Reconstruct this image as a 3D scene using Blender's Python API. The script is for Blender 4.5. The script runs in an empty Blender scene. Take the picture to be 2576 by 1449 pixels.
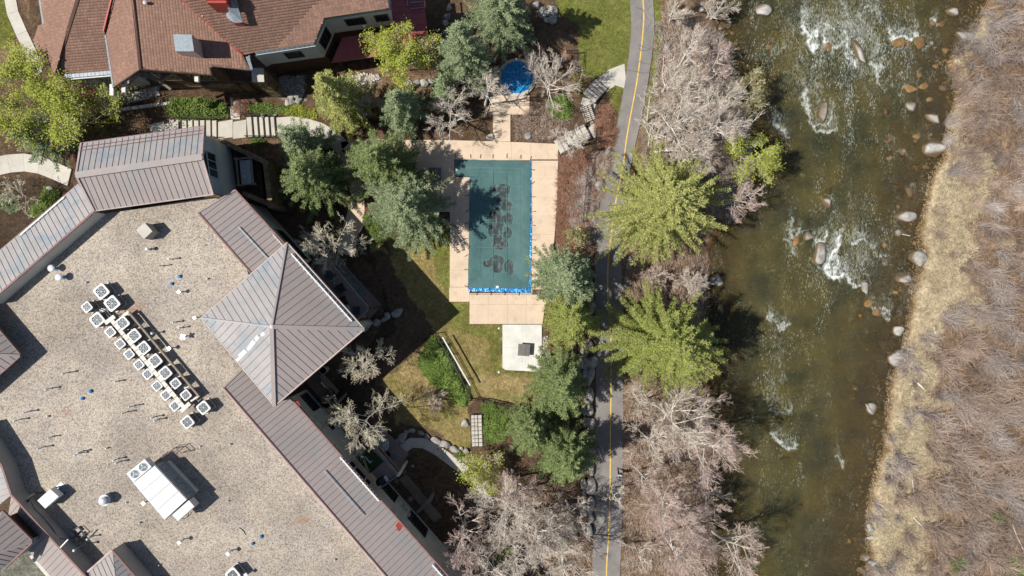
import bpy, math, random
import numpy as np
from mathutils import Vector, Matrix

scene = bpy.context.scene
# ------------------------------------------------------------------ camera, sky, sun, exposure
CAM_H = 69.33
KPX = 104.0 / 2576.0          # metres per photo pixel (2576 wide) on the ground
cam_d = bpy.data.cameras.new('camera'); cam = bpy.data.objects.new('camera', cam_d)
scene.collection.objects.link(cam); scene.camera = cam
cam.location = (0, 0, CAM_H); cam.rotation_euler = (0, 0, 0)
cam_d.sensor_width = 36.0; cam_d.lens = 36.0 * CAM_H / 104.0
cam_d.clip_start = 0.5; cam_d.clip_end = 2000

SH = Vector((0.76, 0.115))     # ground shadow offset per metre of height
sun_dir = Vector((-SH.x, -SH.y, 1.0)).normalized()
elev = math.asin(sun_dir.z)
world = bpy.data.worlds.new('World'); scene.world = world; world.use_nodes = True
wn = world.node_tree.nodes; wn.clear()
wo = wn.new('ShaderNodeOutputWorld'); wb = wn.new('ShaderNodeBackground'); ws = wn.new('ShaderNodeTexSky')
ws.sky_type = 'NISHITA'; ws.sun_disc = False; ws.sun_elevation = elev
ws.sun_rotation = math.atan2(sun_dir.x, sun_dir.y) % (2 * math.pi)
wb.inputs['Strength'].default_value = 0.075
world.node_tree.links.new(ws.outputs[0], wb.inputs[0]); world.node_tree.links.new(wb.outputs[0], wo.inputs[0])
sun_d = bpy.data.lights.new('sun', 'SUN'); sun = bpy.data.objects.new('sun', sun_d); scene.collection.objects.link(sun)
sun_d.energy = 5.0; sun_d.angle = math.radians(0.5); sun_d.color = (1.0, 0.955, 0.88)
sun.rotation_euler = (-sun_dir).to_track_quat('-Z', 'Y').to_euler(); sun.location = (-40, -6, 60)
scene.view_settings.view_transform = 'Standard'; scene.view_settings.look = 'None'
scene.view_settings.gamma = 1.0; scene.view_settings.use_curve_mapping = False
scene.view_settings.exposure = 0.32

# ------------------------------------------------------------------ helpers
rnd = random.Random(7)
rng = np.random.default_rng(11)

def P(dx, dy, z=0.0):
    s = KPX * (1 - z / CAM_H)
    return Vector(((dx - 1288) * s, -(dy - 724.5) * s, z))

def PL(pts, z=0.0):
    return [P(p[0], p[1], p[2] if len(p) > 2 else z) for p in pts]

# river banks, photo pixels: y -> x
WB = [(-400, 1760), (0, 1795), (100, 1822), (200, 1862), (300, 1905), (400, 1905), (500, 1862), (600, 1800), (700, 1790), (800, 1786),
      (900, 1786), (1000, 1792), (1100, 1812), (1200, 1800), (1300, 1800), (1449, 1812), (1900, 1800)]
EB = [(-400, 2520), (0, 2470), (60, 2452), (120, 2412), (160, 2385), (250, 2402), (330, 2380), (400, 2372), (437, 2342), (520, 2325), (587, 2308),
      (660, 2315), (712, 2296), (824, 2280), (900, 2262), (937, 2236), (1024, 2230), (1087, 2226), (1187, 2200), (1262, 2182), (1340, 2178), (1412, 2182), (1900, 2150)]
WATER_Z = -1.3
sW = KPX * (1 - WATER_Z / CAM_H)
def bank(tab):
    ys = np.array([-(a[0] - 724.5) * sW for a in tab])[::-1]; xs = np.array([(a[1] - 1288) * sW for a in tab])[::-1]
    return lambda y: np.interp(y, ys, xs)
west_bank, east_bank = bank(WB), bank(EB)

def sstep(a, b, x):
    t = np.clip((x - a) / (b - a), 0, 1); return t * t * (3 - 2 * t)

def vnoise(X, Y, s, seed=0):
    """cheap smooth value noise, vectorised"""
    X = np.asarray(X, float) / s; Y = np.asarray(Y, float) / s
    xi = np.floor(X).astype(np.int64); yi = np.floor(Y).astype(np.int64); fx = X - xi; fy = Y - yi
    fx = fx * fx * (3 - 2 * fx); fy = fy * fy * (3 - 2 * fy)
    def h(a, b):
        n = (a * 374761393 + b * 668265263 + seed * 974634777) & 0x7fffffff
        n = ((n ^ (n >> 13)) * 1274126177) & 0x7fffffff
        return ((n ^ (n >> 16)) & 0xffff) / 65535.0
    return (h(xi, yi) * (1 - fx) + h(xi + 1, yi) * fx) * (1 - fy) + (h(xi, yi + 1) * (1 - fx) + h(xi + 1, yi + 1) * fx) * fy

def hgt(X, Y):
    X = np.asarray(X, float); Y = np.asarray(Y, float)
    jag = (vnoise(X, Y, 1.3, 3) - .5) * 0.9
    dw = X - west_bank(Y) + jag; de = east_bank(Y) - X + jag
    z = np.zeros_like(X)
    wz = -1.45 * sstep(-3.2, 0.3, dw) - 0.75 * sstep(0.2, 6, dw)
    ez = -0.75 - 0.6 * sstep(-1.3, 0.15, de) - 0.75 * sstep(0.2, 9, de)
    z = np.where(dw - de < 0, wz, ez)
    z = np.where(de < -1.3, -0.75 + (vnoise(X, Y, 2.2, 5) - .5) * .3 * sstep(1.3, 3, -de), z)
    z = z + np.where((dw < -1) , (vnoise(X, Y, 3.0, 9) - .5) * .10 * sstep(9.5, 11.5, X), 0)
    # raised ground to the north-west, behind the two flights of garden steps
    dx = X / KPX + 1288; dy = 724.5 - Y / KPX
    up = np.interp(dx, [450, 548, 628, 692], [1.6, 0.8, 0.8, 0.0])
    z = z + up * (1 - sstep(400, 560, dy))
    return z
def gz(x, y): return float(hgt(np.array([x]), np.array([y]))[0])

def link(o, parent=None):
    scene.collection.objects.link(o)
    if parent is not None: o.parent = parent
    return o
def root_loc(o):
    while o.parent is not None: o = o.parent
    return o.location
def tag(o, label=None, cat=None, group=None, kind=None):
    if label: o['label'] = label
    if cat: o['category'] = cat
    if group: o['group'] = group
    if kind: o['kind'] = kind
    return o
def thing(name, label, cat, loc=(0, 0, 0), group=None):
    o = bpy.data.objects.new(name, None); o.empty_display_size = .3; link(o); o.location = loc
    return tag(o, label, cat, group)
def mesh_obj(name, verts, faces, mat, parent=None, midx=None, smooth=False, tone=None, local=False):
    me = bpy.data.meshes.new(name)
    off = Vector((0, 0, 0)) if (parent is None or local) else root_loc(parent)
    me.from_pydata([(v[0] - off[0], v[1] - off[1], v[2] - off[2]) for v in verts], [], faces)
    mats = mat if isinstance(mat, (list, tuple)) else [mat]
    for m in mats: me.materials.append(m)
    if midx is not None: me.polygons.foreach_set('material_index', midx)
    if smooth: me.polygons.foreach_set('use_smooth', [True] * len(me.polygons))
    if tone is not None:
        a = me.attributes.new('tone', 'FLOAT', 'POINT'); a.data.foreach_set('value', np.asarray(tone, 'f'))
    me.update()
    o = bpy.data.objects.new(name, me); return link(o, parent)
def np_mesh(name, V, F, mat, parent=None, tone=None, midx=None, smooth=False, col=None):
    """V (n,3) array, F (m,k) array; fast"""
    V = np.asarray(V, 'f'); F = np.asarray(F, 'i')
    if parent is not None:
        off = root_loc(parent); V = V - np.array(off, 'f')
    me = bpy.data.meshes.new(name); m, k = F.shape
    me.vertices.add(len(V)); me.vertices.foreach_set('co', V.ravel())
    me.loops.add(m * k); me.loops.foreach_set('vertex_index', F.ravel())
    me.polygons.add(m); me.polygons.foreach_set('loop_start', np.arange(m, dtype='i') * k)
    try: me.polygons.foreach_set('loop_total', np.full(m, k, 'i'))
    except Exception: pass
    for mm in (mat if isinstance(mat, (list, tuple)) else [mat]): me.materials.append(mm)
    if midx is not None: me.polygons.foreach_set('material_index', np.asarray(midx, 'i'))
    if tone is not None:
        a = me.attributes.new('tone', 'FLOAT', 'POINT'); a.data.foreach_set('value', np.asarray(tone, 'f'))
    if col is not None:
        a = me.attributes.new('zone', 'FLOAT_COLOR', 'POINT'); a.data.foreach_set('color', np.asarray(col, 'f').ravel())
    if smooth: me.polygons.foreach_set('use_smooth', np.ones(m, bool))
    me.update(calc_edges=True); me.validate()
    o = bpy.data.objects.new(name, me); return link(o, parent)

class B:
    """collects shapes into one mesh"""
    def __init__(s): s.v = []; s.f = []; s.m = []; s.t = []
    def poly(s, pts, mi=0):
        n = len(s.v); s.v += [tuple(p) for p in pts]; s.f.append(tuple(range(n, n + len(pts)))); s.m.append(mi); return s
    def prism(s, bot, top, mi=0):
        n = len(s.v); k = len(bot); s.v += [tuple(p) for p in bot] + [tuple(p) for p in top]
        s.f.append(tuple(range(n + k - 1, n - 1, -1))); s.f.append(tuple(range(n + k, n + 2 * k)))
        for i in range(k):
            j = (i + 1) % k; s.f.append((n + i, n + j, n + k + j, n + k + i))
        s.m += [mi] * (k + 2); return s
    def ext(s, pts, dz, mi=0):     # polygon at its own heights, thickness dz downwards
        return s.prism([(p[0], p[1], p[2] - dz) for p in pts], pts, mi)
    def box(s, c, u, hx, hy, z0, z1, mi=0):    # c centre, u unit direction of local x
        ux, uy = u[0], u[1]; q = [(-hx, -hy), (hx, -hy), (hx, hy), (-hx, hy)]
        pts = [(c[0] + a * ux - b * uy, c[1] + a * uy + b * ux) for a, b in q]
        return s.prism([(x, y, z0) for x, y in pts], [(x, y, z1) for x, y in pts], mi)
    def beam(s, a, b, w, h, mi=0):   # bar from a to b
        a = Vector(a); b = Vector(b); d = (b - a).normalized()
        up = Vector((0, 0, 1)) if abs(d.z) < .95 else Vector((1, 0, 0))
        x = d.cross(up).normalized(); y = x.cross(d).normalized(); x *= w / 2; y *= h / 2
        return s.prism([a - x - y, a + x - y, a + x + y, a - x + y], [b - x - y, b + x - y, b + x + y, b - x + y], mi)
    def tube(s, pts, rad, n=8, mi=0, caps=True):
        pts = [Vector(p) for p in pts]
        if not isinstance(rad, (list, tuple)): rad = [rad] * len(pts)
        base = len(s.v)
        for i, p in enumerate(pts):
            d = (pts[min(i + 1, len(pts) - 1)] - pts[max(i - 1, 0)]).normalized()
            up = Vector((0, 0, 1)) if abs(d.z) < .9 else Vector((1, 0, 0))
            x = d.cross(up).normalized(); y = x.cross(d)
            for k in range(n):
                a = 2 * math.pi * k / n; s.v.append(tuple(p + (x * math.cos(a) + y * math.sin(a)) * rad[i]))
        for i in range(len(pts) - 1):
            for k in range(n):
                a = base + i * n + k; b = base + i * n + (k + 1) % n
                s.f.append((a, b, b + n, a + n)); s.m.append(mi)
        if caps:
            s.f.append(tuple(base + k for k in range(n - 1, -1, -1))); s.f.append(tuple(base + (len(pts) - 1) * n + k for k in range(n))); s.m += [mi, mi]
        return s
    def lathe(s, c, prof, n=16, mi=0):     # prof [(r,z)]
        return s.tube([(c[0], c[1], c[2] + z) for r, z in prof], [max(r, .001) for r, z in prof], n, mi)
    def make(s, name, mat, parent=None, smooth=False, local=False):
        return mesh_obj(name, s.v, s.f, mat, parent, s.m, smooth, None, local)

# ------------------------------------------------------------------ materials
def _nodes(name):
    m = bpy.data.materials.new(name); m.use_nodes = True; nt = m.node_tree; nt.nodes.clear()
    out = nt.nodes.new('ShaderNodeOutputMaterial'); bs = nt.nodes.new('ShaderNodeBsdfPrincipled')
    nt.links.new(bs.outputs[0], out.inputs[0]); return m, nt, bs, out
def mixc(nt, a, b, f, mode='MIX'):
    n = nt.nodes.new('ShaderNodeMix'); n.data_type = 'RGBA'; n.blend_type = mode
    for sock, val in ((n.inputs['Factor'], f), (n.inputs[6], a), (n.inputs[7], b)):
        if hasattr(val, 'is_output') or isinstance(val, bpy.types.NodeSocket): nt.links.new(val, sock)
        elif isinstance(val, (tuple, list)): sock.default_value = (*val[:3], 1)
        else: sock.default_value = val
    return n.outputs[2]
def noise_f(nt, scale, detail=4, rough=.6, lo=.35, hi=.65, vec=None, stretch=None, kind='noise'):
    geo = nt.nodes.new('ShaderNodeNewGeometry') if vec is None else None
    v = geo.outputs['Position'] if vec is None else vec
    if stretch:
        mp = nt.nodes.new('ShaderNodeMapping'); mp.inputs['Scale'].default_value = stretch; nt.links.new(v, mp.inputs[0]); v = mp.outputs[0]
    if kind == 'noise':
        n = nt.nodes.new('ShaderNodeTexNoise'); n.inputs['Scale'].default_value = scale; n.inputs['Detail'].default_value = detail; n.inputs['Roughness'].default_value = rough; o = n.outputs[0]
    else:
        n = nt.nodes.new('ShaderNodeTexVoronoi'); n.inputs['Scale'].default_value = scale; o = n.outputs['Distance'] if kind == 'voro' else n.outputs['Color']
        if kind == 'cell': nt.links.new(v, n.inputs['Vector']); return o
    nt.links.new(v, n.inputs['Vector'])
    r = nt.nodes.new('ShaderNodeMapRange'); r.inputs[1].default_value = lo; r.inputs[2].default_value = hi; r.clamp = True
    nt.links.new(o, r.inputs[0]); return r.outputs[0]
def mul(c, k): return tuple(min(1, x * k) for x in c[:3])
def M(name, col, rough=.8, var=.18, scale=.8, fine=9, fvar=.15, col2=None, metal=0, orand=0, tone=None, spec=.25, bump=0, bscale=20, dirt=None, dirt_scale=.3, dirt_lo=.55):
    m, nt, bs, out = _nodes(name)
    c = mixc(nt, mul(col, 1 - var), col2 or mul(col, 1 + var), noise_f(nt, scale))
    if fvar: c = mixc(nt, c, mixc(nt, mul((1, 1, 1), 1 - fvar), (1 , 1, 1), noise_f(nt, fine, 3, .7)), 1.0, 'MULTIPLY')
    if dirt: c = mixc(nt, c, dirt, noise_f(nt, dirt_scale, 5, .7, dirt_lo, dirt_lo + .15))
    if orand:
        oi = nt.nodes.new('ShaderNodeObjectInfo'); r = nt.nodes.new('ShaderNodeMapRange'); r.inputs[3].default_value = 1 - orand; r.inputs[4].default_value = 1
        nt.links.new(oi.outputs['Random'], r.inputs[0]); c = mixc(nt, c, r.outputs[0], 1.0, 'MULTIPLY')
    if tone:
        at = nt.nodes.new('ShaderNodeAttribute'); at.attribute_name = 'tone'; c = mixc(nt, c, tone, at.outputs['Fac'])
    nt.links.new(c, bs.inputs['Base Color']); bs.inputs['Roughness'].default_value = rough; bs.inputs['Metallic'].default_value = metal
    bs.inputs['Specular IOR Level'].default_value = spec
    if bump:
        bn = nt.nodes.new('ShaderNodeBump'); bn.inputs['Strength'].default_value = bump; bn.inputs['Distance'].default_value = .05
        nt.links.new(noise_f(nt, bscale, 4, .7, 0, 1), bn.inputs['Height']); nt.links.new(bn.outputs[0], bs.inputs['Normal'])
    return m
def leafmat(name, c1, c2, trans=.25):
    m, nt, bs, out = _nodes(name)
    at = nt.nodes.new('ShaderNodeAttribute'); at.attribute_name = 'tone'
    c = mixc(nt, c1, c2, at.outputs['Fac'])
    c = mixc(nt, c, (.6, .6, .6), noise_f(nt, 1.3, 3), 'MULTIPLY') if False else c
    nt.links.new(c, bs.inputs['Base Color']); bs.inputs['Roughness'].default_value = .65; bs.inputs['Specular IOR Level'].default_value = .2
    tr = nt.nodes.new('ShaderNodeBsdfTranslucent'); nt.links.new(c, tr.inputs[0])
    mx = nt.nodes.new('ShaderNodeMixShader'); mx.inputs[0].default_value = trans
    nt.links.new(bs.outputs[0], mx.inputs[1]); nt.links.new(tr.outputs[0], mx.inputs[2]); nt.links.new(mx.outputs[0], out.inputs[0])
    return m

MAT = {}
MAT['concrete'] = M('concrete', (.50, .47, .41), .85, .08, .9, 12, .12, orand=.10, dirt=(.34, .31, .26), dirt_lo=.60, dirt_scale=.8)
MAT['white_concrete'] = M('pale_concrete', (.57, .56, .51), .85, .09, .9, 10, .08, dirt=(.48, .46, .40), dirt_lo=.6, dirt_scale=.7)
MAT['deck'] = M('tan_pool_deck', (.60, .47, .345), .85, .06, .5, 14, .12, orand=.06, dirt=(.46, .36, .265), dirt_lo=.52, dirt_scale=.6)
MAT['asphalt'] = M('asphalt', (.225, .208, .195), .95, .14, .45, 18, .28, dirt=(.16, .148, .138), dirt_lo=.55, dirt_scale=.7)
MAT['seal'] = M('crack_seal', (.10, .10, .10), .8, .1)
MAT['yellow'] = M('yellow_paint', (.76, .50, .10), .8, .12, 2, 12, .35, dirt=(.32, .25, .15), dirt_scale=2.2, dirt_lo=.58)
MAT['metal_roof'] = M('mauve_metal_roof', (.305, .262, .247), .6, .06, .25, 5, .08, orand=.03, dirt=(.25, .245, .24), dirt_scale=.33, dirt_lo=.52)
MAT['metal_roof_grey'] = M('grey_weathered_metal_roof', (.33, .31, .305), .55, .08, .4, 5, .08, orand=.03, dirt=(.22, .26, .285), dirt_scale=.55, dirt_lo=.5)
MAT['seam'] = M('shadow_toned_seam', (.18, .14, .13), .7)  # ribs darker than the panels: their shadow lines are put into the colour
MAT['fascia'] = M('maroon_fascia', (.20, .10, .09), .6)
MAT['trim'] = M('mauve_trim', (.38, .30, .285), .55)
MAT['stucco'] = M('cream_stucco', (.55, .54, .48), .9, .06)
MAT['stucco_tan'] = M('taupe_parapet', (.36, .325, .29), .9, .06)
MAT['siding'] = M('pale_blue_siding', (.42, .47, .50), .7, .05)
MAT['wood_dark'] = M('dark_brown_wood', (.085, .045, .028), .8, .25, 2, 8, .3)
MAT['wood_grey'] = M('weathered_wood', (.25, .21, .17), .8, .2, 3, 9, .25)
MAT['plank'] = M('grey_plank', (.19, .175, .165), .8, .15, 4, 14, .3, orand=.25)
MAT['deckboard'] = M('pinkish_patio', (.30, .22, .19), .85, .1)
MAT['stone'] = M('tan_wall_stone', (.26, .19, .11), .9, .35, 2.5, 9, .3, orand=.45)
MAT['shingle'] = M('brown_shingle', (.265, .155, .113), .9, .10, .5, 12, .18, tone=(.18, .108, .082))
MAT['red'] = M('red_metal', (.36, .06, .045), .5, .1)
MAT['red_roof'] = M('red_standing_seam', (.33, .075, .085), .5, .08, orand=.1)
MAT['galv'] = M('galvanised_metal', (.27, .31, .34), .4, .12, 3, 8, .15, metal=.3, orand=.05)
MAT['white'] = M('white_metal', (.62, .62, .61), .5, .05, 1, 8, .06, orand=.12, dirt=(.56, .54, .49), dirt_lo=.66, dirt_scale=1.2)
MAT['silver'] = M('bright_galvanised_cap', (.85, .86, .90), .25, .03, metal=.4, spec=.6)
MAT['beige_metal'] = M('beige_metal', (.62, .58, .51), .6, .08)
MAT['dark_metal'] = M('dark_metal', (.045, .042, .042), .5)
MAT['coil'] = M('condenser_coil', (.10, .105, .11), .6, .2, 4)
MAT['fan'] = M('blue_grey_fan_well', (.045, .085, .115), .5)
MAT['blade'] = M('pale_fan_blade', (.36, .42, .45), .5)
MAT['glass'] = M('dark_window_glass', (.02, .024, .03), .08, spec=.6)
MAT['blue'] = M('blue_plastic', (.02, .17, .45), .4)
MAT['bluecover'] = M('glossy_blue_tarp', (.0, .16, .50), .22, .5, 3.5, 9, .2, col2=(.02, .34, .70), spec=.6, bump=.8, bscale=5)
MAT['black'] = M('black_plastic', (.02, .02, .022), .5)
MAT['turf'] = M('dark_artificial_turf', (.03, .06, .02), .9, .3, 8)
MAT['navy'] = M('navy_painted_wood', (.035, .075, .10), .6)
MAT['cloth'] = M('pale_grey_cloth', (.42, .45, .45), .8)
MAT['skin'] = M('skin', (.50, .30, .21), .6, .05)
MAT['shirt'] = M('pale_blue_grey_shirt', (.36, .42, .45), .85)
MAT['trouser'] = M('dark_navy_trousers', (.02, .022, .035), .85)
MAT['bark'] = M('grey_brown_bark', (.16, .12, .09), .9, .3, 3)
MAT['pale_bark'] = M('pale_bark', (.68, .64, .57), .8, .12, 3, tone=(.50, .42, .345))
MAT['pink_bark'] = M('pinkish_bark', (.62, .57, .50), .8, .12, 3, tone=(.46, .335, .29))
MAT['yellow_bark'] = M('yellowish_bark', (.66, .61, .52), .8, .12, 3, tone=(.56, .50, .36))
MAT['boulder'] = M('grey_boulder', (.405, .385, .35), .9, .28, 1.6, 7, .25, orand=.3, dirt=(.25, .22, .19), dirt_lo=.56, dirt_scale=1.5, bump=.5, bscale=6)
_b = MAT['boulder'].node_tree; _bs = [n for n in _b.nodes if n.type == 'BSDF_PRINCIPLED'][0]; _src = _bs.inputs['Base Color'].links[0].from_socket
_g = _b.nodes.new('ShaderNodeNewGeometry'); _x = _b.nodes.new('ShaderNodeSeparateXYZ'); _b.links.new(_g.outputs['Position'], _x.inputs[0])
_mr = _b.nodes.new('ShaderNodeMapRange'); _mr.inputs[1].default_value = -1.00; _mr.inputs[2].default_value = -1.14; _b.links.new(_x.outputs['Z'], _mr.inputs[0])
_b.links.new(mixc(_b, _src, (.11, .07, .035), _mr.outputs[0]), _bs.inputs['Base Color'])     # the wet, stained foot of stones standing in the river
MAT['cladding'] = M('stone_cladding', (.60, .59, .53), .85, .08, 2, 9, .1, orand=.25)
MAT['wetrock'] = M('orange_brown_river_stone', (.24, .14, .055), .7, .3, 2, 7, .3, orand=.4, bump=.4, bscale=6)
MAT['cobble'] = M('pale_cobble', (.50, .46, .42), .9, .3, 4, 9, .2, orand=.3)
MAT['mulch_pot'] = M('ceramic_pot', (.22, .17, .13), .6)
for nm, c1, c2 in (('needle_yellow', (.21, .24, .055), (.47, .475, .16)), ('needle_blue', (.11, .165, .08), (.34, .40, .215)),
                   ('needle_green', (.11, .155, .045), (.25, .31, .12)), ('needle_tip', (.20, .24, .05), (.34, .37, .10)),
                   ('leaf_lime', (.20, .25, .03), (.44, .46, .07)), ('leaf_green', (.075, .13, .025), (.27, .36, .09)),
                   ('leaf_olive', (.14, .13, .03), (.25, .22, .06)), ('twig_brown', (.13, .095, .075), (.56, .43, .34)),
                   ('twig_grey', (.16, .14, .13), (.62, .53, .47)), ('twig_red', (.16, .08, .05), (.44, .25, .17)),
                   ('grass_tan', (.30, .25, .16), (.66, .575, .42)), ('grass_green', (.08, .14, .02), (.20, .26, .06)),
                   ('grass_lawn', (.13, .16, .035), (.32, .33, .10)), ('grass_dry', (.20, .17, .065), (.42, .34, .16))):
    MAT[nm] = leafmat(nm, c1, c2, .2)

# ------------------------------------------------------------------ ground sheet
C_MULCH = (.15, .103, .072); C_LITTER = (.25, .18, .125); C_GREEN = (.19, .215, .055); C_LAWN = (.33, .275, .12); C_DRY = (.40, .32, .16)
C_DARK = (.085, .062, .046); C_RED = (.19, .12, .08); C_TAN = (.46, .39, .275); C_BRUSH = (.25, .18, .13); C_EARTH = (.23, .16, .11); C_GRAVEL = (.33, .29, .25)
ZONES = [
 (C_LITTER, [(1560, -300), (1850, -300), (1850, 1800), (1560, 1800)], 12),
 (C_EARTH, [(0, 20), (40, 50), (100, 130), (130, 190), (0, 200), (-90, 130)], 6),
 (C_GREEN, [(-300, -200), (42, -200), (46, 30), (72, 108), (30, 140), (-300, 170)], 4),
 (C_EARTH, [(70, -40), (100, -40), (104, 60), (96, 64), (80, 40)], 2),
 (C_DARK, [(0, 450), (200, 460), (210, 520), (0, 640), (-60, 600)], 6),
 (C_GREEN, [(1405, -300), (1590, -300), (1588, 60), (1592, 110), (1578, 168), (1500, 200), (1462, 190), (1455, 60), (1410, 40), (1395, 0)], 5),
 (C_GREEN, [(1530, 215), (1566, 210), (1560, 330), (1535, 300)], 4),
 (C_GREEN, [(1642, -300), (1668, -300), (1662, 120), (1650, 240), (1630, 340), (1618, 330), (1636, 180), (1648, 80)], 5),
 (C_EARTH, [(620, 352), (720, 350), (760, 400), (700, 440), (640, 400)], 4),
 (C_EARTH, [(940, 170), (1100, 190), (1120, 300), (930, 300)], 10),
 (C_MULCH, [(1290, 290), (1410, 290), (1420, 362), (1284, 358)], 4),
 (C_LAWN, [(960, 560), (1135, 600), (1135, 760), (1180, 760), (1180, 820), (1266, 820), (1266, 935), (1365, 935), (1350, 1020), (1290, 1010), (1200, 1000), (1100, 840), (1000, 700)], 6),
 (C_GREEN, [(1085, 600), (1138, 560), (1136, 762), (1180, 762), (1182, 816), (1264, 817), (1264, 930), (1300, 936), (1362, 938), (1300, 960), (1240, 940), (1228, 880), (1225, 850), (1130, 830), (1135, 790), (1100, 700)], 9),
 (C_DRY, [(1200, 950), (1340, 945), (1340, 1020), (1210, 1000)], 9),
 (C_LAWN, [(850, 620), (1000, 640), (1100, 830), (1060, 880), (960, 960), (980, 1010), (1000, 1070), (1090, 1085), (1180, 1150), (1195, 1090), (1170, 1020), (1200, 1000), (1180, 900), (1080, 740), (1000, 640), (850, 560)], 5),
 (C_DRY, [(1000, 920), (1080, 880), (1100, 1000), (1010, 1020)], 9),
 (C_MULCH, [(1000, 1060), (1100, 1085), (1180, 1150), (1180, 1200), (1140, 1200), (1090, 1150), (1000, 1110)], 4),
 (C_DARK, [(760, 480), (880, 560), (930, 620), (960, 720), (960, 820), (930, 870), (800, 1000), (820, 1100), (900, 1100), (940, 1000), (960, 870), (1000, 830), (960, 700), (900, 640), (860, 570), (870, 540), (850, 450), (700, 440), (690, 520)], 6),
 (C_RED, [(1406, 392), (1440, 390), (1500, 380), (1510, 560), (1470, 640), (1395, 640)], 7),
 (C_MULCH, [(1200, 1010), (1290, 1015), (1350, 1020), (1480, 900), (1500, 1250), (1490, 1449), (1160, 1480), (1130, 1230), (1180, 1200), (1195, 1120)], 8),
 (C_EARTH, [(1366, 850), (1440, 850), (1450, 910), (1400, 930), (1366, 935)], 4),
 (C_GRAVEL, [(1364, 845), (1378, 845), (1378, 925), (1364, 930)], 2),
 (C_LITTER, [(1562, 560), (1600, 560), (1600, 1500), (1562, 1500)], 5),
 (C_EARTH, [(1480, 870), (1500, 870), (1498, 1449), (1480, 1449)], 3),
 (C_GRAVEL, [(700, 190), (770, 190), (770, 255), (700, 250)], 4),
 (C_GRAVEL, [(862, 195), (960, 190), (960, 212), (862, 222)], 3),
 (C_GRAVEL, [(280, 245), (420, 228), (420, 256), (280, 280)], 3),
 ((.22, .23, .20), [(0, 1360), (90, 1350), (160, 1460), (0, 1600)], 2),
 ((.22, .23, .20), [(-300, 900), (40, 900), (40, 1200), (-300, 1200)], 2),
]
def in_poly(X, Y, poly):
    inside = np.zeros(X.shape, bool); n = len(poly); j = n - 1
    for i in range(n):
        xi, yi = poly[i]; xj, yj = poly[j]
        c = ((yi > Y) != (yj > Y)) & (X < (xj - xi) * (Y - yi) / ((yj - yi) or 1e-9) + xi)
        inside ^= c; j = i
    return inside
def zone_color(X, Y, Z):
    DX = X / KPX + 1288; DY = 724.5 - Y / KPX
    C = np.empty(X.shape + (3,)); C[...] = C_MULCH
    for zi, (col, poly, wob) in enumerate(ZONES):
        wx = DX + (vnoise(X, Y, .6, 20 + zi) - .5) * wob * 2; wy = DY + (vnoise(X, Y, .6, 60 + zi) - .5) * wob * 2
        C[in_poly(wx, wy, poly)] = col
    # lawns fade between green and straw in patches
    lawn = (np.abs(C - np.array(C_LAWN)).sum(-1) < 1e-6) | (np.abs(C - np.array(C_DRY)).sum(-1) < 1e-6)
    g = sstep(.45, .75, vnoise(X, Y, 1.6, 8) * .6 + vnoise(X, Y, .5, 18) * .4)[..., None] * .55
    C = np.where(lawn[..., None], C * (1 - g) + np.array(C_GREEN) * g, C)
    green = np.abs(C - np.array(C_GREEN)).sum(-1) < 1e-6
    g = sstep(.5, .9, vnoise(X, Y, 1.1, 9) * .6 + vnoise(X, Y, .4, 28) * .4)[..., None] * .6
    C = np.where(green[..., None], C * (1 - g) + np.array(C_LAWN) * g, C)
    # far bank: straw strip by the water, brush litter behind
    de = X - east_bank(Y); wob = (vnoise(X, Y, 3, 31) - .5) * 7 + (vnoise(X, Y, .9, 32) - .5) * 3
    dyy = 724.5 - Y / KPX
    width = np.interp(dyy, [0, 250, 420, 520, 760, 900, 1100, 1449], [1.0, 1.5, 4.5, 7.0, 6.0, 4.5, 3.0, 3.0])
    t = sstep(-.6, .9, de + wob - width)[..., None]
    E = np.array(C_TAN) * (1 - t) + np.array(C_BRUSH) * t
    C = np.where((de > -1.2)[..., None], E, C)
    # river bed and waterline
    wet = sstep(-.95, -1.3, Z)[..., None]
    bed = np.array((.15, .085, .03)); C = C * (1 - wet) + bed * wet
    k = .78 + .44 * vnoise(X, Y, .35, 77)
    return C * k[..., None]
xs = np.concatenate([[-600, -300, -150, -90, -70], np.arange(-58, 58.01, .17), [62, 70, 90, 150, 300, 600]])
ys = np.concatenate([[-500, -250, -120, -60, -42], np.arange(-33, 33.01, .17), [36, 45, 60, 120, 250, 500]])
X, Y = np.meshgrid(xs, ys); Z = hgt(X, Y)
far = np.maximum(np.abs(X) - 70, 0) + np.maximum(np.abs(Y) - 45, 0)
Z = Z + (vnoise(X, Y, .4, 40) - .5) * np.where(X > east_bank(Y) + .3, .10, .0)
nx, ny = len(xs), len(ys)
idx = np.arange(nx * ny).reshape(ny, nx)
F = np.stack([idx[:-1, :-1], idx[:-1, 1:], idx[1:, 1:], idx[1:, :-1]], -1).reshape(-1, 4)
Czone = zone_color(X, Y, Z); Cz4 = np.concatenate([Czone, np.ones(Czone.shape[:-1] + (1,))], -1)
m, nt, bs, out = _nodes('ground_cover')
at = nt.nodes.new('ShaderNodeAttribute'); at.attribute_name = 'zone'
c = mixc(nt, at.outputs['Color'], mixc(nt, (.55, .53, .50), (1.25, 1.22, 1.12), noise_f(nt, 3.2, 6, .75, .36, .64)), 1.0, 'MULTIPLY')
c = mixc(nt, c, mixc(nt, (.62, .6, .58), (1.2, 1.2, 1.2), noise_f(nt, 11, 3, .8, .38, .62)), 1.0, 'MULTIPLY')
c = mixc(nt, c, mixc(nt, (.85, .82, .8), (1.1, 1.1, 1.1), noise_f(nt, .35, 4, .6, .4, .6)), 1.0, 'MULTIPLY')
nt.links.new(c, bs.inputs['Base Color']); bs.inputs['Roughness'].default_value = .95; bs.inputs['Specular IOR Level'].default_value = .1
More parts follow.
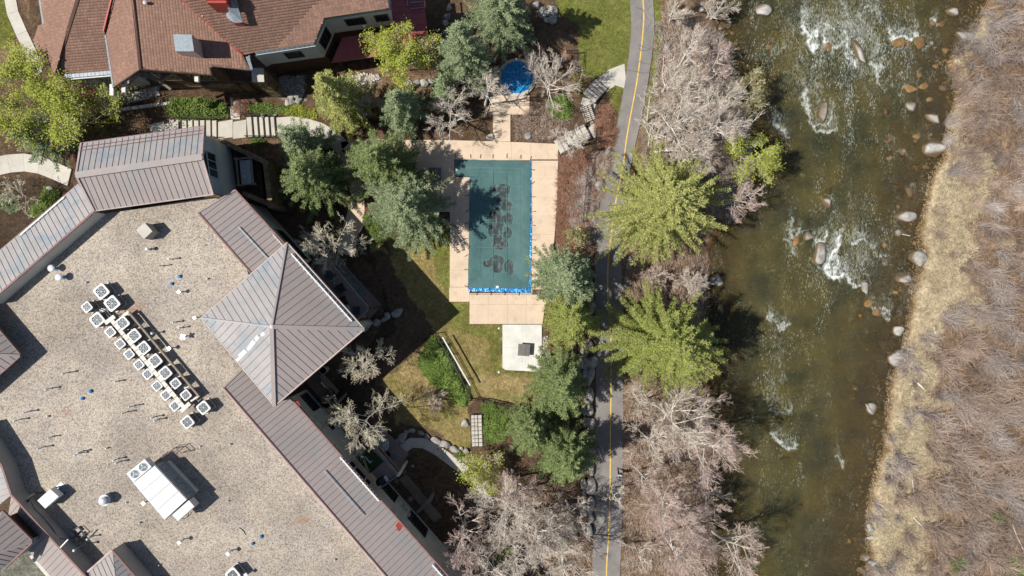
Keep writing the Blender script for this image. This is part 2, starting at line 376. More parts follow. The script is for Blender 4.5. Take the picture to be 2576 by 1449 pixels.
bn = nt.nodes.new('ShaderNodeBump'); bn.inputs['Strength'].default_value = .9; bn.inputs['Distance'].default_value = .12
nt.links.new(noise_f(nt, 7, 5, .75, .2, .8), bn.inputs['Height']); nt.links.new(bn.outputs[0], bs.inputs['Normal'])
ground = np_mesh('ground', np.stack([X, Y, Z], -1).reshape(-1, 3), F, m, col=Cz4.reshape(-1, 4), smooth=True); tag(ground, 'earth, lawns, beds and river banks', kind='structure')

# ------------------------------------------------------------------ rocks (list needed by the foam)
# (x, y, rx, ry, angle, kind, label)
RIVER = [
 (2160, 132, 13, 27, -25, 'g', 'large pointed pale grey boulder in the rapids near the top of the river'),
 (2069, 277, 10, 28, 8, 'g', 'long bean-shaped pale boulder standing in mid river with white water round it'),
 (2398, 28, 16, 11, 5, 'g', 'pale grey rock at the top right beside the far bank'),
 (2427, 90, 24, 14, 0, 'g', 'broad flat grey boulder half under the far bank brush'),
 (2262, 106, 17, 10, -8, 'o', 'wet brown boulder with foam along its upper edge'),
 (2311, 107, 15, 13, 0, 'o', 'orange brown boulder right of the wet brown one in the rapids'),
 (2286, 112, 6, 9, 0, 'o', 'small orange stone wedged between two brown boulders'),
 (2082, 120, 8, 10, 0, 'o', 'small orange stone below a white chute'),
 (2292, 267, 14, 11, 20, 'g', 'angular pale rock near the right side of the river'),
 (2349, 296, 20, 11, 25, 'g', 'pale wedge-shaped rock close to the far bank brush'),
 (2287, 224, 16, 8, 10, 'o', 'flat orange rock just awash above an angular pale rock'),
 (2368, 60, 11, 9, 0, 'o', 'rusty rock beside small white water near the far bank'),
 (2322, 217, 10, 7, 0, 'w', 'dark shiny stone beside the flat orange rock'),
 (2349, 372, 25, 17, -10, 'g', 'big grey granite boulder against the far bank'),
 (2269, 383, 10, 8, 0, 'g', 'small white-topped rock with a brown wet foot'),
 (2208, 496, 14, 10, 20, 's', 'triangular yellow slab under the water in mid river'),
 (2289, 482, 7, 11, -10, 'g', 'small upright pale stone near the far bank'),
 (2082, 510, 14, 9, 25, 'g', 'white and brown rock left of the riffle'),
 (2278, 542, 23, 13, 8, 'g', 'long pale rounded boulder near the straw bank'),
 (2034, 593, 12, 12, 0, 'g', 'round pale boulder at the head of the second rapid'),
 (2002, 607, 8, 12, 10, 'o', 'brown wet boulder left of a round pale one'),
 (2061, 642, 18, 26, 12, 'g', 'large pale boulder with brown flanks beside a white chute'),
 (2257, 585, 10, 8, 15, 'g', 'small pale stone with driftwood beside it'),
 (2309, 653, 22, 18, 5, 'g', 'big round grey boulder where the straw bank begins'),
 (2272, 700, 18, 11, 10, 'g', 'pale triangular boulder below the big round one'),
 (2174, 725, 11, 16, -15, 'g', 'pale upright boulder at the foot of the second rapid'),
 (2224, 617, 6, 6, 0, 'o', 'small tan stone in broken water'),
 (2227, 653, 7, 4, 0, 'g', 'tiny pale stone in white riffle'),
 (2184, 764, 10, 8, 0, 'o', 'brown stone under the pale upright boulder'),
 (2207, 786, 11, 8, 0, 'o', 'dull brown rock at the end of the riffle'),
 (2259, 831, 13, 12, 0, 'g', 'cracked pale grey boulder by the bank, upper of the lone pair'),
 (2277, 851, 6, 5, 0, 'g', 'small pale stone touching the straw bank'),
 (2254, 899, 18, 18, 0, 'g', 'large angular tan-grey boulder by the bank below the riffle'),
 (2192, 1024, 12, 15, 0, 'g', 'grey rock with a pale stick lying across it'),
 (2201, 1061, 8, 5, 0, 'g', 'small flat pale stone below the rock with the stick'),
 (2225, 1083, 7, 5, 0, 'g', 'small grey stone at the water edge below the flat pale one'),
 (2191, 1329, 12, 11, 0, 'g', 'square-sided grey rock on the lower straw bank'),
 (2189, 1353, 10, 6, 0, 'g', 'pale low stone below the square-sided rock'),
 (2174, 1399, 12, 10, 0, 'g', 'round grey boulder near the bottom of the far bank'),
 (2193, 1417, 8, 8, 0, 'g', 'smaller grey stone right of the round one near the bottom'),
 (2167, 1434, 13, 9, 10, 'g', 'pinkish rock lowest on the far bank'),
 (2131, 1290, 10, 9, 0, 's', 'mottled tan stone half sunk near the lower bank'),
 (1829, 59, 12, 11, 10, 'g', 'grey boulder with dark rim by the near bank at the top'),
 (1813, 71, 9, 8, 0, 'g', 'grey boulder left of the dark-rimmed one'),
 (1843, 84, 6, 6, 0, 'g', 'small pale rock below the dark-rimmed boulder'),
 (1918, 27, 20, 13, 0, 'g', 'broad pale boulder at the top of the near side'),
 (1892, 46, 7, 7, 30, 'g', 'small white rock beside the broad pale boulder'),
 (1850, 111, 6, 5, 0, 'g', 'upper of two small white stones in the near shallows'),
 (1859, 121, 5, 4, 0, 'g', 'lower of two small white stones in the near shallows'),
 (1802, 702, 17, 15, 10, 'g', 'rounded grey boulder between the two largest spruces'),
 (1812, 777, 7, 14, 0, 'g', 'slim boulder in the shade of the second large spruce'),
 (1832, 802, 5, 5, 0, 'g', 'small stone in spruce shade beside the slim boulder'),
 (1830, 1090, 8, 8, 0, 'g', 'pale rock in the water under the leaning bare tree'),
 (2345, 60, 7, 6, 0, 'o', 'small rusty stone between the top right rocks'),
 (2378, 128, 9, 7, 10, 'o', 'tan rock in the shallows below the broad flat grey boulder'),
 (2352, 168, 7, 5, 0, 'o', 'small brown rock in the upper far shallows'),
 (2372, 222, 8, 6, 20, 'g', 'small grey rock near the brush edge above the wedge-shaped rock'),
 (2312, 190, 7, 6, 0, 'o', 'small rounded brown stone upstream of the dark shiny stone'),
 (2338, 252, 8, 6, 0, 'o', 'brown stone just above the wedge-shaped rock'),
 (2305, 345, 8, 7, 0, 'o', 'amber stone midway down the far shallows'),
 (2330, 420, 8, 6, 0, 'g', 'grey stone just below the big granite boulder'),
 (2240, 348, 7, 6, 0, 'o', 'amber stone in clear water left of the granite boulder'),
 (2300, 610, 7, 6, 0, 'o', 'brown stone between driftwood and the big round boulder'),
 (2250, 735, 8, 6, 0, 'o', 'brown stone left of the lower riffle edge'),
 (1935, 118, 7, 6, 0, 'o', 'orange stone in the near dark riffle, lower'),
 (1945, 98, 6, 5, 0, 'g', 'pale stone in the near dark riffle, upper'),
 (1985, 90, 8, 6, 0, 'o', 'rusty stone at the left edge of the top rapid'),
 (1905, 150, 6, 5, 0, 'g', 'small grey stone in the near shallows'),

]
sub = [(2319,140,13,10),(2228,280,8,14),(2198,315,7,6),(2195,347,6,5),(2235,352,10,9),(2301,355,8,7),(2192,241,9,8),(2238,398,11,11),(2395,70,10,7),
 (2240,433,8,4),(2085,480,9,8),(2040,560,7,10),(2186,700,10,9),(2163,794,10,9),(2145,811,7,6),(1952,844,9,7),(1962,1057,10,9),(2151,976,13,11),(2195,930,10,9),
 (2165,951,4,4),(2162,1017,5,4),(2145,1002,11,9),(2108,1178,9,6),(2117,1150,7,9),(2137,1170,6,6),(2152,1190,7,6),(1975,1155,12,7),(2013,1275,7,6),(2135,1360,9,9),
 (2150,1320,7,6),(2220,870,7,6),(2250,800,6,5),(2180,880,6,5),(1950,200,9,7),(1965,130,8,7),(1940,115,7,6),(1960,140,4,4),(1900,180,9,8),(1955,70,7,6),(2320,560,9,7),
 (2260,520,12,9),(2300,420,9,7),(2340,340,8,7),(2330,230,9,8),(2370,180,11,9),(2390,150,8,7),(2350,120,8,6),(2255,470,8,6),(2240,665,8,7),(1815,660,8,6),(1840,650,7,6),(2200,1110,8,7),(2185,1240,7,6),(2160,1280,6,6),(2110,1255,7,5)]

# ------------------------------------------------------------------ river surface
FOAM = [(2030,85,7,42,.75),(2047,105,22,10,.95),(2036,40,10,40,.45),(2072,105,10,12,.7),(2098,100,14,14,.6),(2100,60,18,40,.55),(2150,70,40,50,.45),(2175,180,22,20,.4),(2130,125,10,35,.75),(2148,165,25,8,.6),
 (2240,90,10,18,.9),(2295,98,16,7,1.0),(2230,60,14,40,.6),(2300,50,14,40,.4),(2340,110,18,25,.55),(2358,70,6,12,.7),(2055,120,12,10,.8),(1945,110,14,10,.5),(2190,195,28,14,.75),(2200,150,12,30,.45),
 (2030,230,10,45,.75),(2055,220,18,40,.4),(2065,330,45,7,.85),(2035,310,8,28,.8),(2100,300,16,20,.55),(2080,312,14,10,.75),(1960,320,9,40,.75),(1968,290,30,18,.4),(1975,350,20,20,.55),
 (2250,95,40,60,.28),(2120,60,110,80,.30),(2000,60,60,90,.25),(2000,560,10,40,.7),(1993,590,12,20,.8),(1995,640,7,16,.7),(2100,600,22,14,.8),(2080,590,18,20,.7),(2140,500,20,40,.45),
 (2140,575,30,60,.35),(2170,605,20,12,.75),(2095,660,14,45,.9),(2105,697,22,12,1.0),(2150,690,14,40,.75),(2180,640,40,45,.45),(2215,735,40,38,.55),(2230,770,18,12,.7),(2160,700,60,60,.3),
 (2080,520,80,120,.22),(1945,830,14,30,.5),(1965,815,14,22,.55),(1955,900,12,70,.4),(1945,1010,20,40,.6),(1960,1000,20,50,.35),(1975,1100,18,45,.6),(1983,1120,20,8,.9),(2110,1175,10,14,.8),(2110,1140,10,60,.35),
 (2160,930,20,60,.3),(2250,650,10,30,.5),(2232,640,16,22,.5),(2010,200,30,60,.3),(1900,60,40,60,.2),(2330,130,30,30,.25)]
FOAM = [(a_, b_, c_, d_, e_ * .8) for (a_, b_, c_, d_, e_) in FOAM if e_ < .5]
CRESTS = [([(2017,52),(2020,75),(2032,92),(2052,96),(2062,80)],1.0),([(2032,95),(2040,112),(2047,122),(2054,110)],1.0),([(2075,62),(2092,82)],.7),([(2077,98),(2080,112)],.9),([(2092,117),(2112,110),(2122,95)],.7),([(2024,20),(2034,48)],.6),
 ([(2129,82),(2134,108),(2129,135),(2142,155),(2157,172)],.75),([(2232,80),(2242,97),(2264,95),(2292,105),(2304,95),(2304,75)],.95),([(2244,115),(2257,125),(2277,125)],.5),([(2354,50),(2354,67)],.9),([(2324,120),(2342,100)],.7),([(2182,95),(2207,107),(2214,125),(2204,140)],.6),
 ([(2199,155),(2219,175),(2199,195),(2202,212)],.75),([(2024,230),(2032,250),(2029,270),(2039,315),(2057,332),(2087,327),(2104,317)],.85),([(2062,315),(2082,312),(2092,282)],.8),([(1947,297),(1964,317),(1979,345)],.85),([(2045,205),(2060,225)],.5),([(2118,18),(2130,45),(2150,60)],.55),([(2200,20),(2215,60)],.5),([(2160,30),(2185,62)],.5),
 ([(1984,545),(1987,587),(1994,602),(2007,587),(2012,565)],.9),([(1974,600),(1992,632),(2007,647)],.75),([(2049,604),(2067,604),(2082,587)],.9),([(2112,600),(2098,637),(2086,662),(2076,677),(2094,704),(2112,704),(2122,687)],1.1),([(2105,650),(2103,700)],.9),([(2127,690),(2142,712),(2162,722)],.85),([(2137,607),(2157,605),(2179,612)],.8),([(2147,570),(2172,602)],.6),
 ([(2194,620),(2207,637),(2227,660)],.65),([(2120,560),(2112,600)],.5),([(2170,650),(2185,690)],.5),([(2194,769),(2214,779),(2232,784),(2242,802)],.85),([(2215,735),(2235,765)],.5),([(1932,797),(1947,814),(1964,834),(1979,807)],.8),([(1932,1012),(1952,1032),(1982,1042),(1989,1017)],.7),([(1944,1089),(1962,1117),(1982,1124),(2002,1122),(2004,1107)],.95),([(2107,1142),(2119,1174)],.8),([(1965,880),(1972,960)],.5),([(1945,940),(1955,1010)],.5),([(1940,120),(1955,128),(1975,118)],.5),([(2110,500),(2150,520)],.4)]
for pts_, st_ in CRESTS:
    for i in range(len(pts_) - 1):
        (x0, y0), (x1, y1) = pts_[i], pts_[i + 1]; n_ = max(1, int(math.hypot(x1 - x0, y1 - y0) / 4))
        for k_ in range(n_): t_ = k_ / n_; xx, yy = x0 + (x1 - x0) * t_, y0 + (y1 - y0) * t_; FOAM.append((xx, yy, 5.2 + 2.5 * st_, 6.5, st_ * .88)); FOAM.append((xx, yy - 17, 12, 22, st_ * .50)) if k_ % 3 == 0 else None
for r in RIVER:      # white collar upstream of every rock in fast water and two tails trailing downstream
    if 1990 < r[0] < 2330 and r[5] in 'go':
        for k_ in range(-4, 5): a_ = k_ * .28; FOAM.append((r[0] + math.sin(a_) * (r[2] + 5), r[1] - math.cos(a_) * (r[3] + 4), 4, 4, .5 if r[1] < 760 else .25))
        for sgn in (-1, 1):
            for k_ in range(7): FOAM.append((r[0] + sgn * (r[2] + 3 + k_ * .8), r[1] + k_ * 8, 3.5, 6, (.52 if r[1] < 760 else .25) * (1 - k_ / 9)))
wx = np.concatenate([[-30, -10], np.arange(14, 52, .11), [60, 80]]); wy = np.concatenate([[-500, -200, -80], np.arange(-31, 31.01, .11), [50, 80, 200, 500]])
WX, WY = np.meshgrid(wx, wy)
WX = np.where(True, WX, WX)
keep_l = west_bank(WY) - 2.5; keep_r = east_bank(WY) + 2.0
DX = WX / sW + 1288; DY = 724.5 - WY / sW
DX0, DY0 = DX, DY
DX = DX + (vnoise(WX, WY, .9, 201) - .5) * 14 + (vnoise(WX, WY, .3, 202) - .5) * 11; DY = DY + (vnoise(WX, WY, 1.1, 203) - .5) * 18 + (vnoise(WX, WY, .35, 204) - .5) * 12
foam = np.zeros_like(WX)
for (fx, fy, rx, ry, s) in FOAM:
    j0, j1 = np.searchsorted(wx, ((fx - 3 * rx - 25 - 1288) * sW, (fx + 3 * rx + 25 - 1288) * sW)); i0, i1 = np.searchsorted(wy, (-(fy + 3 * ry + 30 - 724.5) * sW, -(fy - 3 * ry - 30 - 724.5) * sW))
    if j1 <= j0 or i1 <= i0: continue
    S_ = (slice(i0, i1), slice(j0, j1)); d = ((DX[S_] - fx) / rx) ** 2 + ((DY[S_] - fy) / ry) ** 2; foam[S_] = np.maximum(foam[S_], s * np.exp(-d * .8))
rapid = np.exp(-((DX - 2110) / 210) ** 2 - ((DY - 110) / 230) ** 2) + .8 * np.exp(-((DX - 2130) / 110) ** 2 - ((DY - 640) / 110) ** 2) + .35 * np.exp(-((DX - 1960) / 60) ** 2 - ((DY - 1000) / 250) ** 2)
wave = (vnoise(WX * 1.6 + WY * .25, WY, .5, 50) - .5) * .10 + (vnoise(WX * 1.5, WY, .23, 51) - .5) * .05
WZ = WATER_Z + wave * (.30 + 1.0 * np.clip(rapid, 0, 1)) + foam * .05 * (vnoise(WX, WY, .15, 52))
nx, ny = len(wx), len(wy); idx = np.arange(nx * ny).reshape(ny, nx)
F = np.stack([idx[:-1, :-1], idx[:-1, 1:], idx[1:, 1:], idx[1:, :-1]], -1).reshape(-1, 4)
cx = (WX[:-1, :-1] + WX[1:, 1:]) / 2; cyy = (WY[:-1, :-1] + WY[1:, 1:]) / 2
ok = ((cx > west_bank(cyy) - 2.2) & (cx < east_bank(cyy) + 1.6)).ravel()
F = F[ok]; used = np.unique(F); remap = np.full(nx * ny, -1); remap[used] = np.arange(len(used)); F = remap[F]
V = np.stack([WX, WY, WZ], -1).reshape(-1, 3)[used]
depth = WATER_Z - hgt(WX, WY)
for (sx_, sy_, rx, ry) in sub + [(q[0], q[1], q[2], q[3]) for q in RIVER if q[5] == 's']:      # real water depth over the larger sunken stones
    near = (np.abs(DX0 - sx_) < rx * 1.6) & (np.abs(DY0 - sy_) < ry * 1.6); dd = ((DX0 - sx_) / rx) ** 2 + ((DY0 - sy_) / ry) ** 2
    depth = np.where(near & (dd < 1.3), np.minimum(depth, .02 + .25 * np.clip(dd - .7, 0, 1)), depth)
depth = depth.ravel()[used]
m, nt, bs, out = _nodes('river_water')
col = nt.nodes.new('ShaderNodeAttribute'); col.attribute_name = 'zone'
sep = nt.nodes.new('ShaderNodeSeparateColor'); nt.links.new(col.outputs['Color'], sep.inputs[0])
def math_n(op, a, b=None, clamp=False):
    n = nt.nodes.new('ShaderNodeMath'); n.operation = op; n.use_clamp = clamp
    for i, v in ((0, a), (1, b)):
        if v is None: continue
        if isinstance(v, bpy.types.NodeSocket): nt.links.new(v, n.inputs[i])
        else: n.inputs[i].default_value = v
    return n.outputs[0]
def ridged(scale, stretch, det=4, dist=1.2, k=5.0):
    geo = nt.nodes.new('ShaderNodeNewGeometry'); mp = nt.nodes.new('ShaderNodeMapping'); mp.inputs['Scale'].default_value = stretch; mp.inputs['Rotation'].default_value = (0, 0, .12); nt.links.new(geo.outputs['Position'], mp.inputs[0])
    n = nt.nodes.new('ShaderNodeTexNoise'); n.inputs['Scale'].default_value = scale; n.inputs['Detail'].default_value = det; n.inputs['Distortion'].default_value = dist; n.inputs['Roughness'].default_value = .62; nt.links.new(mp.outputs[0], n.inputs['Vector'])
    return math_n('SUBTRACT', 1.0, math_n('MULTIPLY', math_n('ABSOLUTE', math_n('SUBTRACT', n.outputs[0], .5)), k), True)
st = ridged(1.0, (2.3, .85, 1), 5, 1.6, 6.5); st2 = noise_f(nt, 1.0, 5, .7, .25, .75, stretch=(9, 3.2, 1)); st3 = ridged(1.0, (5.5, 1.7, 1), 4, 1.0, 6.0); fl = noise_f(nt, 1.0, 4, .65, .3, .7, stretch=(10, 3.6, 1))
band = noise_f(nt, 1.0, 3, .6, .42, .66, stretch=(.7, .28, 1))
a = math_n('ADD', math_n('MULTIPLY', sep.outputs[0], .86), math_n('MULTIPLY', st, .36))
a = math_n('ADD', a, math_n('MULTIPLY', st3, .30)); a = math_n('ADD', a, math_n('MULTIPLY', st2, .26)); a = math_n('ADD', a, math_n('MULTIPLY', sep.outputs[2], .24))
fm = nt.nodes.new('ShaderNodeMapRange'); fm.inputs[1].default_value = .86; fm.inputs[2].default_value = 1.68; nt.links.new(a, fm.inputs[0])
b2 = math_n('ADD', math_n('MULTIPLY', fl, .50), math_n('ADD', math_n('MULTIPLY', band, .17), math_n('MULTIPLY', st3, .42)))
b2 = math_n('ADD', b2, math_n('MULTIPLY', sep.outputs[2], .18))
fk = nt.nodes.new('ShaderNodeMapRange'); fk.inputs[1].default_value = .77; fk.inputs[2].default_value = 1.12; nt.links.new(b2, fk.inputs[0])  # pale flecks: small glints painted into the colour along with broken foam
fmax = math_n('MAXIMUM', fm.outputs[0], math_n('MULTIPLY', fk.outputs[0], .7), True)
tr = nt.nodes.new('ShaderNodeBsdfTransparent'); tr.inputs[0].default_value = (.62, .58, .34, 1)
df = nt.nodes.new('ShaderNodeBsdfDiffuse'); nt.links.new(mixc(nt, (.026, .029, .009), (.088, .070, .015), noise_f(nt, .35, 6, .7, .38, .62)), df.inputs[0])
mxa = nt.nodes.new('ShaderNodeMixShader'); mur = nt.nodes.new('ShaderNodeMapRange'); mur.inputs[1].default_value = 0; mur.inputs[2].default_value = .85; mur.inputs[3].default_value = .22; mur.inputs[4].default_value = .72
nt.links.new(sep.outputs[1], mur.inputs[0]); nt.links.new(mur.outputs[0], mxa.inputs[0]); nt.links.new(tr.outputs[0], mxa.inputs[1]); nt.links.new(df.outputs[0], mxa.inputs[2])
gl = nt.nodes.new('ShaderNodeBsdfGlossy'); gl.inputs['Roughness'].default_value = .12; gl.inputs[0].default_value = (.9, .95, 1, 1)
bn = nt.nodes.new('ShaderNodeBump'); bn.inputs['Strength'].default_value = .9; bn.inputs['Distance'].default_value = .10
nt.links.new(st2, bn.inputs['Height']); nt.links.new(bn.outputs[0], gl.inputs['Normal'])
fr = nt.nodes.new('ShaderNodeFresnel'); fr.inputs[0].default_value = 1.33
mxb = nt.nodes.new('ShaderNodeMixShader'); nt.links.new(fr.outputs[0], mxb.inputs[0]); nt.links.new(mxa.outputs[0], mxb.inputs[1]); nt.links.new(gl.outputs[0], mxb.inputs[2])
fd = nt.nodes.new('ShaderNodeBsdfDiffuse'); nt.links.new(mixc(nt, (.17, .19, .13), (.82, .86, .84), fmax), fd.inputs[0])
mxc = nt.nodes.new('ShaderNodeMixShader'); nt.links.new(fmax, mxc.inputs[0]); nt.links.new(mxb.outputs[0], mxc.inputs[1]); nt.links.new(fd.outputs[0], mxc.inputs[2])
nt.links.new(mxc.outputs[0], out.inputs[0]); nt.nodes.remove(bs)
cc = np.zeros((len(used), 4)); cc[:, 0] = foam.ravel()[used]; cc[:, 1] = np.clip(depth, 0, 1); cc[:, 2] = np.clip(rapid, 0, 1).ravel()[used]; cc[:, 3] = 1
river = np_mesh('river_water', V, F, m, col=cc, smooth=True); tag(river, 'olive brown mountain river with white rapids', kind='structure')

# ------------------------------------------------------------------ boulders
_ico = {}
def ico(sub=2):
    import bmesh
    if sub not in _ico:
        bm = bmesh.new(); bmesh.ops.create_icosphere(bm, subdivisions=sub, radius=1)
        _ico[sub] = (np.array([v.co[:] for v in bm.verts]), np.array([[v.index for v in f.verts] for f in bm.faces])); bm.free()
    return _ico[sub]
def rock_shape(seed, rx, ry, rz, ang, sub=2, rough=.22):
    V, F = ico(sub); r = np.random.default_rng(seed); V = V.copy()
    for _ in range(9):       # flatten by random cutting planes -> facetted boulders
        n = r.normal(size=3); n /= np.linalg.norm(n); d = r.uniform(.48, .88); s = V @ n
        V = V - np.outer(np.maximum(s - d, 0) * .97, n)
    V = V * (1 + rough * .35 * (vnoise(V[:, 0] * 1.5 + seed, V[:, 1] * 1.5 + V[:, 2], .7, seed) - .5))[:, None]
    V = V * np.array([rx, ry, rz]); a = math.radians(ang); c, s = math.cos(a), math.sin(a)
    return np.stack([V[:, 0] * c - V[:, 1] * s, V[:, 0] * s + V[:, 1] * c, V[:, 2]], -1), F
def rock(name, D, rx, ry, ang, z, label, cat='boulder', mat='boulder', group=None, seed=1, hz=None, parent=None, sub=2):
    p = P(D[0], D[1], z); s = KPX * (1 - z / CAM_H); rx *= s; ry *= s; hz = hz or min(rx, ry) * .75
    V, F = rock_shape(seed, rx * 1.3, ry * 1.3, hz * 1.15, -ang, 3)
    o = np_mesh(name, V + (np.array(p) if parent is not None else 0), F, MAT[mat], parent, smooth=False)
    if parent is None: o.location = p; tag(o, label, cat, group)
    return o
for i, (x, y, rx, ry, a, k, lab) in enumerate(RIVER):
    p0 = P(x, y, -1.2); g = gz(p0.x, p0.y)
    if k == 's': rock('river_stone', (x, y), rx, ry, a, -1.52, lab, 'rock', 'wetrock', 'boulders in and beside the river', 100 + i, .12)
    elif k == 'g': rock('river_boulder', (x, y), rx, ry, a, max(-1.3, g + .05), lab, 'boulder', 'boulder', 'boulders in and beside the river', 100 + i)
    else: rock('river_boulder', (x, y), rx, ry, a, -1.36, lab, 'boulder', 'wetrock', 'boulders in and beside the river', 100 + i)
b = [np.zeros((0, 3))]; f = []; n = 0
_cnt = {}; ORDW = ['first', 'second', 'third', 'fourth', 'fifth', 'sixth', 'seventh', 'eighth', 'ninth', 'tenth', 'eleventh', 'twelfth', 'thirteenth', 'fourteenth', 'fifteenth', 'sixteenth', 'seventeenth', 'eighteenth', 'nineteenth', 'twentieth', 'twenty first', 'twenty second', 'twenty third', 'twenty fourth', 'twenty fifth']
sub.sort(key=lambda q: q[1])
for i, (x, y, rx, ry) in enumerate(sub):
    zone_ = ('upper' if y < 480 else 'middle' if y < 960 else 'lower') + ' third of the ' + ('far shallows' if x > 2130 else 'near channel'); _cnt[zone_] = _cnt.get(zone_, 0) + 1
    p = P(x, y, -1.43); V_, F_ = rock_shape(300 + i, rx * KPX, ry * KPX, .15, 0, 2); o = np_mesh('river_stone', V_, F_, MAT['wetrock'], smooth=True)
    o.location = p; tag(o, f'{ORDW[_cnt[zone_] - 1]} sunken brown stone from the top in the {zone_}', 'rock', 'stones on the river bed')
r = np.random.default_rng(5); Vs, Fs = [], []; n = 0      # the countless smaller bed cobbles, both shallow edges
for i in range(5200):
    yy = r.uniform(-30, 30); e = r.random() < .62
    if e: xx = east_bank(yy) - abs(r.normal(0, 3.0)) + .3
    else: xx = west_bank(yy) + abs(r.normal(0, 1.8)) - .3
    if not (west_bank(yy) - .5 < xx < east_bank(yy) + .3): continue
    s = r.uniform(.05, .20) * (1.6 if r.random() < .12 else 1); V_, F_ = rock_shape(i % 40, s, s * r.uniform(.6, 1), s * .55, r.uniform(0, 180), 1)
    Vs.append(V_ + np.array([xx, yy, min(gz(xx, yy) + s * .1, WATER_Z - s * .35)])); Fs.append(F_ + n); n += len(V_)
o = np_mesh('bed_cobbles', np.concatenate(Vs), np.concatenate(Fs), MAT['wetrock'], tone=None); tag(o, 'brown cobbles over the shallow river bed', kind='stuff')

# ------------------------------------------------------------------ paths
def resample(pts, step):
    pts = [Vector(p[:2]) for p in pts]; out = [pts[0]]; acc = 0
    # smooth with Catmull-Rom first
    sm = []
    for i in range(len(pts) - 1):
        p0, p1, p2, p3 = pts[max(i - 1, 0)], pts[i], pts[i + 1], pts[min(i + 2, len(pts) - 1)]
        for k in range(10):
            t = k / 10; sm.append(.5 * ((2 * p1) + (p2 - p0) * t + (2 * p0 - 5 * p1 + 4 * p2 - p3) * t * t + (3 * p1 - p0 - 3 * p2 + p3) * t ** 3))
    sm.append(pts[-1]); L = [0]
    for i in range(1, len(sm)): L.append(L[-1] + (sm[i] - sm[i - 1]).length)
    n = max(1, round(L[-1] / step)); res = []
    for k in range(n + 1):
        d = L[-1] * k / n; i = 0
        while i < len(L) - 2 and L[i + 1] < d: i += 1
        t = (d - L[i]) / max(L[i + 1] - L[i], 1e-9); res.append(sm[i].lerp(sm[i + 1], t))
    return res
def ribbon(pts, w):
    Lp, Rp = [], []
    for i, p in enumerate(pts):
        d = (pts[min(i + 1, len(pts) - 1)] - pts[max(i - 1, 0)]).normalized(); nrm = Vector((-d.y, d.x)); ww = w[i] if isinstance(w, list) else w
        Lp.append(p + nrm * ww / 2); Rp.append(p - nrm * ww / 2)
    return Lp, Rp
def slab_path(name, label, Dpts, w, step, mat='concrete', zlift=.05):
    root = bpy.data.objects.new(name, None); link(root); tag(root, label, kind='structure')
    pts = resample([P(x, y, 0) for x, y in Dpts], step); ww = w
    if isinstance(w, list): ww = [np.interp(i / (len(pts) - 1), np.linspace(0, 1, len(w)), w) for i in range(len(pts))]
    Lp, Rp = ribbon(pts, ww)
    for i in range(len(pts) - 1):
        q = [Lp[i], Lp[i + 1], Rp[i + 1], Rp[i]]; c = sum((Vector(p) for p in q), Vector((0, 0))) / 4
        q = [c + (p - c) * (1 - .012 / max((p - c).length, .1)) for p in q]
        B().ext([(p.x, p.y, gz(p.x, p.y) + zlift) for p in q][::-1], .14).make('slab', MAT[mat], root)
    return root
# asphalt cycle path
CP = [(1612, -260), (1613, -100), (1614, 0), (1617, 60), (1612, 130), (1602, 200), (1588, 280), (1572, 350), (1555, 430), (1542, 500), (1534, 570), (1530, 650), (1531, 730), (1533, 850), (1533, 1000), (1532, 1100), (1531, 1200), (1530, 1300), (1526, 1400), (1522, 1500), (1516, 1760)]
pts = resample([P(x, y, 0) for x, y in CP], .7)
w = [float(np.interp(724.5 - p.y / KPX, [0, 200, 450, 700, 1449], [2.35, 2.3, 2.3, 2.75, 2.85])) for p in pts]
Lp, Rp = ribbon(pts, w); bb = B()
for i in range(len(pts) - 1):
    j1 = rnd.uniform(-.03, .03); q = [Rp[i], Rp[i + 1], Lp[i + 1], Lp[i]]
    bb.poly([(p.x, p.y, gz(p.x, p.y) * 0 + .075) for p in q]); bb.poly([(Lp[i].x, Lp[i].y, .075), (Lp[i + 1].x, Lp[i + 1].y, .075), (Lp[i + 1].x, Lp[i + 1].y, -.1), (Lp[i].x, Lp[i].y, -.1)]); bb.poly([(Rp[i + 1].x, Rp[i + 1].y, .075), (Rp[i].x, Rp[i].y, .075), (Rp[i].x, Rp[i].y, -.1), (Rp[i + 1].x, Rp[i + 1].y, -.1)])
path = bb.make('cycle_path', MAT['asphalt']); tag(path, 'grey asphalt cycle path along the river', kind='structure')
CL = [(1612, -260), (1609, -100), (1617, 0), (1619, 50), (1612, 130), (1601, 210), (1588, 280), (1575, 355), (1567, 420), (1550, 500), (1539, 580), (1531, 640), (1528, 720), (1532, 790), (1537, 870), (1537, 960), (1535, 1100), (1535, 1190), (1533, 1280), (1530, 1360), (1525, 1449), (1518, 1760)]
cl = resample([P(x, y, 0) for x, y in CL], .6); Lp, Rp = ribbon(cl, .115); bb = B()
for i in range(len(cl) - 1):
    bb.poly([(p.x, p.y, .0795) for p in (Rp[i], Rp[i + 1], Lp[i + 1], Lp[i])])
tag(bb.make('centre_line', MAT['yellow']), 'painted yellow centre line of the cycle path', kind='structure')
seals = [[(1600, 20), (1618, 26), (1626, 44), (1629, 48)], [(1626, 26), (1639, 15)], [(1629, 48), (1640, 52)], [(1623, 82), (1631, 68), (1640, 54)], [(1614, 42), (1613, 50)], [(1606, 113), (1610, 126), (1625, 128), (1636, 124)], [(1606, 113), (1622, 120), (1640, 125)],
 [(1577, 176), (1595, 180), (1620, 184), (1634, 182)], [(1608, 155), (1620, 160), (1636, 162)], [(1536, 587), (1555, 583), (1570, 575)]]
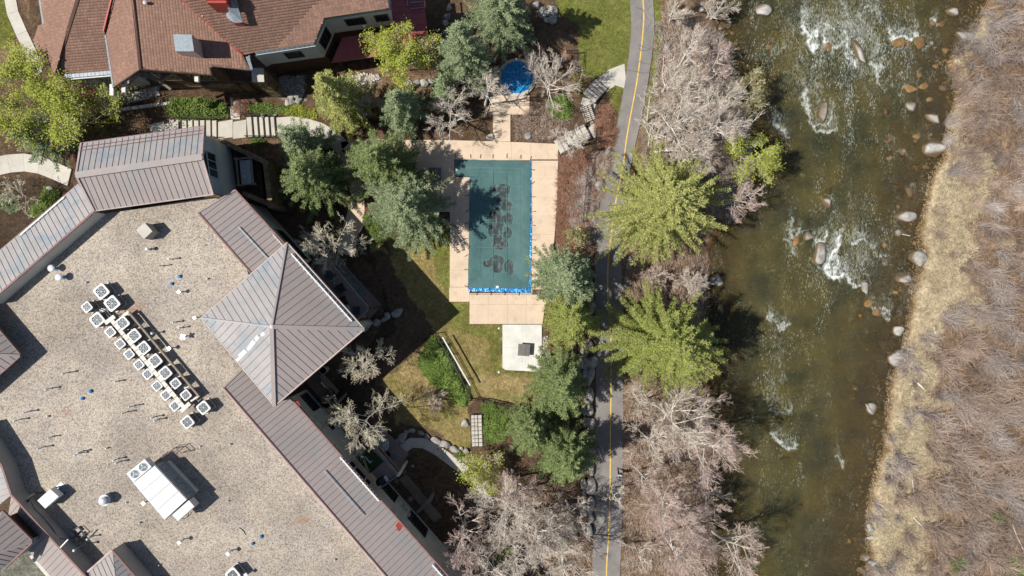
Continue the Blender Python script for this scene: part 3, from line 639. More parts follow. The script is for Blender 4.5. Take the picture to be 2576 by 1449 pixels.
for sline in seals:
    sp = resample([P(x, y, 0) for x, y in sline], .25); Lp, Rp = ribbon(sp, [rnd.uniform(.03, .07) for _ in sp]); bb = B()
    for i in range(len(sp) - 1): bb.poly([(p.x, p.y, .0795) for p in (Rp[i], Rp[i + 1], Lp[i + 1], Lp[i])])
    bb.make('crack_seal', MAT['seal'], path)
slab_path('garden_path', 'pale concrete walk curving through the north garden', [(694, 316), (745, 313), (795, 325), (835, 345), (864, 374)], 1.6, 1.5)
slab_path('garden_path', 'tan concrete walk under the spruces', [(852, 385), (882, 430), (900, 490), (895, 540), (880, 590), (868, 640)], [1.3, 1.35, 1.3, 1.7, 1.9, 1.6], 1.5, 'deck')
slab_path('garden_path', 'tan walk from the spruces to the pool deck', [(860, 372), (930, 362), (1000, 372)], 1.2, 1.5, 'deck')
slab_path('garden_path', 'pale walk at the left edge below the hall', [(-60, 440), (0, 430), (60, 418), (120, 420), (196, 452)], 1.75, 1.5, 'concrete', .17)
slab_path('garden_path', 'pale walk in the top left corner by the lawn', [(50, -60), (52, 0), (62, 50), (84, 100), (104, 140), (122, 200)], 1.15, 2.2)
slab_path('garden_path', 'concrete spur joining the cycle path', [(1574, 192), (1552, 190), (1532, 200), (1512, 218)], [2.6, 1.9, 1.6, 1.6], 1.3)
slab_path('garden_path', 'short landing between two flights of garden steps', [(1484, 250), (1478, 268)], 1.5, 1.2)
slab_path('garden_path', 'landing below the middle flight', [(1497, 300), (1500, 322), (1484, 338)], 1.2, 1.0)
slab_path('garden_path', 'curved pale walk beside the lower garden boulders', [(1008, 1132), (1040, 1112), (1075, 1118), (1110, 1140), (1140, 1162), (1172, 1185)], 1.05, 1.4)
slab_path('garden_path', 'stone landing below the yellow shrub', [(1195, 1225), (1225, 1270)], 1.6, 1.4, 'concrete')
# ------------------------------------------------------------------ flights of steps
def steps(label, A, Bp, w, n, z0, z1, mat='concrete', rail=True, railgap=True):
    """A top end, Bp bottom end, world xy"""
    root = thing('garden_steps', label, 'steps', (A.x, A.y, z0)); d = (Bp - A); L = d.length; d.normalize(); nrm = Vector((-d.y, d.x)); t = L / n
    for i in range(n):
        c = A + d * (t * (i + .5)); z = z0 + (z1 - z0) * (i + 1) / n + (z0 - z1) / n
        B().box(c, d, t / 2 - .004, w / 2, z - .30, z).make('tread', MAT[mat], root)
        B().box(c + d * (t / 2 - .035), d, .03, w / 2 - .01, z - .01, z + .004).make('riser_shade', MAT['wood_dark'], root)  # flat dark strip on each tread, drawn in place of the riser shadow
    if rail:
        for s in (-1, 1):
            rr = B(); a = A + nrm * s * (w / 2 + .05); b_ = Bp + nrm * s * (w / 2 + .05)
            rr.beam((a.x, a.y, z0 + .95), (b_.x, b_.y, z1 + .95), .05, .05); rr.beam((a.x, a.y, z0 + .5), (b_.x, b_.y, z1 + .5), .03, .03)
            for k in range(4):
                p = a.lerp(b_, k / 3); z = z0 + (z1 - z0) * k / 3; rr.beam((p.x, p.y, z - .2), (p.x, p.y, z + .95), .045, .045)
            rr.make('handrail', MAT['dark_metal'], root)
    return root
v2 = lambda x, y: P(x, y, 0).xy
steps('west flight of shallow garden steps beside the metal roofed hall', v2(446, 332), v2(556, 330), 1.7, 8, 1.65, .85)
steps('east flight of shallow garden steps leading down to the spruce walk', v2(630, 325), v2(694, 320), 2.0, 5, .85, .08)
root = bpy.data.objects.new('step_landing', None); link(root); tag(root, 'concrete landing between the two northern flights of steps', kind='structure')
for (a, b_) in (((558, 594)), ((595, 628))):
    q = [(a, 312), (b_, 306), (b_, 350), (a, 354)]; B().ext([(*v2(x, y), .87) for x, y in q][::-1], .6).make('slab', MAT['concrete'], root)
for yy in (0, 1):
    q = [(588, 250 + yy * 28), (612, 250 + yy * 28), (612, 277 + yy * 28), (590, 277 + yy * 28)]; B().ext([(*v2(x, y), .88 + .004 * (1 - yy)) for x, y in q][::-1], .6).make('slab', MAT['concrete'], root)
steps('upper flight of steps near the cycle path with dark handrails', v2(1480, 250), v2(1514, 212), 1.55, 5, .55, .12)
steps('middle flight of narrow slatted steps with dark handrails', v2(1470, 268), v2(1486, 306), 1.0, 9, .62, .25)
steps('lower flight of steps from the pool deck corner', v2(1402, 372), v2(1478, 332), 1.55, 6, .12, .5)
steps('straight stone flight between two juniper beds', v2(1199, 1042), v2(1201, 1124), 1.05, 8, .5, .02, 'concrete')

# ------------------------------------------------------------------ pool deck
deck = bpy.data.objects.new('pool_deck', None); link(deck); tag(deck, 'tan concrete pool deck', kind='structure')
DZ = .10
def slab(q, z=DZ, mat='deck', t=.16, parent=None, gap=.007):
    q = [P(x, y, z) for x, y in q]; c = sum(q, Vector((0, 0, 0))) / len(q)
    q = [c + (p - c) * (1 - gap / (p - c).length) for p in q]
    a = sum((q[i].x * q[(i + 1) % len(q)].y - q[(i + 1) % len(q)].x * q[i].y) for i in range(len(q)))
    if a < 0: q = q[::-1]
    return B().ext(q, t).make('slab', MAT[mat], parent or deck)
xsD = [1000, 1045, 1092, 1143, 1190, 1240, 1287, 1335, 1404]
top = [352, 352, 352, 353, 354, 355, 357, 359, 362]
for i in range(8):
    slab([(xsD[i], top[i]), (xsD[i + 1], top[i + 1]), (xsD[i + 1], 401 if i > 2 else 408), (xsD[i], 401 if i > 2 else 408)])
for i, (a, b_) in enumerate(((408, 445), (445, 487), (487, 533))):
    slab([(1045, a), (1095, a), (1095, b_), (1045, b_)])
    slab([(1095, a), (1143, a), (1143, b_), (1095, b_)])
ysr = [404, 450, 497, 543, 590, 637, 683, 728]
for i in range(7):
    xr = lambda y: np.interp(y, [362, 405, 500, 600, 640, 728], [1404, 1404, 1402, 1395, 1391, 1377])
    slab([(1338, ysr[i]), (xr(ysr[i]), ysr[i]), (xr(ysr[i + 1]), ysr[i + 1]), (1338, ysr[i + 1])])
ysl = [446, 487, 533, 582, 631, 680, 722]
for i in range(6):
    xl = lambda y: np.interp(y, [446, 533, 600, 758], [1143.5, 1143.5 if y < 534 else 1133, 1132, 1130])
    l0 = 1143.5 if ysl[i] < 530 else 1131.5
    slab([(l0, ysl[i]), (1180, ysl[i]), (1180, ysl[i + 1]), (l0, ysl[i + 1])])
xb = [1130, 1181, 1228, 1276, 1324, 1374]
for i in range(5):
    slab([(xb[i], 741 if i else 722.5), (xb[i + 1], 741 if i else 722.5), (xb[i + 1], 766 if i else 759), (xb[i], 766 if i else 759)])
    if i: slab([(xb[i], 766), (xb[i + 1] - (0 if i < 4 else 3), 766), (xb[i + 1] - (0 if i < 4 else 9), 815), (xb[i], 815)])
slab([(1240, 289), (1284, 289), (1284, 322), (1240, 322)]); slab([(1240, 322), (1284, 322), (1284, 356), (1240, 355)])
slab([(1233, 240), (1285, 240), (1285, 288), (1233, 288)]); slab([(1285, 240), (1332, 240), (1332, 288), (1285, 288)])
slab([(1205, 192), (1258, 184), (1262, 238), (1205, 238)], DZ)
# spa
spa = thing('spa', 'round spa under a glossy crumpled blue cover with a pale stone rim', 'hot tub', P(1300, 195, 0))
c = P(1300, 195, .2); bb = B(); N = 40
ring = [(c.x + math.cos(2 * math.pi * k / N) * r_, c.y + math.sin(2 * math.pi * k / N) * r_) for r_ in (1.95, 1.58) for k in range(N)]
bb.v = [(x, y, -.1) for x, y in ring] + [(x, y, .19) for x, y in ring]
for k in range(N):
    j = (k + 1) % N; bb.f += [(2 * N + k, 2 * N + j, 3 * N + j, 3 * N + k), (k, j, 2 * N + j, 2 * N + k), (N + j, N + k, 3 * N + k, 3 * N + j)]
bb.m = [0] * len(bb.f); bb.make('rim', MAT['concrete'], spa)
V = [(c.x, c.y, .22)]; F = []
for r_i in range(1, 15):
    for k in range(64):
        a = 2 * math.pi * k / 64; rr = 1.60 * r_i / 14; x, y = c.x + math.cos(a) * rr, c.y + math.sin(a) * rr
        V.append((x, y, .21 + .10 * float(vnoise(x * 1.2, y * 1.2, .33, 4)) * (1 - .8 * (r_i / 14) ** 4) + .05 * float(vnoise(x, y, .12, 6))))
for k in range(64): F.append((0, 1 + k, 1 + (k + 1) % 64))
for r_i in range(13):
    for k in range(64): a = 1 + r_i * 64 + k; b_ = 1 + r_i * 64 + (k + 1) % 64; F.append((a, a + 64, b_ + 64, b_))
mesh_obj('cover', V, F, MAT['bluecover'], spa, smooth=True)
# pool with safety cover
pool = thing('swimming_pool', 'swimming pool under a dark green safety cover with black puddle marks', 'swimming pool', P(1258, 570, 0))
m, nt, bs, out = _nodes('green_safety_cover'); MAT['cover'] = m
geo = nt.nodes.new('ShaderNodeNewGeometry')
cgrn = mixc(nt, (.040, .098, .098), (.066, .140, .138), noise_f(nt, .35, 5, .7))
cgrn = mixc(nt, cgrn, (.10, .24, .20), noise_f(nt, 1.0, 4, .7, .62, .9, stretch=(.5, 1.5, 1)))
at = nt.nodes.new('ShaderNodeAttribute'); at.attribute_name = 'zone'; sp = nt.nodes.new('ShaderNodeSeparateColor'); nt.links.new(at.outputs['Color'], sp.inputs[0])
mr = nt.nodes.new('ShaderNodeMapRange'); mr.inputs[1].default_value = .50; mr.inputs[2].default_value = .60
ad = nt.nodes.new('ShaderNodeMath'); ad.operation = 'ADD'; nn = noise_f(nt, 2.4, 5, .7, 0, 1); sb = nt.nodes.new('ShaderNodeMath'); sb.operation = 'MULTIPLY_ADD'; sb.inputs[1].default_value = .5; sb.inputs[2].default_value = -.25
nt.links.new(nn, sb.inputs[0]); nt.links.new(sb.outputs[0], ad.inputs[0]); nt.links.new(sp.outputs[0], ad.inputs[1]); nt.links.new(ad.outputs[0], mr.inputs[0])
stain = mixc(nt, (.022, .034, .036), (.16, .19, .19), noise_f(nt, 1.5, 5, .75, .48, .72, stretch=(2.2, 1.0, 1)))
rimv = nt.nodes.new('ShaderNodeMapRange'); rimv.inputs[1].default_value = .42; rimv.inputs[2].default_value = .50; nt.links.new(ad.outputs[0], rimv.inputs[0])
cgrn = mixc(nt, cgrn, (.075, .15, .145), rimv.outputs[0]); cgrn = mixc(nt, cgrn, stain, mr.outputs[0])
nt.links.new(cgrn, bs.inputs['Base Color']); bs.inputs['Roughness'].default_value = .55; bs.inputs['Specular IOR Level'].default_value = .3
cz = .16; gx = np.arange(1144, 1335.6, 1.6); gy = np.arange(400, 725, 1.6); GX, GY = np.meshgrid(gx, gy)
GX2 = GX + 0; W_ = P(0, 0, cz); s = KPX * (1 - cz / CAM_H)
left = np.interp(GY, [400, 444, 446, 500, 560, 640, 724], [1144, 1144, 1182, 1181, 1180, 1178.5, 1176.5]); right = np.interp(GY, [400, 480, 560, 650, 724], [1335, 1335, 1334, 1331.5, 1330])
topy = 400 + 3.2 * np.abs(np.sin(GX / 16.5)) * .4 + (GX - 1144) * .02
ST = [(1243,476,12,11),(1268,476,15,14),(1262,500,17,14),(1274,518,14,13),(1238,548,9,20),(1252,545,11,22),(1278,550,12,15),(1252,575,22,22),(1240,580,12,15),(1275,585,12,14),(1260,570,10,26),(1256,612,19,16),(1268,615,10,9),(1228,663,12,9),(1250,655,17,13),(1252,672,12,14),(1280,670,11,16),(1284,682,8,8)]
stv = np.zeros_like(GX)
for (a, b_, rx, ry) in ST: stv = np.maximum(stv, np.exp(-(((GX - a) / rx / 1.12) ** 2 + ((GY - b_) / ry / 1.12) ** 2) ** 1.4 * .69))
hole = np.exp(-(((GX - 1268) / 5) ** 2 + ((GY - 478) / 7) ** 2)) + np.exp(-(((GX - 1266) / 6) ** 2 + ((GY - 575) / 15) ** 2)) + np.exp(-(((GX - 1257) / 5) ** 2 + ((GY - 613) / 5) ** 2))
stv = stv - .45 * hole
edge = np.minimum(np.minimum(GX - left, right - GX), np.minimum(GY - 400, 724 - GY))
zz = cz - .10 * sstep(4, 40, edge) - .05 * np.clip(stv, 0, 1) + .012 * (vnoise(GX, GY, 9, 3) - .5)
okc = ((GX >= left - .8) & (GX <= right + .8) & (GY >= topy - 2))
GXc = np.clip(GX, left, right); GYc = np.maximum(GY, topy)
V = np.stack([(GXc - 1288) * s, -(GYc - 724.5) * s, zz], -1).reshape(-1, 3); ny_, nx_ = GX.shape; idx = np.arange(ny_ * nx_).reshape(ny_, nx_)
F = np.stack([idx[1:, :-1], idx[1:, 1:], idx[:-1, 1:], idx[:-1, :-1]], -1).reshape(-1, 4); oc = okc.ravel(); F = F[oc[F].all(1)]
used = np.unique(F); rm = np.full(len(V), -1); rm[used] = np.arange(len(used)); cc = np.zeros((len(V), 4)); cc[:, 0] = stv.ravel(); cc[:, 3] = 1
np_mesh('safety_cover', V[used], rm[F], MAT['cover'], pool, col=cc[used], smooth=True)
bb = B()
for (x0, y0, x1, y1) in [(1182, y, 1333, y + 1) for y in (432, 468, 499, 530, 560, 590, 622, 654, 686)] + [(x, 404, x + .5, 722) for x in (1206, 1240, 1274, 1308)] + [(1146, 421, 1333, 424)]:
    a = P(x0, y0, .115); b_ = P(x1, y1, .115); bb.beam(a, b_, .035, .008)
MAT['strap'] = M('green_webbing', (.09, .20, .17), .7); bb.make('webbing', MAT['strap'], pool)
# blue winter tarp showing along two edges
def crumple(name, quadD, nu, nv, z, amp, parent, mat):
    V, F = [], []
    for j in range(nv + 1):
        for i in range(nu + 1):
            u, v = i / nu, j / nv; a = Vector(quadD[0]).lerp(Vector(quadD[1]), u); b_ = Vector(quadD[3]).lerp(Vector(quadD[2]), u); q = a.lerp(b_, v)
            zz_ = z + amp * (float(vnoise(q.x, q.y, 6, 2)) - .3) + amp * .7 * float(vnoise(q.x, q.y, 2.5, 12)); q.x += 1.2 * (float(vnoise(q.y, q.x, 9, 7)) - .5); V.append(P(q.x, q.y, zz_))
    for j in range(nv):
        for i in range(nu): a = j * (nu + 1) + i; F.append((a, a + nu + 1, a + nu + 2, a + 1))
    return mesh_obj(name, V, F, mat, parent, smooth=False)
crumple('blue_tarp', [(1334, 404), (1337.5, 404), (1338.5, 560), (1332, 560)], 5, 90, .10, .05, pool, MAT['bluecover'])
crumple('blue_tarp', [(1332, 560), (1338.5, 560), (1335.5, 736), (1328, 736)], 5, 110, .10, .06, pool, MAT['bluecover'])
crumple('blue_tarp', [(1178, 724), (1330, 726), (1331, 737), (1178, 733)], 110, 6, .08, .06, pool, MAT['bluecover'])
# basin walls under the cover
bb = B()
for (a, b_) in (((1181, 447), (1179, 737)), ((1338, 404), (1338, 737)), ((1144, 402), (1336, 402)), ((1179, 739), (1338, 739))):
    bb.beam(P(*a, .0), P(*b_, .0), .10, .16)
bb.make('coping', MAT['deck'], pool)
anch = [(1146,398,0,-1),(1184,398,0,-1),(1208,398,.2,-1),(1240,398,0,-1),(1275,398,0,-1),(1310,399,0,-1),(1334,402,.3,-1),(1336,427,1,0),(1337,463,.8,-.6),(1337,495,1,0),(1338,532,1,0),(1338,567,1,0),(1338,603,1,.1),(1338,638,1,0),
 (1180,457,-1,.1),(1180,492,-1,0),(1180,527,-1,.6),(1180,560,-1,.2),(1179,600,-1,0),(1179,640,-1,.5),(1178,678,-1,0),(1200,733,0,1),(1235,733,0,1),(1270,733,0,1),(1306,733,0,1),(1146,444,0,1),(1178,722,-1,-.3)]
for (x, y, dx, dy) in anch:
    p = P(x, y, .15); d = Vector((dx, -dy, 0)).normalized(); e = p + d * .36; bb = B(); bb.beam(p, e, .05, .012); bb.lathe(e - Vector((0, 0, .04)), [(.03, 0), (.035, .03), (.02, .05)], 8)
    e2 = e + Vector((rnd.uniform(-.12, .12), rnd.uniform(-.12, .12), 0)); bb.beam(e, e2, .02, .02); bb.make('anchor_strap', MAT['black'], pool)
for (x, y, w_, h_, lab) in ((1149, 426, 4, 6, 0), (1251, 722, 7, 6, 0)):
    B().box(P(x, y, .2), (1, 0), w_ * KPX / 2, h_ * KPX / 2, .14, .185).make('depth_label', MAT['white'], pool)
tag(B().lathe(P(1337, 450, .1), [(.12, 0), (.14, .02), (.10, .045)], 20).make('skimmer_lid', MAT['white']), 'round white skimmer lid on the deck right of the pool', 'lid')
# fire table pad
pad = bpy.data.objects.new('patio_pad', None); link(pad); tag(pad, 'white concrete pad below the pool deck', kind='structure')
for q in ([(1264, 816.5), (1314, 816.5), (1314, 875), (1264, 875)], [(1314, 816.5), (1363, 816.5), (1363, 875), (1314, 875)], [(1264, 875), (1314, 875), (1314, 933), (1272, 931), (1264, 925)], [(1314, 875), (1363, 875), (1362, 936), (1314, 933)]):
    slab(q, .10, 'white_concrete', parent=pad, gap=.006)
ft = thing('fire_table', 'square weathered wooden table cover standing on the white concrete pad', 'table', P(1320, 880, .1))
u = (P(1334, 866, 0) - P(1305, 864, 0)).xy.normalized(); c = P(1318, 880.5, .72)
for k in range(7):
    o_ = (k - 3) * .172; cc_ = Vector((c.x, c.y)) + Vector((-u.y, u.x)) * 0 + u * o_
    B().box(cc_, u, .082, .60, .66, .72).make('plank', MAT['plank'], ft)
B().box(Vector((c.x, c.y)) + u * .05, u, .48, .48, .10, .655).make('base', MAT['wood_grey'], ft)
ob = B().lathe((c.x, c.y, .72), [(.03, 0), (.03, .03), (.0, .035)], 8).make('knob', MAT['black'], ft)

# ------------------------------------------------------------------ plane helpers
class Plane:
    def __init__(s, p0, p1, p2):
        s.o = Vector(p0); s.n = (Vector(p1) - s.o).cross(Vector(p2) - s.o).normalized()
        if s.n.z < 0: s.n = -s.n
    def at(s, dx, dy):            # the point of the plane seen at photo pixel (dx, dy)
        c = Vector((0, 0, CAM_H)); d = P(dx, dy, 0) - c; t = (s.o - c).dot(s.n) / d.dot(s.n); return c + d * t
def clip(poly, axis, lo, hi):
    for sgn, lim in ((1, lo), (-1, -hi)):
        out = []
        for i in range(len(poly)):
            a, b = poly[i], poly[(i + 1) % len(poly)]; da, db = sgn * a[axis] - lim, sgn * b[axis] - lim
            if da >= 0: out.append(a)
            if da * db < 0: t = da / (da - db); out.append(tuple(a[k] + (b[k] - a[k]) * t for k in range(2)))
        poly = out
        if not poly: return []
    return poly
def uvframe(pts, n, udir):
    u = Vector(udir); u = (u - n * u.dot(n)).normalized(); v = n.cross(u); return Vector(pts[0]), u, v
def metal_plane(root, pts, w=.5, e0=0, e1=1, mat='metal_roof', cap=True, name='roof_panel', rib=.035, seammat='seam'):
    """pts world polygon in one plane; eave runs from pts[e0] to pts[e1]; seams at right angles to it"""
    pts = [Vector(p) for p in pts]
    nrm = Vector((0, 0, 0))
    for i in range(len(pts)): nrm += pts[i].cross(pts[(i + 1) % len(pts)])
    nrm.normalize()
    if nrm.z < 0: nrm = -nrm
    o, u, v = uvframe(pts, nrm, pts[e1] - pts[e0])
    uv = [((p - o).dot(u), (p - o).dot(v)) for p in pts]; u0, u1 = min(a[0] for a in uv), max(a[0] for a in uv); n = max(1, round((u1 - u0) / w)); w = (u1 - u0) / n
    W3 = lambda a, h: o + u * a[0] + v * a[1] + nrm * h
    for i in range(n):
        q = clip(uv, 0, u0 + i * w, u0 + (i + 1) * w)
        if len(q) < 3: continue
        ar = .5 * sum(q[k][0] * q[(k + 1) % len(q)][1] - q[(k + 1) % len(q)][0] * q[k][1] for k in range(len(q)))
        if abs(ar) < .02: continue
        if ar < 0: q = q[::-1]
        bb = B(); bb.prism([W3(a, -.05) for a in q], [W3(a, 0) for a in q])
        x = u0 + (i + 1) * w; r = clip(uv, 0, x - .02, x + .02)
        if len(r) >= 3 and i < n - 1:
            v0, v1 = min(a[1] for a in r) + .03, max(a[1] for a in r) - .08
            if v1 - v0 > .15:
                q2 = [(x - .012, v0), (x + .012, v0), (x + .012, v1), (x - .012, v1)]
                bb.prism([W3(a, -.01) for a in q2], [W3(a, rib) for a in q2], 1)
        bb.make(name, [MAT[mat], MAT[seammat]], root)
def bar(root, name, pts, w, h, mat, lift=0):
    bb = B()
    for i in range(len(pts) - 1): bb.beam(Vector(pts[i]) + Vector((0, 0, lift)), Vector(pts[i + 1]) + Vector((0, 0, lift)), w, h)
    return bb.make(name, MAT[mat], root)
def inset(A, Bp, d):     # shift a line horizontally to its right-hand side by d
    A, Bp = Vector(A), Vector(Bp); t = (Bp - A).xy.normalized(); n = Vector((t.y, -t.x)); s = Vector((n.x * d, n.y * d, 0)); return A + s, Bp + s
def wall(root, A, Bp, z0, z1, mat, t=.25, name='wall', side=1):
    """A,Bp xy; outer face on the line, thickness to the right (side=1)"""
    A, Bp = Vector((A[0], A[1])), Vector((Bp[0], Bp[1])); d = (Bp - A).normalized(); n = Vector((d.y, -d.x)) * side * t
    q = [A, Bp, Bp + n, A + n]
    if side == 1: q = q[::-1]
    return B().prism([(p.x, p.y, z0) for p in q], [(p.x, p.y, z1) for p in q]).make(name, MAT[mat] if isinstance(mat, str) else mat, root)
def window(root, A, Bp, t0, t1, z0, z1, side=1, frame='dark_metal', mull=2, proud=.05):
    A, Bp = Vector((A[0], A[1])), Vector((Bp[0], Bp[1])); d = (Bp - A).normalized(); n = -Vector((d.y, -d.x)) * side
    a = A.lerp(Bp, t0); b_ = A.lerp(Bp, t1); bb = B(); f = .07
    P3 = lambda p, z, o_: Vector((p.x + n.x * o_, p.y + n.y * o_, z))
    for (p, q, za, zb) in ((a, b_, z0, z0), (a, b_, z1, z1), (a, a, z0, z1), (b_, b_, z0, z1)):
        bb.beam(P3(p, za, proud / 2), P3(q, zb, proud / 2), f, proud + .06)
    for k in range(1, mull + 1):
        p = a.lerp(b_, k / (mull + 1)); bb.beam(P3(p, z0, proud / 2), P3(p, z1, proud / 2), .05, proud)
    w_ = bb.make('window', MAT[frame], root)
    q = [P3(a, z0, .0), P3(b_, z0, .0), P3(b_, z1, .0), P3(a, z1, .0)]; q2 = [p + Vector((n.x, n.y, 0)) * .018 for p in q]
    B().prism(q, q2).make('pane', MAT['glass'], w_)
    return w_
def stone_wall(root, A, Bp, z0, z1, t=.35, side=1, name='stone', bl=.55, bh=.30, mat='stone', cap=None):
    A, Bp = Vector((A[0], A[1])), Vector((Bp[0], Bp[1])); d = (Bp - A); L = d.length; d.normalize(); n = Vector((d.y, -d.x)) * side
    z = z0; row = 0
    core = [A + n * .04, Bp + n * .04, Bp + n * (t - .04), A + n * (t - .04)]
    if side == 1: core = core[::-1]
    w_ = B().prism([(p.x, p.y, z0) for p in core], [(p.x, p.y, z1 - .03) for p in core]).make('stone_wall', MAT['mulch_pot'], root)
    nr = max(1, round((z1 - z0) / bh)); bh = (z1 - z0) / nr
    for r_ in range(nr):
        x = 0
        while x < L - .05:
            l = min(bl * rnd.uniform(.6, 1.4), L - x); o_ = rnd.uniform(0, .03)
            q = [A + d * (x + .012) - n * o_, A + d * (x + l - .012) - n * o_, A + d * (x + l - .012) + n * (t + o_), A + d * (x + .012) + n * (t + o_)]
            if side == 1: q = q[::-1]
            B().prism([(p.x, p.y, z0 + r_ * bh + .012) for p in q], [(p.x, p.y, z0 + (r_ + 1) * bh + rnd.uniform(-.012, .006)) for p in q]).make(name, MAT[mat], w_); x += l
    return w_

# ================================================================== the lodge with the gravel roof
G = 8.2
lodge = thing('lodge', 'large lodge with a flat pebble roof edged by mauve standing seam metal roofs', 'building', (-28, -4, 0))
m, nt, bs, out = _nodes('roof_gravel'); MAT['gravel'] = m
pb = noise_f(nt, 11.0, kind='cell'); sp = nt.nodes.new('ShaderNodeSeparateColor'); nt.links.new(pb, sp.inputs[0])
c = mixc(nt, (.10, .088, .08), (.585, .535, .465), sp.outputs[0]); c = mixc(nt, c, (.50, .40, .30), noise_f(nt, 5.5, 3, .8, .5, .62))
c = mixc(nt, c, (.295, .265, .232), .38); c = mixc(nt, c, mixc(nt, (.80, .79, .78), (1.03, 1.03, 1.03), noise_f(nt, .10, 5, .65, .38, .55)), 1.0, 'MULTIPLY'); c = mixc(nt, c, mixc(nt, (.88, .87, .88), (1.06, 1.04, 1), noise_f(nt, .25, 4, .6, .4, .6)), 1.0, 'MULTIPLY')
c = mixc(nt, c, (.30, .16, .10), noise_f(nt, .16, 4, .6, .66, .8)); vo = nt.nodes.new('ShaderNodeMix')
nt.links.new(c, bs.inputs['Base Color']); bs.inputs['Roughness'].default_value = .95; bs.inputs['Specular IOR Level'].default_value = .1
bn = nt.nodes.new('ShaderNodeBump'); bn.inputs['Strength'].default_value = .6; bn.inputs['Distance'].default_value = .04; nt.links.new(noise_f(nt, 9, 3, .6, .2, .8), bn.inputs['Height']); nt.links.new(bn.outputs[0], bs.inputs['Normal'])
gp = PL([(-420, 700), (-60, 790), (237, 540), (300, 532), (536, 495), (557, 505), (625, 690), (700, 700), (690, 900), (640, 965), (574, 984), (972, 1449), (1075, 1569), (1000, 1900), (600, 1900), (330, 1577), (211, 1446), (29, 1247), (5, 1173), (-60, 1072), (-420, 1072)], G)
B().ext(gp[::-1], .4).make('gravel_roof', m, lodge)

def strip(inner, outer, zi, zo, w=.5, mat='metal_roof', wallz=G, wallmat='stucco_tan', topcap=True):
    """inner/outer 2-point lists of photo pixels"""
    a, b_ = P(*inner[0], zi), P(*inner[1], zi); c_, d_ = P(*outer[1], zo), P(*outer[0], zo)
    metal_plane(lodge, [d_, c_, b_, a], w, 0, 1, mat)
    bar(lodge, 'ridge_trim', [a, b_], .16, .06, 'fascia', .03)
    bar(lodge, 'gutter', [d_ - Vector((0, 0, .06)), c_ - Vector((0, 0, .06))], .14, .12, 'fascia')
    return a, b_, c_, d_
# north-west mansard strip
a, b_, c_, d_ = strip([(-28, 762), (237.5, 532)], [(-60, 681), (197.5, 462)], 9.8, 8.5, .52, 'metal_roof_grey')
wall(lodge, a, b_, G - .2, 9.77, 'stucco', .12, 'parapet_wall', side=1)
A_, B_ = inset(d_, c_, .7); wall(lodge, A_, B_, 0, 8.4, 'stucco', .3, side=1)
# north hall gable roof
ze, zr = 9.9, 11.4
N1, N2, R1, R2, S1, S2 = P(205, 360, ze), P(512.5, 317.5, ze), P(192, 441, zr), P(508.75, 394.75, zr), P(237.5, 530, ze), P(536, 488.5, ze)
metal_plane(lodge, [N1, N2, R2, R1], .52, 0, 1, 'metal_roof_grey'); metal_plane(lodge, [S1, S2, R2, R1], .52, 0, 1)
bar(lodge, 'ridge_cap', [R1, R2], .55, .07, 'metal_roof', .06)
for q in ((N1, R1), (R1, S1), (N2, R2), (R2, S2)): bar(lodge, 'barge_trim', q, .16, .14, 'trim', .03)
bar(lodge, 'gutter', [N1 - Vector((0, 0, .06)), N2 - Vector((0, 0, .06))], .14, .12, 'fascia'); bar(lodge, 'gutter', [S1 - Vector((0, 0, .06)), S2 - Vector((0, 0, .06))], .14, .12, 'trim')
for f_ in (.13, .24):
    bar(lodge, 'snow_rail', [N1.lerp(R1, f_), N2.lerp(R2, f_)], .05, .09, 'fascia', .09)
e1, e2 = N1.lerp(S1, .07), N2.lerp(S2, .07); e3, e4 = N1.lerp(S1, .93), N2.lerp(S2, .93)
wx_ = (N2 - N1).normalized() * -.55
e2i, e4i = e2 + wx_, e4 + wx_
B().prism([(e2i.x, e2i.y, 6.3), (e4i.x, e4i.y, 6.3), (e4i.x - .3, e4i.y, 6.3), (e2i.x - .3, e2i.y, 6.3)][::-1], [(e2i.x, e2i.y, 9.75), (e4i.x, e4i.y, 9.75), (e4i.x - .3, e4i.y, 9.75), (e2i.x - .3, e2i.y, 9.75)][::-1]).make('gable_wall', MAT['siding'], lodge)
mid = e2i.lerp(e4i, .5); B().prism([(e2i.x, e2i.y, 9.75), (e4i.x, e4i.y, 9.75), (mid.x, mid.y, 11.2)], [(e2i.x - .3, e2i.y, 9.75), (e4i.x - .3, e4i.y, 9.75), (mid.x - .3, mid.y, 11.2)]).make('gable_wall', MAT['siding'], lodge)
wall(lodge, e2i, e4i, 0, 6.3, 'stucco', .3, side=1)
wall(lodge, e1, e2i, 0, ze, 'stucco', .3, side=1); wall(lodge, e3, e4i, G - .2, ze - .1, 'stucco_tan', .2, 'parapet_wall', side=-1)
wn_ = window(lodge, e2i, e4i, .28, .72, 7.0, 8.9, side=1, frame='siding', mull=2, proud=.08)
# arched head over the big east window
bb = B(); pa = []
for k in range(17):
    a_ = math.pi * k / 16; q = e2i.lerp(e4i, .5 - .22 * math.cos(a_)); pa.append((q.x + .06, q.y, 8.9 + .85 * math.sin(a_)))
bb.tube(pa, .06, 6); bb.make('arched_frame', MAT['siding'], lodge)
B().prism([(p[0] - .05, p[1], p[2]) for p in pa], [(p[0] - .02, p[1], p[2]) for p in pa]).make('arched_pane', MAT['glass'], lodge)
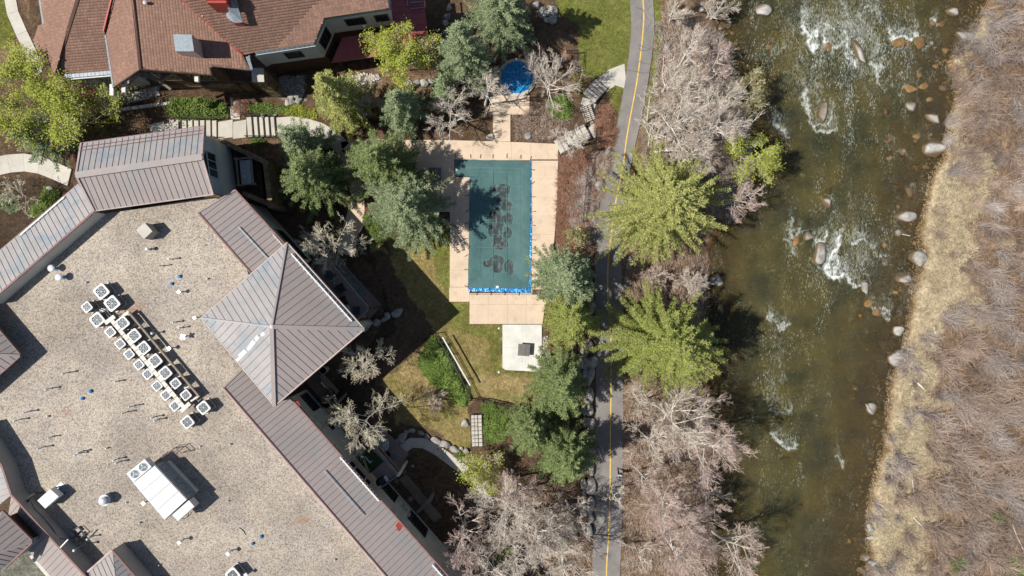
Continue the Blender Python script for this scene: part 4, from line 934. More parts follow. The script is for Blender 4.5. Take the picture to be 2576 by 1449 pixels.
# sunken terrace with stone walls east of the hall
T = lambda x, y: P(498.3 + x * .312, 306.7 + y * .312, 0)
def TD(x, y, z): return P(498.3 + x * .312, 306.7 + y * .312, z)
dk = [TD(150, 170, 3.0), TD(500, 330, 3.0), TD(535, 640, 3.0), TD(330, 600, 3.0), TD(150, 560, 3.0)]
B().ext(dk[::-1], .3).make('terrace_floor', MAT['wood_dark'], lodge)
for i in range(16):
    p = TD(190 + i * 20, 190 + i * 8, 3.03); q = TD(205 + i * 20, 560 + i * 5, 3.03); bar(lodge, 'deck_board', [p, q], .20, .03, 'wood_dark')
w1 = [TD(185, 130, 4.2), TD(555, 310, 4.2), TD(600, 690, 4.2), TD(350, 590, 4.2)]
for i in range(3): stone_wall(lodge, w1[i], w1[i + 1], .6, 4.2, .42, 1)
# roofed spa table on the terrace
tb = thing('terrace_table', 'grey topped table in a timber frame on the stone walled terrace', 'table', TD(390, 400, 3))
u = (TD(440, 510, 0) - TD(420, 300, 0)).xy.normalized(); c = TD(392, 405, 3.95)
B().box(c, u, 1.15, .58, 3.88, 3.95).make('top', MAT['cloth'], tb)
for sx in (-1, 1):
    for sy in (-1, 1):
        p = Vector((c.x, c.y)) + u * sx * 1.25 + Vector((-u.y, u.x)) * sy * .66; B().box(p, u, .06, .06, 3, 4.35).make('post', MAT['wood_grey'], tb)
    p = Vector((c.x, c.y)) + u * sx * 1.25; q1 = p + Vector((-u.y, u.x)) * .95; q2 = p - Vector((-u.y, u.x)) * .95; bar(tb, 'beam', [(q1.x, q1.y, 4.4), (q2.x, q2.y, 4.4)], .12, .12, 'wood_grey')
    p = Vector((c.x, c.y)) + Vector((-u.y, u.x)) * sx * .66; q1 = p + u * 1.4; q2 = p - u * 1.4; bar(tb, 'beam', [(q1.x, q1.y, 4.52), (q2.x, q2.y, 4.52)], .12, .12, 'wood_grey')
B().lathe(c + Vector((-.25, .15, 0)) + Vector((u.x, u.y, 0)) * .55, [(.10, 0), (.12, .03), (.05, .05)], 14).make('dish', MAT['white'], tb)
bx = thing('utility_box', 'grey stone clad bench against the outer terrace wall', 'bench', TD(600, 500, 0))
B().box(TD(590, 500, 1.2), u, .95, .28, .1, 1.2).make('block', MAT['cloth'], bx); B().box(TD(590, 500, 1.25), u, 1.0, .33, 1.2, 1.27).make('cap', MAT['wood_grey'], bx)
# north-east mansard strip beside the tower
zi, zo = 9.5, 8.5
pn = Plane(P(499, 535, zi), P(632.5, 690, zi), P(600, 475, zo))
metal_plane(lodge, [pn.at(592, 478), pn.at(644, 535), pn.at(722, 620), pn.at(715, 640), pn.at(640, 698), pn.at(499, 535)], .52, 1, 2)
bar(lodge, 'ridge_trim', [pn.at(499, 535), pn.at(636, 692)], .14, .06, 'fascia', .03); bar(lodge, 'gutter', [pn.at(592, 478), pn.at(720, 618)], .14, .12, 'fascia')
bar(lodge, 'barge_trim', [pn.at(499, 535), pn.at(592, 478)], .12, .06, 'trim', .04)
A_, B_ = P(499, 535, zi), P(636, 692, zi); wall(lodge, A_, B_, G - .2, zi - .04, 'stucco_tan', .1, 'parapet_wall', side=-1)
E1, E2 = pn.at(597, 482), pn.at(735, 634); E1, E2 = inset(E1, E2, .75)
wall(lodge, E1, E2, 0, 8.35, 'stucco', .3, side=1)
window(lodge, E1, E2, .40, .62, 5.3, 6.9); window(lodge, E1, E2, .68, .90, 5.3, 6.9); window(lodge, E1, E2, .46, .97, 1.6, 3.6, mull=4)
# tower
TZ = 9.8
C4 = [P(722, 610, TZ), P(917, 828, TZ), P(690, 1022, TZ), P(505, 800, TZ)]; AP = P(684, 822, 12.15)
for i, mt in enumerate(('metal_roof', 'metal_roof', 'metal_roof_grey', 'metal_roof_grey')):
    metal_plane(lodge, [C4[i], C4[(i + 1) % 4], AP], .58, 0, 1, mt)
    bar(lodge, 'hip_cap', [C4[i], AP], .34 if i in (1, 2) else .16, .08, 'metal_roof' if i != 3 else 'metal_roof_grey', .05)
    bar(lodge, 'gutter', [C4[i] - Vector((0, 0, .08)), C4[(i + 1) % 4] - Vector((0, 0, .08))], .16, .16, 'fascia'); bar(lodge, 'gutter_edge', [C4[i] + Vector((0, 0, .02)), C4[(i + 1) % 4] + Vector((0, 0, .02))], .05, .05, 'beige_metal')
B().lathe(AP - Vector((0, 0, .05)), [(.22, 0), (.16, .12), (.02, .2)], 10).make('finial', MAT['white'], lodge)
# bleached streak on the west slopes
pt = Plane(C4[2], C4[3], AP)
MAT['bleach'] = M('bleached_paint', (.72, .73, .74), .5, .05)
for (x0, y0, x1, y1, ww) in ((665, 838, 656, 843, .28), (650, 846, 642, 856, .3), (640, 858, 622, 880, .34), (618, 882, 602, 898, .36), (603, 900, 594, 908, .26)):
    bar(lodge, 'bleached_patch', [pt.at(x0, y0), pt.at(x1, y1)], ww, .012, 'bleach', .012)
ctr = sum(C4, Vector((0, 0, 0))) / 4
TW = [c_ + (ctr - c_).normalized() * 1.25 for c_ in C4]
for i in range(4):
    a_, b2_ = TW[i], TW[(i + 1) % 4]
    wall(lodge, a_, b2_, G - .2 if i in (2, 3) else 0, TZ - .1, 'stucco', .3, side=1)
window(lodge, TW[0], TW[1], .06, .30, 6.2, 8.0, mull=3); window(lodge, TW[0], TW[1], .4, .75, 5.3, 7.6, mull=3); window(lodge, TW[0], TW[1], .1, .5, 1.0, 3.0, mull=3)
window(lodge, TW[1], TW[2], .25, .6, 5.5, 7.5, mull=3); window(lodge, TW[1], TW[2], .3, .7, 1.0, 3.0, mull=3)
# soffit
B().ext([Vector((p.x, p.y, TZ - .12)) for p in C4][::-1], .06).make('soffit', MAT['wood_dark'], lodge)
# balcony on the tower's north-east face
def balc(name_prefix, Dpts, zdeck, zrail, deckmat, inner, mat='wood_grey'):
    pts = [P(x, y, zdeck) for x, y in inner] ; rp = [P(x, y, zrail) for x, y in Dpts]
    fl = [Vector((p.x, p.y, zdeck)) for p in rp] + pts
    a = sum(fl[i].x * fl[(i + 1) % len(fl)].y - fl[(i + 1) % len(fl)].x * fl[i].y for i in range(len(fl)))
    B().ext(fl if a > 0 else fl[::-1], .25).make('balcony_floor', MAT[deckmat], lodge)
    for i in range(len(rp) - 1):
        p, q = rp[i], rp[i + 1]; bar(lodge, 'rail', [p, q], .16, .07, mat); bar(lodge, 'rail', [p - Vector((0, 0, .55)), q - Vector((0, 0, .55))], .04, .05, 'dark_metal'); bar(lodge, 'rail', [p - Vector((0, 0, zrail - zdeck - .1)), q - Vector((0, 0, zrail - zdeck - .1))], .05, .06, 'dark_metal')
        n = max(2, int((q - p).length / .16)); bb = B()
        for k in range(n + 1):
            r_ = p.lerp(q, k / n); bb.beam(r_ - Vector((0, 0, zrail - zdeck - .02)), r_, .02, .02)
        bb.make('balusters', MAT['dark_metal'], lodge)['kind'] = 'stuff'
    return rp
UB = balc('upper', [(812, 636), (930, 776), (897, 806)], 5.0, 6.2, 'deckboard', [(880, 812), (770, 690), (775, 660)])
for p in UB[1:]: B().box(p, (1, 0), .1, .1, 0, 6.25).make('post', MAT['wood_dark'], lodge)
LB = balc('lower', [(832, 632), (958.5, 769), (923, 804)], .25, 1.35, 'deckboard', [(890, 800), (800, 690), (815, 640)])
B().ext([P(862, 700, .27), P(877, 688, .27), P(922, 742, .27), P(905, 752, .27)][::-1] if False else [P(905, 752, .27), P(922, 742, .27), P(877, 688, .27), P(862, 700, .27)], .015).make('rug', M('speckled_blue_rug', (.16, .27, .32), .9, .4, 5), lodge)
slab([(905, 806), (925, 800), (938, 812), (918, 836), (905, 832)], .5, 'cloth', .4, lodge)
def patio_chair(D, z, rot, label, mat='navy'):
    t = thing('patio_chair', label, 'chair', P(*D, z), 'slatted chairs on the tower balcony'); p = P(*D, z); c_, s_ = math.cos(math.radians(rot)), math.sin(math.radians(rot)); U = Vector((c_, s_))
    def loc(x, y): return Vector((p.x + x * c_ - y * s_, p.y + x * s_ + y * c_))
    for k in range(6): B().box(loc(-.27 + k * .108, .02), U, .046, .27, z + .36, z + .39).make('seat_slat', MAT[mat], t)
    for k in range(6):
        a = loc(-.26 + k * .104, -.27); b_ = loc(-.28 + k * .112, -.52); bar(t, 'back_slat', [(a.x, a.y, z + .36), (b_.x, b_.y, z + .95)], .09, .022, mat)
    for sx in (-1, 1):
        B().box(loc(sx * .34, -.02), U, .06, .34, z + .58, z + .605).make('armrest', MAT[mat], t)
        for sy in (-.28, .28): B().box(loc(sx * .33, sy), U, .03, .03, z, z + .58).make('leg', MAT[mat], t)
    return t
patio_chair((834, 692), 5.0, -32, 'blue slatted chair highest on the tower balcony, turned inwards')
patio_chair((861.5, 725), 5.0, -58, 'black slatted chair with a pale cushion, second down the balcony', 'black')
patio_chair((867, 757), 5.0, -62, 'dark slatted chair half hidden by the gutter above the round side table', 'black')
patio_chair((897, 781), 5.0, 88, 'navy slatted chair at the balcony corner beside the round side table')
st_ = thing('side_table', 'small round pale side table on the balcony', 'table', P(877, 774, 5)); B().lathe(P(877, 774, 5.0), [(.14, 0), (.04, .05), (.04, .46)], 12).make('stand', MAT['cloth'], st_); B().lathe(P(877, 774, 5.0), [(.24, .46), (.26, .48), (.24, .50)], 20).make('top', MAT['cloth'], st_)
gr = thing('covered_grill', 'black covered grill at the north end of the balcony', 'grill', P(796, 662, 5)); B().box(P(796, 662, 5), Vector((.82, .57)), .55, .32, 5.0, 5.9).box(P(796, 662, 5), Vector((.82, .57)), .45, .2, 5.9, 6.02).make('cover', MAT['black'], gr); B().box(P(793, 668, 5), Vector((.82, .57)), .12, .08, 6.02, 6.04).make('handle', MAT['dark_metal'], gr)
for (x, y, rx, ry, a, z, lab) in ((946, 810, 9.5, 9.5, 0, .25, 'dark round boulder beside the tower patio steps'), (968, 801, 12, 6, 25, .1, 'slim pale stone in the tower shade'), (975, 791, 8, 5, 0, .1, 'small pale stone between two larger ones in the tower shade'), (999, 788, 15, 8, 28, .15, 'long pale boulder farthest into the tower shadow')):
    rock('garden_boulder', (x, y), rx, ry, -a, z, lab, 'boulder', 'boulder', None, int(x))
# planter and pen below the tower's south-east side
pl = thing('planter', 'tall round planter ring below the tower gutter', 'planter', P(816, 936, .5)); pc = P(812, 932, 1.3)
B().lathe((pc.x, pc.y, 0), [(.30, 0), (.36, 1.2), (.40, 1.25), (.40, 1.3), (.33, 1.3), (.30, 1.15)], 20).make('pot', MAT['cloth'], pl); B().lathe((pc.x, pc.y, 1.12), [(.31, 0), (.05, .03)], 16).make('soil', MAT['black'], pl)
pen = [P(788, 928, 1.0), P(808, 960, 1.0), P(842, 990, 1.0), P(818, 1012, 1.0)]
B().ext([P(770, 960, .2), P(790, 925, .2), P(845, 992, .2), P(815, 1015, .2)][::-1] if False else [P(815, 1015, .2), P(845, 992, .2), P(790, 925, .2), P(770, 960, .2)], .1).make('patio_floor', MAT['mulch_pot'], lodge)
for i in (1, 2): bar(lodge, 'low_wall', [pen[i], pen[i + 1]], .28, 1.0, 'wood_grey', -.45)
bar(lodge, 'low_wall', [P(806, 945, 1), P(845, 990, 1)], .28, 1.0, 'wood_grey', -.45)
lg = thing('log_bench', 'weathered log bench lying by the wing beside a bare tree', 'bench', P(842, 1020, .5)); B().tube([P(823, 1032, .9), P(850, 1012, .9), P(872, 990, .9)], [.16, .18, .12], 10).make('log', MAT['wood_grey'], lg); B().box(P(830, 1026, 0), (1, 0), .1, .1, 0, .8).box(P(864, 999, 0), (1, 0), .1, .1, 0, .8).make('support', MAT['wood_dark'], lg)
# south-east wing
zi, zo = 9.35, 8.0
ps = Plane(P(562.5, 974.5, zi), P(971.5, 1449, zi), P(1129, 1449, zo))
metal_plane(lodge, [ps.at(608, 930), ps.at(690, 1012), ps.at(735, 1004), ps.at(1129, 1449), ps.at(1233, 1570), ps.at(1076, 1570), ps.at(562.5, 974.5)], .52, 5, 6, name='roof_panel')
bar(lodge, 'ridge_trim', [ps.at(562.5, 974.5), ps.at(1076, 1570)], .10, .06, 'fascia', .04); bar(lodge, 'gutter', [ps.at(728, 998), ps.at(1233, 1568)], .12, .12, 'fascia')
bar(lodge, 'barge_trim', [ps.at(562.5, 974.5), ps.at(608, 930)], .16, .06, 'trim', .04)
A_, B_ = ps.at(562.5, 974.5), ps.at(1076, 1570); A2, B2 = inset(A_, B_, .32)
bb = B(); bb.poly([A_, B_, Vector((B2.x, B2.y, zi - .35)), Vector((A2.x, A2.y, zi - .35))]); bb.poly([Vector((A2.x, A2.y, zi - .35)), Vector((B2.x, B2.y, zi - .35)), Vector((B2.x, B2.y, G - .1)), Vector((A2.x, A2.y, G - .1))]); bb.make('flashing', MAT['trim'], lodge)
W1, W2 = ps.at(724, 994), ps.at(1233, 1570); W1, W2 = inset(W1, W2, 1.0); wl = (W2 - W1).length
wall(lodge, W1, W2, 0, 7.9, 'stucco', .3, side=1)
def tw(x, y): # parameter along wing wall closest to the eave point at photo pixel
    p = ps.at(x, y); d = (W2 - W1).xy; return (p - W1).xy.dot(d) / d.length_squared
for (y0, y1, za, zb, ml) in ((1015, 1040, 5.0, 7.0, 3), (1052, 1066, 5.6, 6.3, 2), (1120, 1145, 5.0, 6.8, 2), (1255, 1288, 5.2, 7.1, 4), (1336, 1382, 5.2, 7.1, 4), (1170, 1180, 4.2, 6.8, 1), (1186, 1210, 4.2, 6.8, 1), (1216, 1225, 4.2, 6.8, 1)):
    x0 = 729 + (y0 - 997) / 1.13; x1 = 729 + (y1 - 997) / 1.13; window(lodge, W1, W2, tw(x0, y0), tw(x1, y1), za, zb, mull=ml)
for (y0, y1, za, zb, ml) in ((1000, 1042, .8, 2.9, 4), (1075, 1095, 1.5, 2.4, 2), (1250, 1290, .6, 2.8, 4), (1310, 1322, 1.2, 2.0, 1), (1330, 1385, .6, 2.9, 5)):
    x0 = 729 + (y0 - 997) / 1.13; x1 = 729 + (y1 - 997) / 1.13; window(lodge, W1, W2, tw(x0, y0), tw(x1, y1), za, zb, mull=ml)
# staggered cladding panels on the wing wall
dW = (W2 - W1).xy.normalized(); nW = -Vector((dW.y, -dW.x))
for (y0, y1) in ((1044, 1085), (1295, 1335)):
    for i in range(8):
        for j in range(8):
            yy = y0 + (y1 - y0) * i / 8; x = 729 + (yy - 997) / 1.13; t = tw(x, yy); p = W1.xy.lerp(W2.xy, t) + dW * (.12 if j % 2 else 0); z = .6 + j * .85
            if z > 5.2 and i in (2, 3, 4): continue
            hw = (y1 - y0) / 8 * KPX * .86 * 1.33 / 2
            B().box(p + nW * .02, dW, hw - .02, .03 + rnd.uniform(0, .012), z + .01, z + .83).make('cladding_panel', MAT['cladding'], lodge)
# wing balcony with turf
def Q(x, y, z): return P(856.1 + x * .3433, 1073.3 + y * .3433, z)
bd = [Q(215, 105, 5.0), Q(425, 355, 5.0), Q(290, 455, 5.0), Q(80, 200, 5.0)]; WBZ = 3.9
fl = [Vector((p.x, p.y, WBZ)) for p in bd]; B().ext(fl[::-1], .3).make('balcony_floor', MAT['deckboard'], lodge)
for (i, j) in ((0, 1), (1, 2), (3, 0)):
    bar(lodge, 'rail', [bd[i], bd[j]], .22 if i == 0 else .12, .08, 'wood_grey'); bar(lodge, 'rail', [bd[i] - Vector((0, 0, .95)), bd[j] - Vector((0, 0, .95))], .06, .08, 'dark_metal')
    n = int((bd[j] - bd[i]).length / .15); bb = B()
    for k in range(n + 1): r_ = bd[i].lerp(bd[j], k / n); bb.beam(r_ - Vector((0, 0, 1.05)), r_, .02, .02)
    bb.make('balusters', MAT['dark_metal'], lodge)['kind'] = 'stuff'
for p in bd[:2]: B().box(p, dW, .13, .13, 0, 5.06).make('post', MAT['beige_metal'], lodge)
tf = [Q(85, 195, WBZ + .02), Q(180, 120, WBZ + .02), Q(320, 255, WBZ + .02), Q(215, 345, WBZ + .02)]; B().ext(tf[::-1], .02).make('turf_mat', MAT['turf'], lodge)
og = thing('ornament', 'small white winged ornament lying on the dark balcony turf', 'ornament', Q(208, 250, WBZ)); oc = Q(208, 252, WBZ + .05)
B().tube([oc + Vector((-.02, .02, 0)), oc + Vector((.12, -.12, .03)), oc + Vector((.2, -.2, .05))], [.05, .09, .03], 8).make('body', MAT['white'], og, True)
bar(og, 'wing', [oc, oc + Vector((-.32, .42, .02))], .09, .02, 'white'); bar(og, 'wing', [oc + Vector((.1, -.1, 0)), oc + Vector((.38, .02, .02))], .08, .02, 'white')
g2 = thing('barbecue', 'black barbecue with a shiny side shelf on the wing balcony', 'grill', Q(312, 388, WBZ)); c = Q(310, 385, WBZ); uu = (Q(345, 365, 0) - Q(275, 405, 0)).xy.normalized()
B().box(c, uu, .42, .30, WBZ + .1, WBZ + .85).make('cart', MAT['black'], g2); B().tube([Vector((c.x, c.y, WBZ + .92)) - Vector((uu.x, uu.y, 0)) * .4, Vector((c.x, c.y, WBZ + .92)) + Vector((uu.x, uu.y, 0)) * .4], .26, 12).make('lid', MAT['black'], g2, True)
B().box(Vector((c.x, c.y)) + uu * .58, uu, .15, .28, WBZ + .82, WBZ + .86).make('side_shelf', MAT['silver'], g2)
# wing patio: floor, covered furniture, rug, round table
pf = bpy.data.objects.new('patio', None); link(pf); tag(pf, 'pinkish concrete patio below the wing balcony', kind='structure')
for q in ([Q(290, 0, .1), Q(380, 80, .1), Q(330, 180, .1), Q(230, 60, .1)], [Q(380, 80, .1), Q(500, 200, .1), Q(430, 320, .1), Q(330, 180, .1)], [Q(270, -20, .1), Q(292, -2, .1), Q(232, 58, .1), Q(180, 10, .1)]):
    B().ext(q if (q[1] - q[0]).cross(q[2] - q[0]).z > 0 else q[::-1], .15).make('slab', MAT['deckboard'], pf)
def cloth_pile(name, D, r, z, h, label, seed, parent=None):
    V, F = rock_shape(seed, r * 1.1, r * .9, h, seed * 31 % 180, 3, .9); V[:, 2] = np.maximum(V[:, 2], -h * .3)
    V[:, 2] += (vnoise(V[:, 0], V[:, 1], .25, seed) - .5) * .25; o = np_mesh(name, V, F, MAT['cloth']); o.location = P(*D, z); tag(o, label, 'furniture cover'); return o
cloth_pile('furniture_cover', (953, 1104), .55, .6, .45, 'pale grey draped furniture cover nearer the bare tree', 3)
cloth_pile('furniture_cover', (967, 1120), .60, .6, .5, 'pale grey draped furniture cover beside the blue rug', 8)
rg = [Q(375, 195, .115), Q(418, 212, .115), Q(400, 250, .115), Q(360, 235, .115)]; o = B().ext(rg[::-1], .01).make('rug', M('blue_grey_rug', (.17, .22, .24), .9, .2, 6)); tag(o, 'small blue grey rug on the lower patio', 'rug')
t_ = thing('round_table', 'dark round table on the lower patio next to the rug', 'table', Q(348, 200, .1)); c = Q(345, 198, .1); B().lathe(c, [(.25, 0), (.05, .04), (.05, .68)], 12).make('stand', MAT['black'], t_); B().lathe(c, [(.42, .68), (.45, .70), (.42, .73)], 24).make('top', MAT['black'], t_)
for (x, y, lab) in ((472, 325, 'round dark pot at the edge of the lower patio'), (418, 392, 'upper brown pot on the strip along the wing wall'), (520, 522, 'lower brown pot on the strip along the wing wall')):
    t_ = thing('pot', lab, 'plant pot', Q(x, y, 0)); c = Q(x, y, 0); B().lathe(c, [(.16, 0), (.24, .35), (.26, .4), (.20, .4)], 16).make('pot', MAT['mulch_pot'], t_); B().lathe(c + Vector((0, 0, .36)), [(.2, 0), (.02, .02)], 12).make('soil', MAT['wood_grey'], t_)
sp_ = slab([(1003, 1205), (1022, 1193), (1112, 1300), (1092, 1315)], .08, 'mulch_pot', .15, pf)
lg = thing('driftwood', 'dark weathered driftwood log by the wing patio', 'log', Q(640, 540, .3)); B().tube([Q(560, 630, .3), Q(620, 570, .45), Q(660, 530, .5), Q(682, 485, .6)], [.14, .22, .25, .17], 10).make('log', MAT['wood_grey'], lg)
rock('garden_stone', (1038, 1172), 4, 3, 0, .1, 'small pale stone in the shaded bed beside the curved walk', 'rock')
# tattered red patches on the wing roof
for poly in ([(994, 1323), (1003, 1312), (1007, 1315), (1015, 1322), (1005, 1337), (1000, 1334), (998, 1326)], [(739, 1009), (746, 1006), (752, 1012), (757, 1022), (750, 1020), (747, 1015)], [(1021, 1331), (1023, 1334), (1022, 1336)]):
    q = [ps.at(x, y) + Vector((0, 0, .014)) for x, y in poly]; B().ext(q[::-1], .01).make('red_patch', MAT['red'], lodge)
# snow guards
def guard(plane, a, b_, n, mat='white', w_=.12):
    p, q = plane.at(*a), plane.at(*b_); d = (q - p).normalized(); bb = B(); bb.beam(p + Vector((0, 0, .16)), q + Vector((0, 0, .16)), w_, .05)
    s_ = d.cross(plane.n)
    for k in range(n): r_ = p.lerp(q, (k + .5) / n); bb.beam(r_ + s_ * .14 + Vector((0, 0, .06)), r_ - s_ * .14 + Vector((0, 0, .06)), .10, .12)
    bb.make('snow_guard', MAT[mat], lodge)
pNW = Plane(P(237.5, 532, 9.8), P(-28, 762, 9.8), P(197.5, 462, 8.5)); guard(pNW, (54, 592), (164.5, 496), 11)
guard(pn, (601, 571), (675, 651), 0, 'galv', .06); pT = Plane(C4[0], C4[1], AP); guard(pT, (734, 638.5), (886, 808), 16)
guard(ps, (856.5, 1149), (954, 1259), 14); guard(ps, (816.5, 1183), (915.5, 1295.5), 0, 'galv', .065); guard(ps, (1088, 1419), (1150, 1490), 9)
guard(pn, (688, 590), (725, 632), 0, 'beige_metal', .06)
# west towers, only their corners in view
WT = [P(51, 894.5, TZ), P(-139, 672, TZ), P(-357, 864, TZ), P(-167, 1087, TZ)]; WA = P(-164, 885, 12.1)
for i in range(4):
    metal_plane(lodge, [WT[i], WT[(i + 1) % 4], WA], .58, 0, 1); bar(lodge, 'hip_cap', [WT[i], WA], .2, .07, 'metal_roof', .05); bar(lodge, 'gutter', [WT[i] - Vector((0, 0, .08)), WT[(i + 1) % 4] - Vector((0, 0, .08))], .16, .16, 'fascia')
cw = sum(WT, Vector((0, 0, 0))) / 4; ww_ = [c_ + (cw - c_).normalized() * 1.0 for c_ in WT]
for i in range(4): wall(lodge, ww_[i], ww_[(i + 1) % 4], 0, TZ - .05, 'stucco_tan', .3, side=-1)
# south-west wing: ridge with parapet wall facing the gravel
sz = 9.9
r_ = [P(-60, 900 + 170, sz), P(5, 1171.75, sz), P(28.75, 1244.25, sz), P(211, 1444, sz), P(330, 1575, sz)]
for i in range(4):
    wall(lodge, r_[i], r_[i + 1], G - .2, sz - .03, 'stucco_tan', .2, 'parapet_wall', side=1); bar(lodge, 'ridge_trim', [r_[i], r_[i + 1]], .16, .07, 'fascia', .03)
pw = Plane(r_[2], r_[3], P(82.5, 1399, 8.3))
metal_plane(lodge, [r_[2], pw.at(20, 1300), pw.at(52, 1360), pw.at(82.5, 1399), pw.at(225, 1560), r_[4], r_[3]], .52, 3, 4)
metal_plane(lodge, [r_[1], r_[2], P(-20, 1285, 9.0), P(-60, 1200, 9.0)], .52, 0, 1, 'metal_roof_grey')
wall(lodge, pw.at(75, 1400), pw.at(215, 1560), 0, 8.2, 'stucco', .3, side=-1)
# lower-left pyramid
LZ = 10.9; LC = [P(82, 1363, LZ), P(5, 1286, LZ), P(-150, 1420, LZ), P(-60, 1530, LZ)]; LA = P(-45, 1402, 12.6)
pa_, pb_ = [LC[0], LC[1], LA], [LC[0], P(15, 1428, LZ), LA]
metal_plane(lodge, [LC[1], LC[0], LA], .52, 0, 1); metal_plane(lodge, [LC[0], P(14, 1428, LZ), P(-60, 1480, LZ), LA], .52, 0, 1)
metal_plane(lodge, [LC[1], LC[2], LA], .52, 0, 1)
bar(lodge, 'hip_cap', [LC[0], LA], .2, .07, 'metal_roof', .05); bar(lodge, 'gutter', [LC[1] - Vector((0, 0, .1)), LC[0] - Vector((0, 0, .1))], .14, .2, 'fascia'); bar(lodge, 'gutter', [LC[0] - Vector((0, 0, .1)), P(14, 1428, LZ - .1)], .14, .2, 'fascia')
wall(lodge, P(70, 1368, LZ), P(8, 1305, LZ), 7.8, LZ - .1, 'wood_dark', .2, side=-1); wall(lodge, P(70, 1368, LZ), P(10, 1420, LZ), 0, LZ - .1, 'siding', .2, side=1)
# bottom-middle gable against the gravel
bz = 10.0; g0, g1, g2_, g3 = P(282.5, 1384, bz), P(290, 1449, bz + .6), P(211, 1447, 9.6), P(336, 1450, bz)
gp1 = Plane(g0, g1, g2_); gp2 = Plane(g0, g1, g3)
metal_plane(lodge, [g2_, g0, gp1.at(297, 1500), gp1.at(240, 1560), gp1.at(150, 1520)], .52, 0, 1); metal_plane(lodge, [g0, g3, gp2.at(420, 1540), gp2.at(300, 1560)], .52, 0, 1, 'metal_roof_grey')
wall(lodge, g0, gp2.at(430, 1552), G - .2, bz - .03, 'stucco_tan', .2, 'parapet_wall', side=1); bar(lodge, 'ridge_trim', [g0, gp2.at(430, 1552)], .16, .07, 'fascia', .04); wall(lodge, g2_, g0, G - .2, 9.6, 'stucco_tan', .15, 'parapet_wall', side=1); bar(lodge, 'barge_trim', [g2_, g0], .18, .07, 'trim', .05)

# ------------------------------------------------------------------ rooftop equipment
RU = Vector((math.cos(math.radians(-50)), math.sin(math.radians(-50))))   # direction of the rack
def T02(x, y): return (x / 4, 724.5 + y / 4)
def T03(x, y): return (x / 4, 1086.75 + y / 4)
def T01(x, y): return (x / 4, 362.25 + y / 4)
def T13(x, y): return (644 + x / 4, 1086.75 + y / 4)
def rounded(c, U, h, r_, n=4):
    pts = []
    for (sx, sy, a0) in ((1, 1, 0), (-1, 1, 90), (-1, -1, 180), (1, -1, 270)):
        for k in range(n + 1):
            a = math.radians(a0 + 90 * k / n); x = sx * (h - r_) + math.cos(a) * r_; y = sy * (h - r_) + math.sin(a) * r_; pts.append((c[0] + x * U.x - y * U.y, c[1] + x * U.y + y * U.x))
    return pts
def condenser(loc_D, size, label, rotk, zb=G, ht=.85):
    zt = zb + .12 + ht; c = P(*loc_D, zt); root = thing('condenser', label, 'air conditioner', (c.x, c.y, zb), 'air conditioning units on the pebble roof')
    h = size / 2; U = RU; N_ = 5
    def ringp(pts, z): return [(x, y, z) for x, y in pts]
    o_ = rounded(c, U, h * .95, h * .3); B().prism(ringp(o_, zb + .10), ringp(o_, zt - .06)).make('coil_casing', MAT['coil'], root)
    top = rounded(c, U, h, h * .3); n = len(top); bb = B(); R_ = h * .86
    inn = []
    for (x, y) in top:
        d = Vector((x - c.x, y - c.y)); d.normalize(); inn.append((c.x + d.x * R_, c.y + d.y * R_))
    bb.v = ringp(top, zt - .07) + ringp(top, zt - .012) + ringp(inn, zt) + ringp(inn, zt - .10)
    for k in range(n):
        j = (k + 1) % n; bb.f += [(k, j, n + j, n + k), (n + k, n + j, 2 * n + j, 2 * n + k), (2 * n + k, 2 * n + j, 3 * n + j, 3 * n + k)]
    bb.m = [0] * len(bb.f); bb.make('top_cover', MAT['white'], root)
    B().prism(ringp(inn, zt - .14), ringp(inn, zt - .11)).make('fan_well', MAT['fan'], root)
    gb = B()
    for k in range(8):
        a = 2 * math.pi * k / 8; gb.beam((c.x + math.cos(a) * h * .2, c.y + math.sin(a) * h * .2, zt), (c.x + math.cos(a) * R_, c.y + math.sin(a) * R_, zt - .01), .014, .012)
    for rr in (.55,):
        for k in range(16):
            a, b_ = 2 * math.pi * k / 16, 2 * math.pi * (k + 1) / 16; gb.beam((c.x + math.cos(a) * h * rr, c.y + math.sin(a) * h * rr, zt), (c.x + math.cos(b_) * h * rr, c.y + math.sin(b_) * h * rr, zt), .010, .010)
    gb.make('fan_guard', MAT['galv'], root)
    for k in range(3):
        a = rotk + 2.1 * k; d = Vector((math.cos(a), math.sin(a))); e = Vector((-d.y, d.x)); q = [(d * h * .12 - e * h * .10), (d * h * .66 - e * h * .10), (d * h * .70 + e * h * .30), (d * h * .14 + e * h * .16)]
        B().prism([(c.x + p.x, c.y + p.y, zt - .09) for p in q], [(c.x + p.x, c.y + p.y, zt - .075) for p in q]).make('fan_blade', MAT['blade'], root)
    B().lathe((c.x, c.y, zt - .1), [(h * .17, 0), (h * .17, .06), (h * .1, .08)], 12).make('motor', MAT['blade'], root)
    B().box((c.x, c.y), U, h * 1.05, h * 1.05, zb, zb + .10).make('base', MAT['beige_metal'], root)
    return root
AC = [(1017,35,140,'topmost large condenser north of the rack'),(1125,155,140,'large condenser just above the head of the rack, second from the top'),(872,192,100,'small condenser alone on the left above the rack'),(975,320,135,'large condenser left of the cross tray at the head of the rack')]
Rr = [(1230,352,125),(1348,480,125),(1443,605,125),(1560,732,125),(1660,855,122),(1765,960,100),(1868,1078,100)]
Ll = [(1108,443,100),(1207,562,98),(1297,667,98),(1395,772,98),(1483,867,98),(1578,985,98),(1667,1078,98),(1757,1187,98)]
ORD = ['first', 'second', 'third', 'fourth', 'fifth', 'sixth', 'seventh', 'eighth', 'ninth', 'tenth', 'eleventh', 'twelfth', 'thirteenth', 'fourteenth', 'fifteenth', 'sixteenth', 'seventeenth', 'eighteenth', 'nineteenth', 'twentieth']
